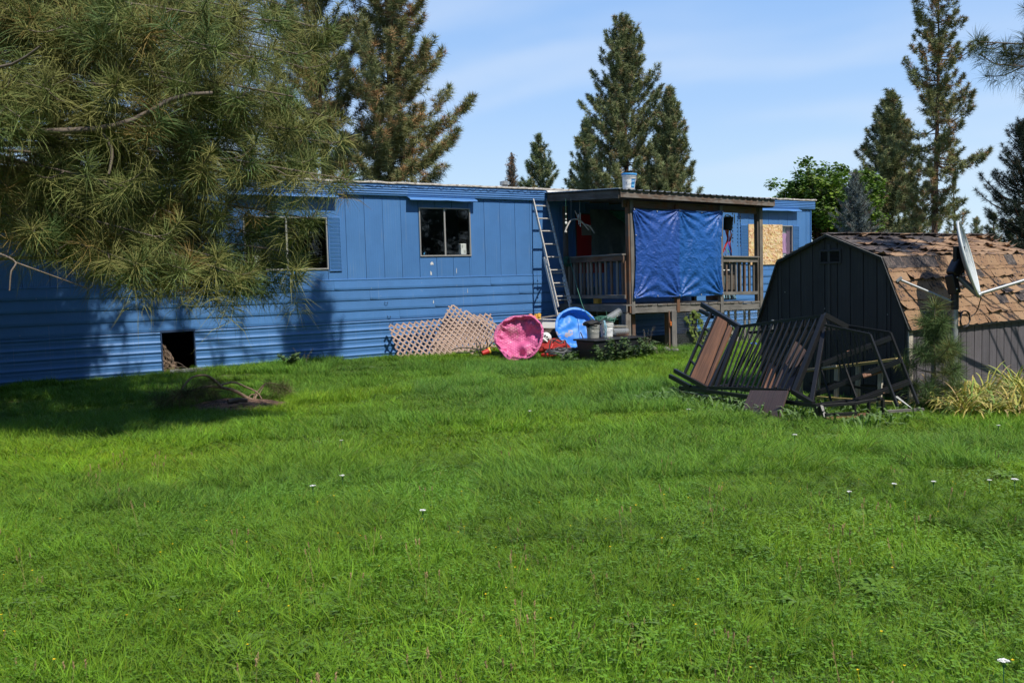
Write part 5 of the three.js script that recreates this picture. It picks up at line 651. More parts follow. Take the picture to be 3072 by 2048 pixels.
  // bench frame behind
  const h = thing('bench', 'old bench with yellow edged top and white legs behind the black stair', 'bench', [-2.32, 0.1, 9.5]); const H0 = [-2.36, 0.37, 8.87], H1 = [-2.24, 0.60, 10.2]; bar(h, 'bench_top', H0, H1, 0.16, 0.035, M.woodYellow); bar(h, 'bench_edge', [H0[0] - 0.088, H0[1] + 0.012, H0[2]], [mixp(H0, H1, 0.42)[0] - 0.088, mixp(H0, H1, 0.42)[1] + 0.012, mixp(H0, H1, 0.42)[2]], 0.012, 0.028, M.woodPale);
  for (const t of [0.01, 0.2, 0.4, 0.62, 0.84]) { const p = mixp(H0, H1, t); bar(h, 'leg', [p[0] - 0.04, p[1] - 0.02, p[2]], [p[0] - 0.04, 0.0, p[2] - 0.01], 0.035, 0.055, M.woodPale, V(0, 0, 1)); } bar(h, 'stretcher', [-2.42, 0.05, 9.1], [-2.3, 0.07, 10.25], 0.06, 0.04, M.woodYellow); bar(h, 'stretcher', [-2.36, 0.22, 9.0], [-2.28, 0.26, 10.1], 0.02, 0.03, M.blackPaint);
  const w = thing('scrap_board', 'grey board end with bent white wires at the shed corner', 'scrap', [-2.55, 0.05, 10.5]); bar(w, 'scrap_plank', [-2.75, 0.03, 10.36], [-2.42, 0.05, 10.62], 0.05, 0.03, M.woodGrey); for (let i = 0; i < 4; i++) bar(w, 'bent_wire', [-2.62 + i * 0.015, 0.2, 10.38], [-2.5 + i * 0.02, 0.04, 10.56 - i * 0.02], 0.005, 0.005, M.white);
  for (const q of [a, b, b2, c, f, s, r, h, w]) { const c = V(-3.45, 0.07, 9.45); q.position.add(V(-0.42, 0.07, 0.33)).sub(c).multiplyScalar(0.955).add(c); q.scale.setScalar(0.955); }
  const bt = thing('bottle', 'small blue plastic bottle lying in the grass before the porch, seen through the railing balusters', 'bottle', [3.8, 0.06, 2.9]); mesh('bottle_body', new THREE.LatheGeometry([[0, 0], [0.035, 0], [0.038, 0.01], [0.038, 0.12], [0.014, 0.17], [0.014, 0.2], [0, 0.2]].map(p => new THREE.Vector2(...p)), 16), std({ color: lin(0.03, 0.07, 0.5), roughness: 0.4 }), bt); bt.rotation.z = 1.4;
}

// ------------------------------------------------------------ vegetation
const NEEDLE = new THREE.MeshPhysicalMaterial({ color: lin(1, 1, 1), roughness: 0.7, side: THREE.DoubleSide, ior: 1.25 });
const BROADLEAF = new THREE.MeshPhysicalMaterial({ color: lin(1, 1, 1), roughness: 0.75, transmission: 0.35, thickness: 0, side: THREE.DoubleSide, ior: 1.17 });
const GRASSM = new THREE.MeshPhysicalMaterial({ color: lin(1, 1, 1), roughness: 0.6, transmission: 0.35, thickness: 0, side: THREE.DoubleSide, ior: 1.22 });
class Blades { // collects thin curved strips
  constructor() { this.p = []; this.n = []; }
  strip(pts, wid, side) { // pts: Vector3 list, wid: widths, side: Vector3 across
    for (let i = 0; i < pts.length - 1; i++) { const a = pts[i], b = pts[i + 1], wa = wid[i] / 2, wb = wid[i + 1] / 2; const q = [[a.x - side.x * wa, a.y - side.y * wa, a.z - side.z * wa], [a.x + side.x * wa, a.y + side.y * wa, a.z + side.z * wa], [b.x + side.x * wb, b.y + side.y * wb, b.z + side.z * wb], [b.x - side.x * wb, b.y - side.y * wb, b.z - side.z * wb]];
      const n = side.clone().cross(b.clone().sub(a)).normalize(); const put = (...k) => { for (const j of k) { this.p.push(...q[j]); this.n.push(n.x, n.y, n.z); } }; if (wb < 1e-5) put(0, 1, 2); else put(0, 1, 2, 0, 2, 3); } }
  geo() { const g = new THREE.BufferGeometry(); g.setAttribute('position', new THREE.Float32BufferAttribute(this.p, 3)); g.setAttribute('normal', new THREE.Float32BufferAttribute(this.n, 3)); return g; }
}
function instances(name, geo, mat, list, parent) { // list of {m: Matrix4, c: [r,g,b]}
  const im = new THREE.InstancedMesh(geo, mat, list.length); const c = new THREE.Color(); list.forEach((q, i) => { im.setMatrixAt(i, q.m); im.setColorAt(i, c.setRGB(...q.c)); }); im.name = name; im.castShadow = im.receiveShadow = true; im.userData.kind = 'stuff'; parent.add(im); return im; }
const UPV = V(0, 1, 0), _q = new THREE.Quaternion(), _q2 = new THREE.Quaternion();
function place(p, dir, s, spin, sy = s) { _q.setFromUnitVectors(UPV, dir); _q2.setFromAxisAngle(UPV, spin); return new THREE.Matrix4().compose(p, _q.clone().multiply(_q2), V(s, sy, s)); }
// a shoot of needles, growing along +y from below the origin to its tip
function needleShoot(seed, n, len, w, back, droop, segs = 2) {
  const R = rng(seed), B = new Blades();
  for (let i = 0; i < n; i++) { const t = Math.pow(R(), 1.3), y0 = -back * t, a = R() * 6.283, open = lerp(0.25, 1.35, Math.pow(R(), 0.8)) + 0.5 * t; const d = V(Math.cos(a) * Math.sin(open), Math.cos(open), Math.sin(a) * Math.sin(open)); const L = len * (0.7 + 0.45 * R()); const o = V(d.x * 0.006, y0, d.z * 0.006), pts = [o]; for (let k = 1; k <= segs; k++) { const f = k / segs; pts.push(o.clone().addScaledVector(d, L * f).add(V(0, -droop * L * f * f * (0.4 + t), 0))); }
    const side = d.clone().cross(V(R() - 0.5, R() - 0.5, R() - 0.5)).normalize(); B.strip(pts, pts.map((_, k) => k === segs ? 0 : w * (k === 0 ? 0.8 : 1)), side); }
  return B.geo();
}
function mergedNeedles(name, shoots, lists, mat, parent) { // all shoots of a crown in one surface, each with its own tone
  let nv = 0; shoots.forEach((g, k) => { nv += g.attributes.position.count * lists[k].length; }); const P = new Float32Array(nv * 3), N = new Float32Array(nv * 3), C = new Float32Array(nv * 3), v = V(0, 0, 0), nm = new THREE.Matrix3(); let o = 0;
  shoots.forEach((g, k) => { const p = g.attributes.position, n = g.attributes.normal; for (const q of lists[k]) { nm.getNormalMatrix(q.m); for (let i = 0; i < p.count; i++) { v.fromBufferAttribute(p, i).applyMatrix4(q.m); P[o] = v.x; P[o + 1] = v.y; P[o + 2] = v.z; v.fromBufferAttribute(n, i).applyMatrix3(nm).normalize(); N[o] = v.x; N[o + 1] = v.y; N[o + 2] = v.z; C[o] = q.c[0]; C[o + 1] = q.c[1]; C[o + 2] = q.c[2]; o += 3; } } });
  const g = new THREE.BufferGeometry(); g.setAttribute('position', new THREE.BufferAttribute(P, 3)); g.setAttribute('normal', new THREE.BufferAttribute(N, 3)); g.setAttribute('color', new THREE.BufferAttribute(C, 3)); const m = mesh(name, g, mat, parent); m.userData.kind = 'stuff'; return m; }
const NEEDLEV = NEEDLE.clone(); NEEDLEV.vertexColors = true;
const farShoots = [1, 2, 3].map(i => needleShoot(40 + i, 34, 0.24, 0.034, 0.30, 0.05, 1));
const midShoots = [1, 2, 3].map(i => needleShoot(50 + i, 46, 0.23, 0.02, 0.3, 0.1, 1));
const nearShoots = [1, 2, 3, 4].map(i => needleShoot(60 + i, 120, 0.275, 0.0050, 0.26, 0.3, 2));
const hangShoots = [1, 2, 3].map(i => needleShoot(70 + i, 110, 0.285, 0.0050, 0.42, 0.75, 2));
const coarseShoots = [1, 2].map(i => needleShoot(76 + i, 60, 0.26, 0.015, 0.3, 0.3, 1));
const spruceShoots = [1, 2].map(i => needleShoot(80 + i, 40, 0.085, 0.022, 0.42, 0.0, 1));
function tone(R, a, b, c, pc, k = 0.25) { let q = R() < pc ? c : cmix(a, b, R()); return cmul(q, 1 - k + 2 * k * R()); }

function conifer(o, P) { // trunk, limbs and crown of a pine or spruce; o is the tree's group
  const R = rng(P.seed), H = P.h, trunkPts = []; const lx = (P.lean ?? 0), wob = P.wob ?? 0.12;
  for (let i = 0; i <= 8; i++) { const t = i / 8; trunkPts.push(V(lx * t * H + wob * Math.sin(t * 5 + P.seed), t * H, wob * Math.cos(t * 4 + P.seed) * 0.7)); }
  const curve = new THREE.CatmullRomCurve3(trunkPts, false, 'centripetal');
  mesh('trunk', [taper(trunkPts, P.tr, 0.02, 24, 10, 0.9)], P.bark ?? M.bark, o);
  const limbs = [], list = [[], [], []];
  let y = P.cb; const add = (p, d, s) => { const k = Math.floor(R() * P.shoots.length); list[k] ??= []; list[k].push({ m: place(p, d, s * (0.75 + 0.5 * R()), R() * 6.28), c: tone(R, ...P.cols) }); };
  while (y < H - 0.2) {
    const t = (y - P.cb) / (H - P.cb), base = curve.getPoint(clamp(y / H, 0, 1)), nb = Math.max(3, Math.round(P.nb * (0.8 + 0.5 * R())));
    for (let b = 0; b < nb; b++) {
      if (P.gap && R() < P.gap) continue;
      const az = b / nb * 6.283 + R() * 1.1 + y * 2.1; const L = Math.max(0.25, P.prof(t, az) * P.r * (0.42 + 0.72 * Math.pow(R(), 0.8))); const up0 = P.el(t) + (R() - 0.5) * 0.3;
      const d = V(Math.cos(az), 0, Math.sin(az)), pts = [], y0 = (R() - 0.5) * 0.35; const bend = P.bend ?? 0.25;
      for (let k = 0; k <= 4; k++) { const f = k / 4; pts.push(V(base.x + d.x * L * f * Math.cos(up0), base.y + y0 + L * f * Math.sin(up0) + bend * L * f * f * (P.upturn ?? 1) - (P.sag ?? 0.12) * L * Math.sin(f * 3.1), base.z + d.z * L * f * Math.cos(up0))); }
      limbs.push(taper(pts, Math.max(0.012, P.lr * (0.25 + L / P.r)), 0.008, 5, 4));
      const n = Math.max(2, Math.round(L * P.dens)); const cv = new THREE.CatmullRomCurve3(pts);
      for (let i = 0; i < n; i++) { const f = 1 - Math.pow(R(), P.inner ?? 1.2) * (P.bare ? 1 - P.bare : 0.8); const p = cv.getPoint(f), tg = cv.getTangent(f); const sw = P.spread * (0.35 + 0.65 * L / P.r) * (0.3 + 0.7 * (1 - f * 0.6)); const off = V((R() - 0.5) * 2, (R() - 0.45) * 1.1, (R() - 0.5) * 2).multiplyScalar(sw); if (f > 0.96) off.multiplyScalar(0.2); p.add(off);
        const dir = tg.clone().multiplyScalar(0.7).add(off.multiplyScalar(0.6 / Math.max(sw, 0.05))).add(V(0, P.upbias, 0)).normalize(); add(p, dir, P.ts); }
    }
    y += P.step * (0.75 + 0.5 * R()) * lerp(1, 0.7, t);
  }
  for (let i = 0; i < 6; i++) add(V(curve.getPoint(1).x, H - 0.1 - i * 0.12, curve.getPoint(1).z), V((R() - 0.5) * 0.5, 1, (R() - 0.5) * 0.5).normalize(), P.ts * 0.8);
  mesh('limbs', limbs, P.bark ?? M.bark, o);
  list.forEach((l, i) => { if (l && l.length) instances('crown', P.shoots[i], NEEDLE, l, o); });
}
const cone = p => t => Math.pow(1 - t, p) + 0.03;
const PINE = [[0.24, 0.255, 0.11], [0.16, 0.195, 0.085], [0.34, 0.25, 0.13], 0.12, 0.3], PINE_GREEN = [[0.19, 0.235, 0.105], [0.135, 0.18, 0.08], [0.28, 0.22, 0.11], 0.06, 0.3], PINE_BROWN = [[0.25, 0.245, 0.10], [0.165, 0.19, 0.078], [0.40, 0.24, 0.115], 0.16, 0.3];
const BASE = { shoots: farShoots, cols: PINE, tr: 0.35, cb: 0.6, nb: 6, step: 0.62, prof: cone(0.75), el: t => lerp(-0.05, 0.75, t), bend: 0.25, dens: 3.4, spread: 0.55, upbias: 0.55, ts: 1.15, lr: 0.05, inner: 1.6 };
const treeList = [
  ['pine_tree', 'tallest full pine in the middle distance above the porch roof', 53.4, -56.2, { h: 28.7, r: 7.6, seed: 1, cb: 1.5, tr: 0.45, dens: 6.2, nb: 8, step: 0.84, spread: 0.75, ts: 1.8, gap: 0.12, inner: 1.5, prof: cone(0.62) }],
  ['pine_tree', 'slim shorter pine left of the tallest pine above the porch roof', 55.93, -65.9, { h: 20.4, r: 4.6, seed: 2, dens: 5.6, ts: 1.75, cols: PINE_GREEN, step: 0.8, spread: 0.7, gap: 0.08, nb: 8 }],
  ['pine_tree', 'olive pine right of the tallest pine above the porch roof', 54.53, -51.1, { h: 20.8, r: 5.0, seed: 3, dens: 6.4, ts: 1.75, nb: 9, step: 0.72, spread: 0.75, gap: 0.06, inner: 1.4 }],
  ['pine_tree', 'small green pine in the gap of sky above the ladder', 54.19, -73.1, { h: 19.3, r: 5.0, seed: 4, dens: 5.4, ts: 1.8, cols: PINE_GREEN, nb: 8, step: 0.8, gap: 0.1, spread: 0.6 }],
  ['pine_tree', 'large brownish pine behind the roof right of the near pine branches', 11.6, -29.8, { h: 31, r: 7.6, seed: 5, cb: 2.0, tr: 0.26, shoots: midShoots, cols: PINE_BROWN, dens: 7.0, ts: 1.9, nb: 8, step: 0.72, prof: (t, az) => (0.75 + 0.35 * Math.sin(az * 2 + t * 9)) * Math.pow(1 - t, 0.32) * (0.75 + 0.25 * Math.sin(t * 23)), el: t => lerp(0.0, 0.5, t), gap: 0.12, spread: 0.65, bare: 0.2 }],
  ['pine_tree', 'tall brown green pine filling the gap between the near pine and the large brownish pine', 9.0, -33.5, { h: 26, r: 6.0, seed: 25, cb: 2.0, tr: 0.24, shoots: midShoots, cols: PINE_BROWN, dens: 6, ts: 1.8, nb: 7, step: 0.8, prof: (t, az) => (0.8 + 0.3 * Math.sin(az * 2 + t * 7)) * Math.pow(1 - t, 0.4), el: t => lerp(0.0, 0.5, t), gap: 0.15, spread: 0.55, bare: 0.2 }],
  ['pine_tree', 'small dark pine far behind the roof seen through the near pine branches', 16.77, -55.8, { h: 13.6, r: 3.0, seed: 6, cols: PINE_GREEN, dens: 4.4, ts: 1.15, step: 0.6 }],
  ['pine_tree', 'tall pine behind the roof mostly hidden by the near pine branches', 5.67, -48.0, { h: 18, r: 3.6, seed: 7, dens: 3.6, ts: 1.3, gap: 0.1 }],
  ['pine_tree', 'pine behind the roof at the far left behind the near pine branches', -2.6, -48.9, { h: 19, r: 4, seed: 8, dens: 3.4, ts: 1.3, gap: 0.1 }],
  ['pine_tree', 'bushy medium pine just left of the tall bare trunked pine', 57.34, -28.1, { h: 16.3, r: 4.6, seed: 9, cb: 1.2, tr: 0.26, dens: 8.0, ts: 1.45, nb: 9, step: 0.55, gap: 0.06, spread: 0.6, el: t => lerp(0.05, 0.8, t) }],
  ['pine_tree', 'tall thin crowned pine with bare reddish trunk above the shed roof', 48.48, -18.8, { h: 22.4, r: 4.6, seed: 10, cb: 5.4, tr: 0.25, nb: 6, step: 0.56, dens: 7, ts: 1.3, spread: 0.6, inner: 1.9, bend: 0.2, gap: 0.12, prof: (t, az) => (0.62 + 0.42 * Math.sin(az * 1.5 + t * 11)) * (t < 0.25 ? 0.55 + t * 1.8 : 1) * Math.pow(1 - t * 0.85, 0.55), el: t => lerp(-0.15, 0.55, t), bare: 0.25, cols: PINE_BROWN }],
  ['pine_tree', 'dark green pine at the right edge behind the shed roof', 27.9, -2.9, { h: 7.9, r: 3.0, seed: 11, cb: 0.4, tr: 0.14, shoots: midShoots, cols: [[0.026, 0.042, 0.024], [0.018, 0.03, 0.018], [0.03, 0.035, 0.02], 0.1, 0.25], dens: 7.0, ts: 0.9, nb: 7, step: 0.33, spread: 0.33, gap: 0.05 }],
  ['pine_tree', 'distant pale pine between the dish and the tall bare trunk', 105.5, -49.3, { h: 13.4, r: 3.0, seed: 12, dens: 3.2, ts: 1.6, step: 0.8 }],
  ['pine_tree', 'distant small pine low above the shed roof right of the dish', 119.8, -51.3, { h: 9.4, r: 2.4, seed: 13, dens: 3.2, ts: 1.5, step: 0.8 }],
  ['pine_tree', 'far hazy pine directly behind the top of the satellite dish', 137.6, -63.5, { h: 9.8, r: 3.4, seed: 14, dens: 2.6, ts: 1.8, step: 0.9 }],
  ['pine_tree', 'far hazy pine beside the dark pine at the right edge', 152.5, -65.4, { h: 9.9, r: 4.2, seed: 15, dens: 2.4, ts: 1.9, step: 0.9 }],
  ['pine_tree', 'low bushy pine behind the shed roof left of the bare reddish trunk', 52.0, -22.5, { h: 6.4, r: 3.2, seed: 16, dens: 4.4, ts: 1.0, step: 0.45, cols: PINE }],
];
for (const [name, lab, x, z, P] of treeList) { const o = thing(name, lab, 'tree', [x, 0, z], 'pines beyond the mobile home and shed'); conifer(o, { ...BASE, ...P }); }
{ // spruces
  const SP = { shoots: spruceShoots, tr: 0.14, cb: 0.2, nb: 9, step: 0.24, prof: cone(0.9), el: t => lerp(-0.25, 0.45, t), bend: 0.2, sag: 0.1, dens: 13, spread: 0.16, upbias: 0.1, ts: 1.0, lr: 0.03, inner: 0.9 };
  conifer(thing('spruce_tree', 'blue grey spruce behind the left end of the shed roof', 'tree', [25.24, 0, -9.16], 'spruces'), { ...SP, h: 6.2, r: 2.5, seed: 31, cols: [[0.21, 0.245, 0.235], [0.145, 0.175, 0.16], [0.16, 0.12, 0.10], 0.06, 0.25], dens: 17 });
  conifer(thing('spruce_tree', 'small grey spruce with brownish tips above the roof vent', 'tree', [42.81, 0, -62.35], 'spruces'), { ...SP, h: 15.0, r: 3.2, seed: 32, cols: [[0.15, 0.155, 0.135], [0.115, 0.13, 0.11], [0.27, 0.16, 0.09], 0.4, 0.25], dens: 7, ts: 2.0, step: 0.5, nb: 8, spread: 0.3 });
}
{ // maple: limbs and leaf sprays
  const o = thing('maple_tree', 'round bright green maple behind the right end of the mobile home', 'tree', [35.1, 0, -18.4]); const R = rng(44), limbs = [], tips = [];
  mesh('trunk', [taper([[0, 0, 0], [0.05, 1.2, 0], [0, 2.4, 0.1], [0.1, 4.5, 0]], 0.2, 0.1, 12, 10)], M.bark, o);
  for (let i = 0; i < 95; i++) { const az = R() * 6.28, el = -0.1 + R() * 1.5, L = 3.0 * (0.72 + 0.34 * R()) * (0.9 + 0.2 * Math.sin(az * 3)), c = V(Math.cos(az) * Math.cos(el), Math.sin(el), Math.sin(az) * Math.cos(el)), s = V(0, 2.6 + 1.6 * R(), 0), e = V(c.x * L * 1.55, 4.7 + c.y * L * 1.22, c.z * L * 1.3), m = s.clone().lerp(e, 0.5).add(V((R() - 0.5) * 0.5, -0.2, (R() - 0.5) * 0.5)); limbs.push(taper([s, m, e], 0.05, 0.012, 8, 5)); for (let k = 0; k < 9; k++) { const f = 0.45 + 0.55 * R(); tips.push(s.clone().multiplyScalar((1 - f) * (1 - f)).addScaledVector(m, 2 * f * (1 - f)).addScaledVector(e, f * f).add(V(R() - 0.5, R() - 0.5, R() - 0.5).multiplyScalar(0.75))); } }
  mesh('limbs', limbs, M.bark, o);
  const spray = seed => { const Q = rng(seed), B = new Blades(); for (let i = 0; i < 20; i++) { const p = V((Q() - 0.5), (Q() - 0.5) * 0.7, (Q() - 0.5)).multiplyScalar(0.6), a = Q() * 6.28, d = V(Math.cos(a), -0.5 + Q() * 0.5, Math.sin(a)).normalize(), s = d.clone().cross(V(Q() - 0.5, 1, Q() - 0.5)).normalize(), L = 0.13 + Q() * 0.08; B.strip([p, p.clone().addScaledVector(d, L * 0.35), p.clone().addScaledVector(d, L * 0.7).add(V(0, -0.01, 0)), p.clone().addScaledVector(d, L).add(V(0, -0.03, 0))], [0.02, L * 1.0, L * 0.75, 0], s); } return B.geo(); };
  for (let v = 0; v < 3; v++) { const l = []; tips.forEach((p, i) => { for (let k = 0; k < 3; k++) if ((i * 3 + k) % 3 === v) l.push({ m: place(p.clone().add(V(R() - 0.5, R() - 0.5, R() - 0.5).multiplyScalar(0.5)), V((R() - 0.5) * 0.6, 1, (R() - 0.5) * 0.6).normalize(), 0.75 + 0.5 * R(), R() * 6.28), c: tone(R, [0.085, 0.17, 0.018], [0.13, 0.23, 0.022], [0.18, 0.26, 0.03], 0.12, 0.2) }); }); instances('crown', spray(90 + v), BROADLEAF, l, o); }
}
{ // trees on the road side behind the camera: what the window panes mirror
  [[4, 44, 27], [12, 40, 29], [19, 44, 25], [26, 41, 30], [35, 45, 27], [46, 44, 29], [-5, 43, 28], [-14, 40, 26], [-24, 44, 29], [-35, 42, 27]].forEach(([x, z, h], i) => conifer(thing('pine_tree', ['first', 'second', 'third', 'fourth', 'fifth', 'sixth', 'seventh', 'eighth', 'ninth', 'tenth'][i] + ' pine of the tall row behind the camera, mirrored in the panes', 'tree', [x, 0, z], 'pines mirrored in the windows'), { ...BASE, h, r: 6.2, seed: 60 + i, dens: 1.0, ts: 3.8, step: 1.2, nb: 7, spread: 0.8, cb: 1.5, prof: cone(0.5), cols: PINE_GREEN }));
}

// the near pine: boughs reach into the picture from a trunk left of it
function bough(R, limbs, list, s, e, o) { // from s to e, side twigs with shoots
  const m1 = s.clone().lerp(e, 0.4).add(V(0, o.arch, 0)), m2 = s.clone().lerp(e, 0.75).add(V((R() - 0.5) * 0.3, o.arch * 0.6, (R() - 0.5) * 0.3)); const cv = new THREE.CatmullRomCurve3([s, m1, m2, e], false, 'centripetal'); const L = cv.getLength(); limbs.push(taper([s, m1, m2, e], o.r0, 0.007, 16, 6, 0.8));
  const put = (p, d, hang) => { const arr = hang ? list.hang : list.near, k = Math.floor(R() * arr.length); arr[k].push({ m: place(p, d, (o.sc ?? 1) * (0.78 + 0.45 * R()), R() * 6.28), c: tone(R, hang ? [0.255, 0.25, 0.08] : [0.185, 0.225, 0.068], hang ? [0.19, 0.205, 0.066] : [0.105, 0.17, 0.06], [0.24, 0.17, 0.055], hang ? 0.09 : 0.04, 0.2) }); };
  put(e.clone(), cv.getTangent(1).clone().add(V(0, 0.5, 0)).normalize(), false);
  const n = Math.round(o.n);
  for (let i = 0; i < n; i++) { const f = lerp(o.f0, 0.98, Math.pow((i + R()) / n, 0.8)), p = cv.getPointAt(f), tg = cv.getTangentAt(f); const a = R() * 6.28, out = V(Math.cos(a), (R() - 0.45) * 0.9, Math.sin(a)); out.addScaledVector(tg, 0.55).normalize(); const l = (0.14 + 0.42 * R()) * (1.15 - 0.6 * f) * 1.25; const tip = p.clone().addScaledVector(out, l).add(V(0, R() < 0.35 ? -0.2 * l : 0.22 * l, 0)); const hang = R() < o.hang; const md = p.clone().lerp(tip, 0.55).add(V(0, -0.05, 0)); limbs.push(taper([p, md, tip], 0.0085, 0.005, 4, 4)); const d = tip.clone().sub(md).normalize().add(V(0, hang ? 0.15 : 0.45, 0)).normalize(); put(tip, d, hang); if (R() < 0.6) put(md, d.clone().add(V(R() - 0.5, 0.2, R() - 0.5)).normalize(), true); }
}
{
  const o = thing('pine_tree', 'large near pine whose long needled boughs hang over the upper left of the lawn', 'tree', [-12.45, 0, 3.6]); const O = o.position;
  const R = rng(314), limbs = [], list = { near: nearShoots.map(() => []), hang: hangShoots.map(() => []) }, up = { near: nearShoots.map(() => []), hang: hangShoots.map(() => []) };
  const trunk = [[0, -0.1, 0], [0.05, 2, 0.05], [0, 5, 0], [0.1, 8, -0.05], [0.05, 12, 0]]; mesh('trunk', [taper(trunk, 0.27, 0.05, 24, 14)], M.bark, o);
  const front = [[-10.12, 1.93, 6.75], [-10.41, 2.23, 6.16], [-9.73, 1.88, 6.90], [-9.35, 2.03, 6.54], [-8.89, 1.69, 6.40], [-8.55, 1.72, 6.39], [-8.42, 2.05, 6.70], [-8.32, 2.41, 6.98], [-8.07, 2.82, 7.36], [-8.14, 3.40, 6.77], [-8.60, 3.70, 7.16], [-8.91, 4.02, 7.28], [-9.43, 4.09, 7.29], [-9.83, 4.27, 6.99], [-10.38, 4.19, 6.62], [-10.87, 3.64, 6.69], [-11.14, 3.37, 6.65], [-10.03, 3.28, 6.94], [-9.70, 3.74, 7.13], [-9.16, 3.59, 6.90], [-10.94, 2.33, 6.15], [-10.57, 2.79, 6.00], [-10.25, 2.72, 6.83], [-9.41, 2.91, 6.67], [-9.73, 2.49, 6.48], [-8.91, 3.13, 6.50], [-8.49, 2.81, 6.58], [-10.19, 3.33, 5.85], [-7.82, 4.59, 5.92], [-8.25, 4.93, 6.20], [-8.93, 4.80, 6.35], [-10.83, 4.47, 6.04], [-10.06, 4.82, 6.42], [-11.20, 2.79, 5.80], [-8.64, 2.31, 6.03], [-8.88, 2.57, 5.60], [-8.35, 3.05, 6.9], [-8.2, 3.7, 6.4], [-8.3, 4.3, 6.6], [-8.6, 4.55, 6.9], [-9.2, 4.5, 6.9], [-8.9, 1.95, 6.5], [-9.2, 1.85, 6.7], [-9.9, 2.2, 6.8], [-8.55, 3.4, 6.9], [-9.0, 3.0, 7.0], [-10.3, 3.7, 6.9], [-10.6, 4.3, 6.5], [-7.75, 3.7, 6.2], [-7.8, 4.2, 6.3], [-7.6, 4.8, 6.0], [-7.9, 3.3, 6.8], [-9.05, 1.7, 6.45], [-8.35, 1.78, 6.5]];
  const back = [[-10.49, 4.92, 2.83], [-9.88, 4.34, 2.69], [-9.40, 4.66, 3.60], [-8.83, 5.08, 3.96], [-8.35, 4.52, 3.73], [-7.71, 4.13, 3.60], [-7.34, 3.64, 3.89], [-10.39, 3.58, 3.01], [-9.78, 2.94, 2.88], [-9.18, 3.39, 3.25], [-8.43, 3.92, 3.12], [-8.01, 3.13, 3.48], [-7.38, 4.84, 3.76], [-10.69, 2.83, 2.87], [-9.05, 2.37, 3.43], [-9.91, 5.34, 3.19], [-7.92, 5.29, 3.96], [-7.5, 4.4, 4.4], [-7.6, 3.3, 4.6], [-7.9, 2.7, 4.4], [-8.5, 2.5, 4.0], [-9.3, 2.9, 3.6], [-8.2, 4.8, 4.2], [-10.1, 4.2, 3.2]];
  for (const e of front) { const E0 = V(...e).sub(O), s = V(0, e[1] + 0.25 + 0.5 * R(), 0); bough(R, limbs, list, s, E0, { arch: 0.12 + 0.25 * R(), r0: 0.032, n: 10, f0: 0.55, hang: 0.55 }); }
  for (const e of back) { const E0 = V(...e).sub(O), s = V(0, e[1] + 0.2 + 0.3 * R(), 0); bough(R, limbs, list, s, E0, { arch: 0.2, r0: 0.03, n: 10, f0: 0.42, hang: 0.45 }); }
  // the rest of the crown, above and left of the picture
  for (let i = 0; i < 165; i++) { const y = 4.9 + R() * 7.0, az = i % 2 ? -1.5 + R() * 2.6 : R() * 6.28, L = (5.6 - (y - 4.9) * 0.5) * (0.6 + 0.5 * R()) * (1 - 0.42 * Math.max(0, Math.sin(az))); const e = V(Math.cos(az) * L, y + 0.2 + 0.5 * R(), Math.sin(az) * L); if (e.x > 3.2 && y < 6 ) e.y += 1; bough(R, limbs, up, V(0, y - 0.3, 0), e, { arch: 0.1, r0: 0.045, n: 18, f0: 0.35, hang: 0.4 }); }
  for (let i = 0; i < 14; i++) { const y = 1.6 + R() * 3.2, az = 1.9 + R() * 2.9, L = 2.6 + 2 * R(); bough(R, limbs, up, V(0, y, 0), V(Math.cos(az) * L, y - 0.3 + 0.5 * R(), Math.sin(az) * L), { arch: 0.2, r0: 0.045, n: 10, f0: 0.35, hang: 0.5 }); }
  // one long high bough: its upright end throws the tree shaped shadow on the siding
  { const P = V(-5.05, 8.9, 5.0).sub(O); bough(R, limbs, up, V(0, 7.4, 0), P.clone().add(V(0, -1.6, 0)), { arch: 0.5, r0: 0.05, n: 10, f0: 0.55, hang: 0.4 }); for (let k = 0; k < 5; k++) bough(R, limbs, up, P.clone().add(V(-0.5, -1.7, 0)), P.clone().add(V((k - 2) * 0.24, -0.1 - Math.abs(k - 2) * 0.45, (R() - 0.5) * 0.3)), { arch: 0.05, r0: 0.02, n: 9, f0: 0.2, hang: 0.3 }); }
  mergedNeedles('needles', [...nearShoots, ...hangShoots], [...list.near, ...list.hang], NEEDLEV, o); mergedNeedles('upper_needles', [coarseShoots[0], coarseShoots[1]], [[...up.near[0], ...up.near[2], ...up.hang[0]], [...up.near[1], ...up.near[3], ...up.hang[1], ...up.hang[2]]], NEEDLEV, o);
  // bare grey boughs that show between the needles
  limbs.push(taper([[0.0, 3.6, 0], [1.4, 3.3, 2.6], [2.2, 3.35, 3.2], [2.7, 3.62, 3.45], [3.0, 3.66, 3.55]], 0.055, 0.02, 24, 8), taper([[2.0, 3.33, 3.05], [2.1, 3.1, 3.1], [2.05, 2.85, 3.15]], 0.022, 0.012, 8, 6), taper([[0, 4.0, 0], [0.8, 3.95, 2.0], [1.3, 3.9, 2.9], [1.5, 4.02, 3.2]], 0.04, 0.012, 18, 6));
  // low bare twig curling down at the left edge
  limbs.push(taper([[0.9, 2.2, 2.2], [1.25, 2.0, 2.5], [1.2, 1.92, 2.55], [1.17, 1.72, 2.55]], 0.016, 0.007, 16, 5), taper([[1.25, 2.0, 2.5], [1.6, 1.85, 2.5], [1.9, 1.72, 2.5]], 0.01, 0.005, 10, 4));
  mesh('boughs', limbs, M.twig, o);
}
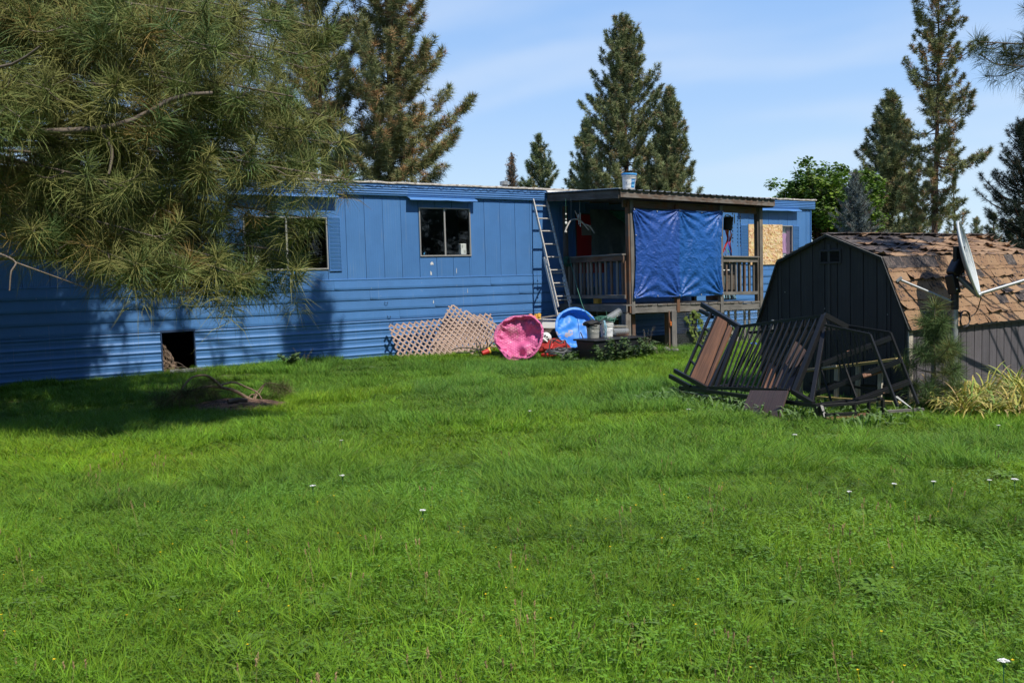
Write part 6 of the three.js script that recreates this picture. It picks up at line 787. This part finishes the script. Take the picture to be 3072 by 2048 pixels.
for (const [x, z, h, lab] of [[-19.2, 6.5, 13, 'tall pine standing outside the left edge nearest the mobile home wall'], [-20.5, 13.5, 12, 'tall pine standing outside the left edge nearer the camera']]) conifer(thing('pine_tree', lab, 'tree', [x, 0, z]), { ...BASE, h, r: 4.0, seed: 70 + h, cb: 1.2, tr: 0.22, dens: 3.2, ts: 1.7, step: 0.7, nb: 7, prof: cone(0.4), cols: PINE });
{ // tips of a pine standing right of the picture
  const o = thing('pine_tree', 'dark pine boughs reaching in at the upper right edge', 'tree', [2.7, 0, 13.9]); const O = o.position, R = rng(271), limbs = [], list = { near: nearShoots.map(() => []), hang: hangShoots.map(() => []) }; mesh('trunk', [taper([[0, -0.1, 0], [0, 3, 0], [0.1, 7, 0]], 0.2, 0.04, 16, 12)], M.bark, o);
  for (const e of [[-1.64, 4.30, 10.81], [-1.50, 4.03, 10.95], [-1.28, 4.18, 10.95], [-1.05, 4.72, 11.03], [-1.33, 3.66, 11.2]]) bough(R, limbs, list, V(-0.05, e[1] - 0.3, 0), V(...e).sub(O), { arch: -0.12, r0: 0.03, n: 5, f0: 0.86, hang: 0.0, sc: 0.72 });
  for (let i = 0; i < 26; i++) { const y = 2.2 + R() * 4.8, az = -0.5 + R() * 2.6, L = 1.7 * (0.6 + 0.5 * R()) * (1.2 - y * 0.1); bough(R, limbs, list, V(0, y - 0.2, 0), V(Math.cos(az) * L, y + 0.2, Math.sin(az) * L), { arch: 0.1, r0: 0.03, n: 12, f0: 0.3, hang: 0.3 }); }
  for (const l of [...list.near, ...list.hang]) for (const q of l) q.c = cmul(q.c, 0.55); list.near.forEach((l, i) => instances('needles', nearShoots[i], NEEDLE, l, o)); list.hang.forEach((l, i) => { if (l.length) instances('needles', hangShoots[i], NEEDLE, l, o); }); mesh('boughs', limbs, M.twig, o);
}
{ // young pine by the dish
  const o = thing('young_pine', 'slender young pine with loose needle whorls growing before the shed wall', 'tree', [-2.27, 0, 10.66]); const R = rng(99), limbs = [], list = nearShoots.map(() => []); mesh('stem', [taper([[0.02, -0.05, 0], [0, 0.5, 0.01], [-0.01, 0.9, 0], [0, 1.22, 0]], 0.016, 0.006, 14, 6)], M.twig, o);
  const put = (p, d, s) => { for (let k = 0; k < 2; k++) list[Math.floor(R() * 4)].push({ m: place(p.clone().add(V(R() - 0.5, R() - 0.5, R() - 0.5).multiplyScalar(0.05)), d, s * (0.85 + 0.3 * R()), R() * 6.28), c: tone(R, [0.12, 0.18, 0.06], [0.085, 0.14, 0.05], [0.19, 0.19, 0.06], 0.12, 0.2) }); };
  put(V(0, 1.25, 0), V(0, 1, 0), 0.95); put(V(0, 1.05, 0), V(0.1, 1, 0.1).normalize(), 1); put(V(0, 0.86, 0), V(-0.1, 1, 0).normalize(), 0.9);
  for (const [y, n, L, up] of [[0.92, 4, 0.16, 0.9], [0.62, 6, 0.3, 0.45], [0.46, 4, 0.34, 0.3], [0.25, 4, 0.24, 0.3]]) for (let i = 0; i < n; i++) { const a = i / n * 6.28 + R() + y * 3, l = L * (0.7 + 0.6 * R()), e = V(Math.cos(a) * l, y + l * up, Math.sin(a) * l); limbs.push(taper([[0, y, 0], [e.x * 0.5, y + l * up * 0.3, e.z * 0.5], e], 0.007, 0.004, 6, 5)); put(e, e.clone().setY(0.16 + up * 0.1).normalize(), 0.62); if (R() < 0.6) put(e.clone().lerp(V(0, y, 0), 0.4), V(e.x, 0.25, e.z).normalize(), 0.55); }
  const far = V(0.42, 0.42, 0.05); limbs.push(taper([[0, 0.28, 0], [0.25, 0.3, 0.03], far], 0.007, 0.004, 6, 5)); put(far, V(1, 0.5, 0).normalize(), 0.7); put(V(0.36, 0.78, 0.02), V(1, 0.35, 0).normalize(), 0.75); limbs.push(taper([[0, 0.65, 0], [0.2, 0.68, 0], [0.36, 0.78, 0.02]], 0.007, 0.004, 6, 5));
  mesh('limbs', limbs, M.twig, o); list.forEach((l, i) => { if (l.length) instances('needles', nearShoots[i], NEEDLE, l, o); });
}

{ // mound of earth with a fallen bough
  const o = thing('fallen_bough', 'broken bare pine bough with drooping dry tips lying on the lawn', 'branch', [-8.4, 0.06, 4.0]); const R = rng(505), L = p => [p[0] + 8.4, p[1] - 0.06, p[2] - 4.0]; const T = (pts, a, b, n = 18) => taper(pts.map(L), a, b, n, 7);
  const limbs = [T([[-8.12, 0.06, 4.32], [-8.25, 0.14, 4.1], [-8.42, 0.26, 4.0], [-8.6, 0.31, 3.95], [-8.75, 0.34, 4.0], [-9.0, 0.30, 4.0], [-9.2, 0.22, 4.1]], 0.028, 0.014), T([[-8.57, 0.315, 3.98], [-8.66, 0.42, 3.95], [-8.80, 0.50, 4.0], [-8.97, 0.48, 4.0], [-9.08, 0.40, 4.05], [-9.14, 0.34, 4.1]], 0.02, 0.01), T([[-8.62, 0.325, 3.97], [-8.50, 0.345, 3.9], [-8.34, 0.345, 3.85], [-8.22, 0.28, 3.95], [-8.10, 0.2, 4.05], [-8.03, 0.07, 4.08]], 0.013, 0.011), T([[-8.17, 0.05, 4.1], [-8.13, 0.16, 4.02], [-8.05, 0.22, 3.98], [-7.94, 0.30, 3.95], [-7.82, 0.295, 3.95], [-7.70, 0.24, 4.0], [-7.60, 0.15, 4.05]], 0.012, 0.005), T([[-8.12, 0.02, 4.1], [-8.14, 0.12, 4.08], [-8.10, 0.17, 4.05]], 0.018, 0.014, 8), T([[-8.25, 0.14, 4.1], [-8.18, 0.18, 4.06], [-8.1, 0.17, 4.04]], 0.008, 0.006, 8), T([[-7.94, 0.30, 3.95], [-8.02, 0.22, 4.0], [-8.08, 0.15, 4.05]], 0.008, 0.007, 8), T([[-8.30, 0.03, 4.5], [-8.15, 0.06, 4.45], [-8.0, 0.02, 4.6]], 0.022, 0.016, 10)];
  mesh('limbs', limbs, M.deadwood, o); const list = hangShoots.map(() => []); const put = (p, d, s) => list[Math.floor(R() * 3)].push({ m: place(V(...L(p)), V(...d).normalize(), s, R() * 6.28), c: tone(R, [0.13, 0.135, 0.055], [0.085, 0.095, 0.045], [0.17, 0.12, 0.06], 0.2, 0.2) });
  for (let i = 0; i < 13; i++) put([-9.1 - R() * 0.45, 0.12 + R() * 0.22, 3.9 + R() * 0.5], [-1, 0.1 * R(), (R() - 0.5)], 0.6 + 0.3 * R()); for (let i = 0; i < 8; i++) put([-7.72 + i * 0.02, 0.27 - i * 0.015, 4.0], [1, -0.1 + R() * 0.3, (R() - 0.5) * 0.6], 0.6); for (let i = 0; i < 9; i++) put([-8.95 + R() * 0.7, 0.24 - R() * 0.1, 3.9 + R() * 0.2], [(R() - 0.5), -0.4, 0.2], 0.6); list.forEach((l, i) => l.length && instances('needles', hangShoots[i], NEEDLE, l, o));
  const n = multi(1201, [[6, 1], [20, 1], [60, 1], [120, 1]]); const md = mesh('dirt_mound', sheet(60, 40, (u, v) => { const a = u * 6.283, r = v, k = 1 + 0.22 * PN.noise(Math.cos(a) * 1.5, Math.sin(a) * 1.5, 3); const x = -8.42 + Math.cos(a) * r * 0.95 * k + Math.sin(a) * r * 0.15, z = 4.22 + Math.sin(a) * r * 0.75 * k; const y = gy(x, z) + 0.11 * (1 - r * r) + 0.02 * PN.noise(x * 9, 1, z * 9) - 0.015; const q = V(x, y, z); q.u = x; q.v = z; return q; }), std({ map: tex(512, (u, v) => cmix([0.035, 0.022, 0.014], [0.20, 0.115, 0.075], sstep(n(u, v), 0.36, 0.66)), [1.3, 1.3], true), bumpMap: tex(512, (u, v) => n(u, v), [1.3, 1.3]), bumpScale: 0.02, roughness: 1, side: THREE.DoubleSide })); mark(md, 'low mound of bare reddish earth in the lawn under the fallen bough', 'mound');
  const lg = thing('rotten_log', 'short dark rotten log lying on the bare earth mound', 'log', [-8.5, 0.16, 4.42]); mesh('log_body', [taper([[-0.13, 0, 0.02], [0, 0.01, 0], [0.13, -0.01, 0.03]], 0.032, 0.028, 8, 9)], M.woodDark, lg); mesh('bark_flake', [beam([-0.02, -0.02, 0.12], [0.12, -0.03, 0.14], 0.05, 0.012), beam([-0.15, -0.03, 0.14], [-0.04, -0.035, 0.18], 0.04, 0.01)], M.deadwood, lg);
}
{ // yellowing strap leaves along the shed wall
  const R = rng(606); const tones = [leafMat(0.58, 0.46, 0.12, 0.3, 0.7), leafMat(0.44, 0.44, 0.08, 0.3, 0.7), leafMat(0.19, 0.32, 0.05, 0.3, 0.7), leafMat(0.36, 0.26, 0.12, 0.1, 0.8)];
  const spots = [[-2.2, 10.62, 1.0, 'leftmost yellowing strap leaved plant at the shed corner'], [-2.05, 10.95, 0.9, 'green and yellow strap leaves just right of the young pine stem'], [-1.75, 10.8, 0.9, 'yellow strap leaves under the satellite dish pole'], [-2.5, 11.15, 0.9, 'front clump of drooping yellow leaves nearest the lawn'], [-1.35, 10.75, 1.1, 'tall clump of yellow green leaves against the shed wall'], [-2.0, 11.5, 1.0, 'middle clump of arching straw coloured leaves'], [-1.0, 11.0, 1.05, 'dense yellow clump third from the right edge'], [-1.75, 11.95, 0.9, 'low spreading yellow clump at the lawn edge'], [-0.65, 10.8, 1.1, 'yellow clump against the wall near the right edge'], [-1.0, 11.75, 1.0, 'straw yellow clump at the right edge of the picture'], [-0.25, 11.0, 1.0, 'last yellow clump at the right edge beside the wall'], [-2.3, 10.85, 0.8, 'small yellow clump between the young pine and the black stair heap'], [-2.2, 11.3, 0.9, 'arching yellow clump before the young pine stem'], [-1.5, 11.55, 0.95, 'straw yellow clump in the front row below the satellite dish'], [-1.2, 11.2, 1.0, 'yellow clump in the middle row right of the satellite dish pole'], [-0.85, 11.35, 1.0, 'yellow green clump in the middle row near the right edge'], [-1.4, 12.0, 0.85, 'lowest yellow clump at the right picture edge']];
  spots.forEach(([x, z, s, lab], k) => { const o = thing('strap_leaf_plant', lab, 'plant', [x, gy(x, z), z], 'yellowing plants by the shed'); const B = tones.map(() => new Blades()); const n = 74;
    for (let i = 0; i < n; i++) { const a = R() * 6.283, L = s * (0.34 + 0.34 * R()), lean = 0.45 + 0.8 * R(), d = V(Math.cos(a), 0, Math.sin(a)), o0 = V((R() - 0.5) * 0.16, 0, (R() - 0.5) * 0.16), pts = [], w = []; for (let j = 0; j <= 6; j++) { const f = j / 6, th = (1.45 - lean * 0.5) - lean * 2.0 * f * f; const prev = pts[j - 1]; pts.push(j ? prev.clone().addScaledVector(d, Math.cos(th) * L / 6).add(V(0, Math.sin(th) * L / 6, 0)) : o0.clone()); w.push(f === 1 ? 0 : 0.021 * (1 - 0.4 * f)); } for (const q of pts) if (q.y < 0.01) q.y = 0.01 + R() * 0.02; const side = V(-d.z, 0, d.x).addScaledVector(d, (R() - 0.5) * 0.3).normalize(); const c = R(); B[c < 0.32 ? 0 : c < 0.66 ? 1 : c < 0.9 ? 2 : 3].strip(pts, w, side); }
    B.forEach((b, i) => b.p.length && mark(mesh('leaves', b.geo(), tones[i], o), null, null, null, 'stuff')); });
}
{ // leafy weeds round the tub and the porch foot
  const R = rng(707), m = leafMat(0.085, 0.15, 0.035, 0.25, 0.7), m2 = leafMat(0.12, 0.14, 0.05, 0.2, 0.8);
  const spots = [[-1.05, 3.3, 0.36, 0, 'leafy green weed before the left end of the black tub'], [-0.75, 3.25, 0.5, 0, 'tall leafy weed before the middle of the black tub'], [-0.3, 3.3, 0.46, 0, 'leafy weed before the right end of the black tub'], [-0.55, 3.32, 0.34, 0, 'short leafy weed between the two tall weeds before the black tub'], [-0.05, 3.28, 0.42, 0, 'leafy weed at the right front corner of the black tub'], [0.3, 3.1, 0.36, 0, 'bushy weed at the foot of the left porch post'], [-1.5, 2.7, 0.22, 0, 'low weed in front of the grey hose heap'], [0.15, 3.05, 0.5, 1, 'dry stalky weed at the right end of the black tub'], [0.45, 2.85, 0.62, 1, 'tallest dry weed before the dark opening under the deck'], [0.9, 2.8, 0.3, 1, 'low dry weed before the deck opening'], [-0.9, 3.0, 0.3, 0, 'short weed between the blue pool and the tub'], [-6.0, 0.5, 0.34, 1, 'thin pale weed by the blue skirting right of the hatch'], [-6.35, 0.6, 0.26, 0, 'small green weed by the skirting near the hatch'], [-12.0, 5.9, 0.42, 1, 'dry weed in the shade at the left edge of the lawn'], [-11.75, 6.2, 0.34, 1, 'second dry weed at the left edge of the lawn']];
  for (const [x, z, h, dry, lab] of spots) { const o = thing('weed', lab, 'weed', [x, gy(x, z), z]); const st = [], B = new Blades(); const nst = 7; for (let k = 0; k < nst; k++) { const a = R() * 6.28, q = []; const hh = h * (0.6 + 0.5 * R()); for (let j = 0; j <= 4; j++) { const f = j / 4; q.push(V(Math.cos(a) * (0.05 + 0.16 * f * f) + (R() - 0.5) * 0.02, hh * f, Math.sin(a) * (0.05 + 0.16 * f * f))); } st.push(taper(q, 0.004, 0.002, 8, 4)); const cv = new THREE.CatmullRomCurve3(q); for (let i = 0; i < (dry ? 20 : 34); i++) { const p = cv.getPoint(0.15 + 0.85 * R()), b = R() * 6.28, d = V(Math.cos(b), 0.5 - R() * 0.8, Math.sin(b)).normalize(), s = d.clone().cross(UPV).normalize().applyAxisAngle(d, (R() - 0.5) * 1.2), L = (dry ? 0.034 : 0.075) * (0.7 + 0.7 * R()); B.strip([p, p.clone().addScaledVector(d, L * 0.4), p.clone().addScaledVector(d, L)], [0.004, L * (dry ? 0.3 : 0.62), 0], s); } } mesh('stem', st, dry ? M.twig : M.green, o); mark(mesh('leaves', B.geo(), dry ? m2 : m, o), null, null, null, 'stuff'); }
}
// white flower heads standing in the lawn, one by one
{
  const fl = [[-6.2, 7.99, 'white flower head farthest out in the middle of the lawn'], [-8.66, 8.18, 'white flower head in the bright lawn left of the centre, the upper one'], [-9.36, 9.78, 'white flower head in the lawn left of the centre, below the upper one'], [-9.43, 11.24, 'white flower head nearest the middle of the foreground lawn'], [-5.33, 11.06, 'small white flower head in the lawn before the brown sheet'], [-6.87, 12.72, 'leftmost white flower head of the row on the right of the lawn'], [-6.43, 12.78, 'second white flower head of the row on the right of the lawn'], [-6.16, 12.92, 'third small white flower head of the row on the right of the lawn'], [-5.85, 13.16, 'fourth double white flower head of the row on the right of the lawn'], [-5.71, 13.27, 'rightmost white flower head of the row at the picture edge'], [-3.52, 12.04, 'white flower head before the yellowing plants at the right'], [-8.77, 14.73, 'large white flower head in the bottom right corner of the lawn'], [-4.86, 9.23, 'white flower head in the lawn before the left end of the black stair heap'], [-9.69, 9.97, 'tiny white flower head left of the centre of the lawn']];
  const R = rng(808), pet = std({ color: lin(0.78, 0.78, 0.74), roughness: 0.8, side: THREE.DoubleSide });
  for (const [x, z, lab] of fl) { const o = thing('yarrow_flower', lab, 'flower', [x, gy(x, z), z], 'white flowers in the lawn'); const h = 0.15, r = 0.0185 * (0.6 + 0.7 * R()) * (z > 14 ? 1.15 : 1), fs = []; for (let i = 0; i < 34; i++) { const a = i * 2.4, q = Math.sqrt(i / 34) * r; const g = new THREE.CircleGeometry(0.0052, 5); g.rotateX(-Math.PI / 2 + (R() - 0.5) * 0.7); g.translate(Math.cos(a) * q, h + 0.004 * R() - q * 0.15, Math.sin(a) * q); fs.push(g); } mesh('flower_head', fs, pet, o); mesh('stalk', [taper([[0.01, 0, 0], [0, h * 0.6, 0], [0, h, 0]], 0.0022, 0.0018, 6, 4), ...[0, 1, 2, 3].map(k => taper([[0, h * 0.75, 0], [Math.cos(k * 1.57) * r * 0.6, h - 0.004, Math.sin(k * 1.57) * r * 0.6]], 0.0012, 0.001, 3, 4))], M.green, o); }
}
// ------------------------------------------------------------ lawn
{
  const tuft = (seed, n, h, w, spread, bend, segs) => { const R = rng(seed), B = new Blades(); for (let i = 0; i < n; i++) { const a = R() * 6.283, d = V(Math.cos(a), 0, Math.sin(a)), L = h * (0.5 + 0.6 * R()), q = Math.sqrt(R()) * spread, b = R() * 6.283, o = V(Math.cos(b) * q, -0.012, Math.sin(b) * q), bd = bend * (0.3 + R()), pts = [o]; for (let k = 1; k <= segs; k++) { const f = k / segs; pts.push(V(o.x + d.x * L * bd * f * f, o.y + L * f * (1 - 0.35 * bd * f), o.z + d.z * L * bd * f * f)); } const s = V(-d.z, 0, d.x).applyAxisAngle(UPV, (R() - 0.5) * 1.6); B.strip(pts, pts.map((_, k) => k === segs ? 0 : w * (0.75 + 0.5 * R()) * (1 - 0.35 * k / segs)), s); } return B.geo(); };
  const long = [1, 2, 3].map(i => tuft(900 + i, 46, 0.165, 0.0042, 0.09, 0.85, 3)), wide = [1, 2].map(i => tuft(920 + i, 14, 0.12, 0.013, 0.045, 0.9, 3));
  const seedHead = (() => { const R = rng(940), B = new Blades(); for (let i = 0; i < 3; i++) { const a = R() * 6.28, l = 0.15 + 0.07 * R(), e = V(Math.cos(a) * 0.05, l, Math.sin(a) * 0.05), o = V((R() - 0.5) * 0.08, -0.01, (R() - 0.5) * 0.08); B.strip([o, o.clone().lerp(e, 0.6).add(V(0, 0.01, 0)), e], [0.0016, 0.0014, 0.001], V(0, 0, 1)); for (let k = 0; k < 12; k++) { const p = e.clone().add(V((R() - 0.5) * 0.006, k * 0.0024, (R() - 0.5) * 0.006)), d = V(R() - 0.5, 0.8, R() - 0.5).normalize(); B.strip([p, p.clone().addScaledVector(d, 0.005), p.clone().addScaledVector(d, 0.01)], [0.002, 0.005, 0], d.clone().cross(V(1, 0, 0)).normalize()); } } return B.geo(); })();
  const dandy = (() => { const R = rng(950), B = new Blades(); for (let i = 0; i < 10; i++) { const a = i * 0.63 + R() * 0.4, d = V(Math.cos(a), 0, Math.sin(a)), L = 0.10 + 0.06 * R(), pts = [], w = []; for (let k = 0; k <= 4; k++) { const f = k / 4; pts.push(V(d.x * L * f, 0.005 + 0.09 * f * (1.3 - f), d.z * L * f)); w.push([0.006, 0.016, 0.028, 0.024, 0][k]); } B.strip(pts, w, V(-d.z, 0, d.x)); } return B.geo(); })();
  const dot = (() => { const B = new Blades(); for (let k = 0; k < 4; k++) { const a = k * 1.571, d = V(Math.cos(a), 0.25, Math.sin(a)); B.strip([V(0, 0.09, 0), V(d.x * 0.004, 0.092, d.z * 0.004), V(d.x * 0.008, 0.094, d.z * 0.008)], [0.003, 0.008, 0], V(-d.z, 0, d.x)); } B.strip([V(0, 0, 0), V(0, 0.09, 0)], [0.0012, 0.001], V(1, 0, 0)); return B.geo(); })();
  // square sods of blades laid edge to edge, each blade with its own tone
  const SOD = 0.6;
  function sod(seed, n, h, w, bend, segs, mix) { // mix: share of clover, broad blades, dry blades
    const R = rng(seed), P = [], Nn = [], C = [], I = []; let base = 0;
    const strip = (pts, wid, s, c) => { const k0 = P.length / 3; for (let k = 0; k < pts.length; k++) { const p = pts[k], q = pts[Math.min(k + 1, pts.length - 1)], o = pts[Math.max(k - 1, 0)], t = [q[0] - o[0], q[1] - o[1], q[2] - o[2]]; let nx = s[1] * t[2] - s[2] * t[1], ny = s[2] * t[0] - s[0] * t[2], nz = s[0] * t[1] - s[1] * t[0]; const l = Math.hypot(nx, ny, nz) || 1; nx /= l; ny /= l; nz /= l; const hw = wid[k] / 2; if (k === pts.length - 1) { P.push(...p); Nn.push(nx, ny, nz); C.push(...c); } else { P.push(p[0] - s[0] * hw, p[1] - s[1] * hw, p[2] - s[2] * hw, p[0] + s[0] * hw, p[1] + s[1] * hw, p[2] + s[2] * hw); Nn.push(nx, ny, nz, nx, ny, nz); C.push(...c, ...c); } }
      for (let k = 0; k < pts.length - 1; k++) { const A = k0 + 2 * k; if (k === pts.length - 2) I.push(A, A + 1, A + 2); else I.push(A, A + 1, A + 3, A, A + 3, A + 2); } };
    for (let i = 0; i < n; i++) {
      const x = (R() - 0.5) * SOD * 1.04, z = (R() - 0.5) * SOD * 1.04, cl = PN.noise(x * 8, seed, z * 8), c2 = PN.noise(x * 19, seed + 3, z * 19), a = R() * 6.283 , q = R();
      if (q < mix[0] * (0.4 + 1.6 * clamp(0.5 + cl * 1.4, 0, 1))) { const hh = 0.03 + 0.05 * R(), t = R() * 6.28, k1 = 0.8 + 0.45 * R(), c = cmul([0.85, 0.92, 0.9], k1); for (let k = 0; k < 3; k++) { const b2 = t + k * 2.094, dx = Math.cos(b2), dz = Math.sin(b2), r = 0.0075 + 0.004 * R(), ty = 0.5 * (R() - 0.35); strip([[x, hh, z], [x + dx * r * 0.55, hh + ty * r * 0.5, z + dz * r * 0.55], [x + dx * r * 1.2, hh + ty * r, z + dz * r * 1.2]], [0.002, r * 1.3, 0], [-dz, 0.25 * (R() - 0.5), dx], c); } continue; }
      const broad = q > 1 - mix[1], dry = !broad && q > 1 - mix[1] - mix[2];
      const L = h * (0.4 + 0.6 * R()) * (1 + 0.75 * cl + 0.3 * c2) * (broad ? 0.8 : 1), bd = bend * (0.25 + R()), dx = Math.cos(a) * bd + 1.1 * cl, dz = Math.sin(a) * bd + 0.9 * c2, pts = []; for (let k = 0; k <= segs; k++) { const f = k / segs; pts.push([x + dx * L * f * f, -0.015 + L * f * (1 - 0.33 * bd * f), z + dz * L * f * f]); }
      const sa = a + 1.57 + (R() - 0.5) * 1.6, W = w * (0.7 + 0.6 * R()) * (broad ? 2.6 : 1), k1 = 0.82 + 0.36 * R() + 0.25 * c2; strip(pts, pts.map((_, k) => W * (1 - 0.35 * k / segs)), [Math.cos(sa), 0.15 * (R() - 0.5), Math.sin(sa)], dry ? [1.7 * k1, 0.85 * k1, 2.2 * k1] : cmul(R() < 0.35 ? [1.22, 1.05, 0.9] : R() < 0.3 ? [0.8, 0.92, 1.4] : [1, 1, 1], k1)); }
    const g = new THREE.BufferGeometry(); g.setAttribute('position', new THREE.Float32BufferAttribute(P, 3)); g.setAttribute('normal', new THREE.Float32BufferAttribute(Nn, 3)); g.setAttribute('color', new THREE.Float32BufferAttribute(C, 3)); g.setIndex(I); return g; }
  const V4 = f => [0, 1, 2, 3].map(f);
  const nearShort = V4(i => sod(1000 + i, 5200, 0.125, 0.0042, 0.85, 2, [0.035, 0.03, 0.03])), nearLong = V4(i => sod(1010 + i, 4600, 0.19, 0.0042, 0.9, 3, [0.01, 0.02, 0.03])), nearClover = V4(i => sod(1020 + i, 5200, 0.105, 0.0042, 0.85, 2, [0.045, 0.06, 0.03])), farLong = V4(i => sod(1030 + i, 2300, 0.185, 0.0062, 0.9, 2, [0.0, 0.03, 0.03])), farShort = V4(i => sod(1040 + i, 2500, 0.12, 0.0062, 0.85, 2, [0.01, 0.03, 0.04]));
  const L = { ns: V4(() => []), nl: V4(() => []), nc: V4(() => []), fl: V4(() => []), fs: V4(() => []), long: [[], [], []], wide: [[], []], seed: [[]], dandy: [[]], dot: [[]] };
  const R = rng(2024), C = camera.position, fx = 0.5677, fz = -0.8232; // direction of the lawn's long axis
  const blocked = (x, z, p) => z < 0.03 - p && x < 9.7 || (x > -2.1 + p && x < 1.7 && z > 7.95 + p && z < 10.25 - p) || (x > 0.4 + p && x < 4.75 - p && z < 2.2 - p) || ((x + 8.42) / 0.75) ** 2 + ((z - 4.22) / 0.55) ** 2 < 1 || (x > -1.0 && x < 0.1 && z > 2.5 && z < 3.05);
  const putIn = (arr, x, z, s, sy, c, tilt = 0.25, spin = null) => arr[Math.floor(R() * arr.length)].push({ m: place(V(x, gy(x, z), z), V((R() - 0.5) * tilt, 1, (R() - 0.5) * tilt).normalize(), s, spin ?? R() * 6.28, sy), c });
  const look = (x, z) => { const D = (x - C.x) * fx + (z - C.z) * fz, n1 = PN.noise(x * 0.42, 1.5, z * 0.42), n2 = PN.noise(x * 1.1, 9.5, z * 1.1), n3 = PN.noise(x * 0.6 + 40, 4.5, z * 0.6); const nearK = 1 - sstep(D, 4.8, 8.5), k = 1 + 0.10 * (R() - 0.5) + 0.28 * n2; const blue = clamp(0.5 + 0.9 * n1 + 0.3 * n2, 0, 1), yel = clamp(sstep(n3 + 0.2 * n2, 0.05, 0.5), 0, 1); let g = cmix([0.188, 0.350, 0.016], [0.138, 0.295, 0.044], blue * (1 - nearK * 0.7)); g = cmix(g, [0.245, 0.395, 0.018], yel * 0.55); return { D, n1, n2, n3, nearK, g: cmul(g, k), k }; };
  const heap = (x, z) => x > -4.3 && x < -2 && z > 7.2 && z < 11 ? 0.6 : 1;
  for (let D = 2.2; D < 25; D += SOD) for (let l = -(Math.ceil((D * 0.74 + 1) / SOD)) * SOD; l < D * 0.74 + 1; l += SOD) { // sods
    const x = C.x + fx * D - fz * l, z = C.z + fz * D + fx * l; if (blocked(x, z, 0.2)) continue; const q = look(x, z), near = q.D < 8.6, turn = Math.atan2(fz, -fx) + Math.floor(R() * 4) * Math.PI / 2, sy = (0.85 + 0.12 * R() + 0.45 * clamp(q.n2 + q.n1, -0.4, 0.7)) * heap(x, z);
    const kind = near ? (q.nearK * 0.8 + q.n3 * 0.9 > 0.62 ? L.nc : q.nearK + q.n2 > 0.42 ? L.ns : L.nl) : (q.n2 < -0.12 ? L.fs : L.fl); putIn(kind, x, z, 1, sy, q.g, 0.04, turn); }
  for (let i = 0; i < 5200; i++) { // stray tufts and weeds
    const D = 2.6 + 20 * Math.pow(R(), 1.3), w = D * 0.74 + 0.9, l = (R() * 2 - 1) * w, x = C.x + fx * D - fz * l, z = C.z + fz * D + fx * l; if (blocked(x, z, 0)) continue; const { n1, n2, n3, nearK, g: g0, k } = look(x, z); const g = cmul(g0, 0.8 + 0.5 * R()), u = R();
    if (u < 0.34) putIn(L.long, x, z, 1 + 0.5 * R(), (0.75 + 0.6 * R() + 0.3 * clamp(n2 + n1, -0.4, 0.8)) * lerp(1, 0.7, nearK) * heap(x, z), g, 0.9);
    else if (u < 0.58) putIn(L.wide, x, z, 0.8 + 0.5 * R(), (0.7 + 0.5 * R()) * heap(x, z), cmix(g, [0.2, 0.31, 0.05], 0.5), 0.6);
    else if (u < 0.62 + 0.05 * nearK) putIn(L.dandy, x, z, 0.7 + 0.5 * R(), 0.8 + 0.4 * R(), cmul([0.14, 0.26, 0.03], k));
    else if (D < 8.5 && R() < 0.55 * (0.3 + clamp(n3 + 0.4, 0, 1)) * (D < 6 ? 1.3 : 0.5)) putIn(L.seed, x, z, 0.8 + 0.3 * R(), 0.8 + 0.4 * R(), [0.36, 0.25, 0.13]);
    else if (D < 7 && R() < 0.5) putIn(L.dot, x, z, 0.75 + 0.3 * R(), 0.8 + 0.4 * R(), [0.75, 0.52, 0.02]);
  }
  for (let i = 0; i < 420; i++) { const a = R() * 6.283, k = 1 + 0.45 * R(), x = -8.42 + Math.cos(a) * 0.72 * k, z = 4.22 + Math.sin(a) * 0.52 * k, q = look(x, z); putIn(L.long, x, z, 0.8 + 0.4 * R(), 0.55 + 0.5 * R(), q.g, 0.9); }
  const lawn = thing('lawn', 'long green grass with clover and weeds covering the yard', 'grass'); lawn.userData.kind = 'stuff';
  const SODM = GRASSM.clone(); SODM.vertexColors = true;
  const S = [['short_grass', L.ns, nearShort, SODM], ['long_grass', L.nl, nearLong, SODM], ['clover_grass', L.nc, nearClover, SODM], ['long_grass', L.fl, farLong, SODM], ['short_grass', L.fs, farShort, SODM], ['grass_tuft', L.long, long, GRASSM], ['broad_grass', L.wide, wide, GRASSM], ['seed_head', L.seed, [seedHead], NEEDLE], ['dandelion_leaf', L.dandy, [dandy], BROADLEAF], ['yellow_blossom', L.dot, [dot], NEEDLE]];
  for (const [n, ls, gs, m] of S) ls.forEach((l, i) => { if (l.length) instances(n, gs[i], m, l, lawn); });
  // coarse leaves at the foot of the stair heap
  const Q = rng(77), B = new Blades(); for (let i = 0; i < 420; i++) { const x = -4.15 + Q() * 1.35, z = 7.5 + Q() * 3.5, a = Q() * 6.28, d = V(Math.cos(a), 0, Math.sin(a)), Ln = 0.08 + 0.12 * Q(), y = gy(x, z), b = 0.5 + Q(); B.strip([V(x, y, z), V(x + d.x * Ln * 0.3, y + Ln * 0.5, z + d.z * Ln * 0.3), V(x + d.x * Ln * 0.6 * b, y + Ln * 0.8, z + d.z * Ln * 0.6 * b), V(x + d.x * Ln * b, y + Ln * 0.75, z + d.z * Ln * b)], [0.008, 0.022, 0.026, 0], V(-d.z, 0, d.x)); }
  const bw = mesh('broadleaf_weeds', B.geo(), leafMat(0.12, 0.22, 0.045, 0.3, 0.7)); mark(bw, 'bright green broad leaves growing along the black steel heap', 'weeds', null, 'stuff');
}
renderer.render(scene, camera);
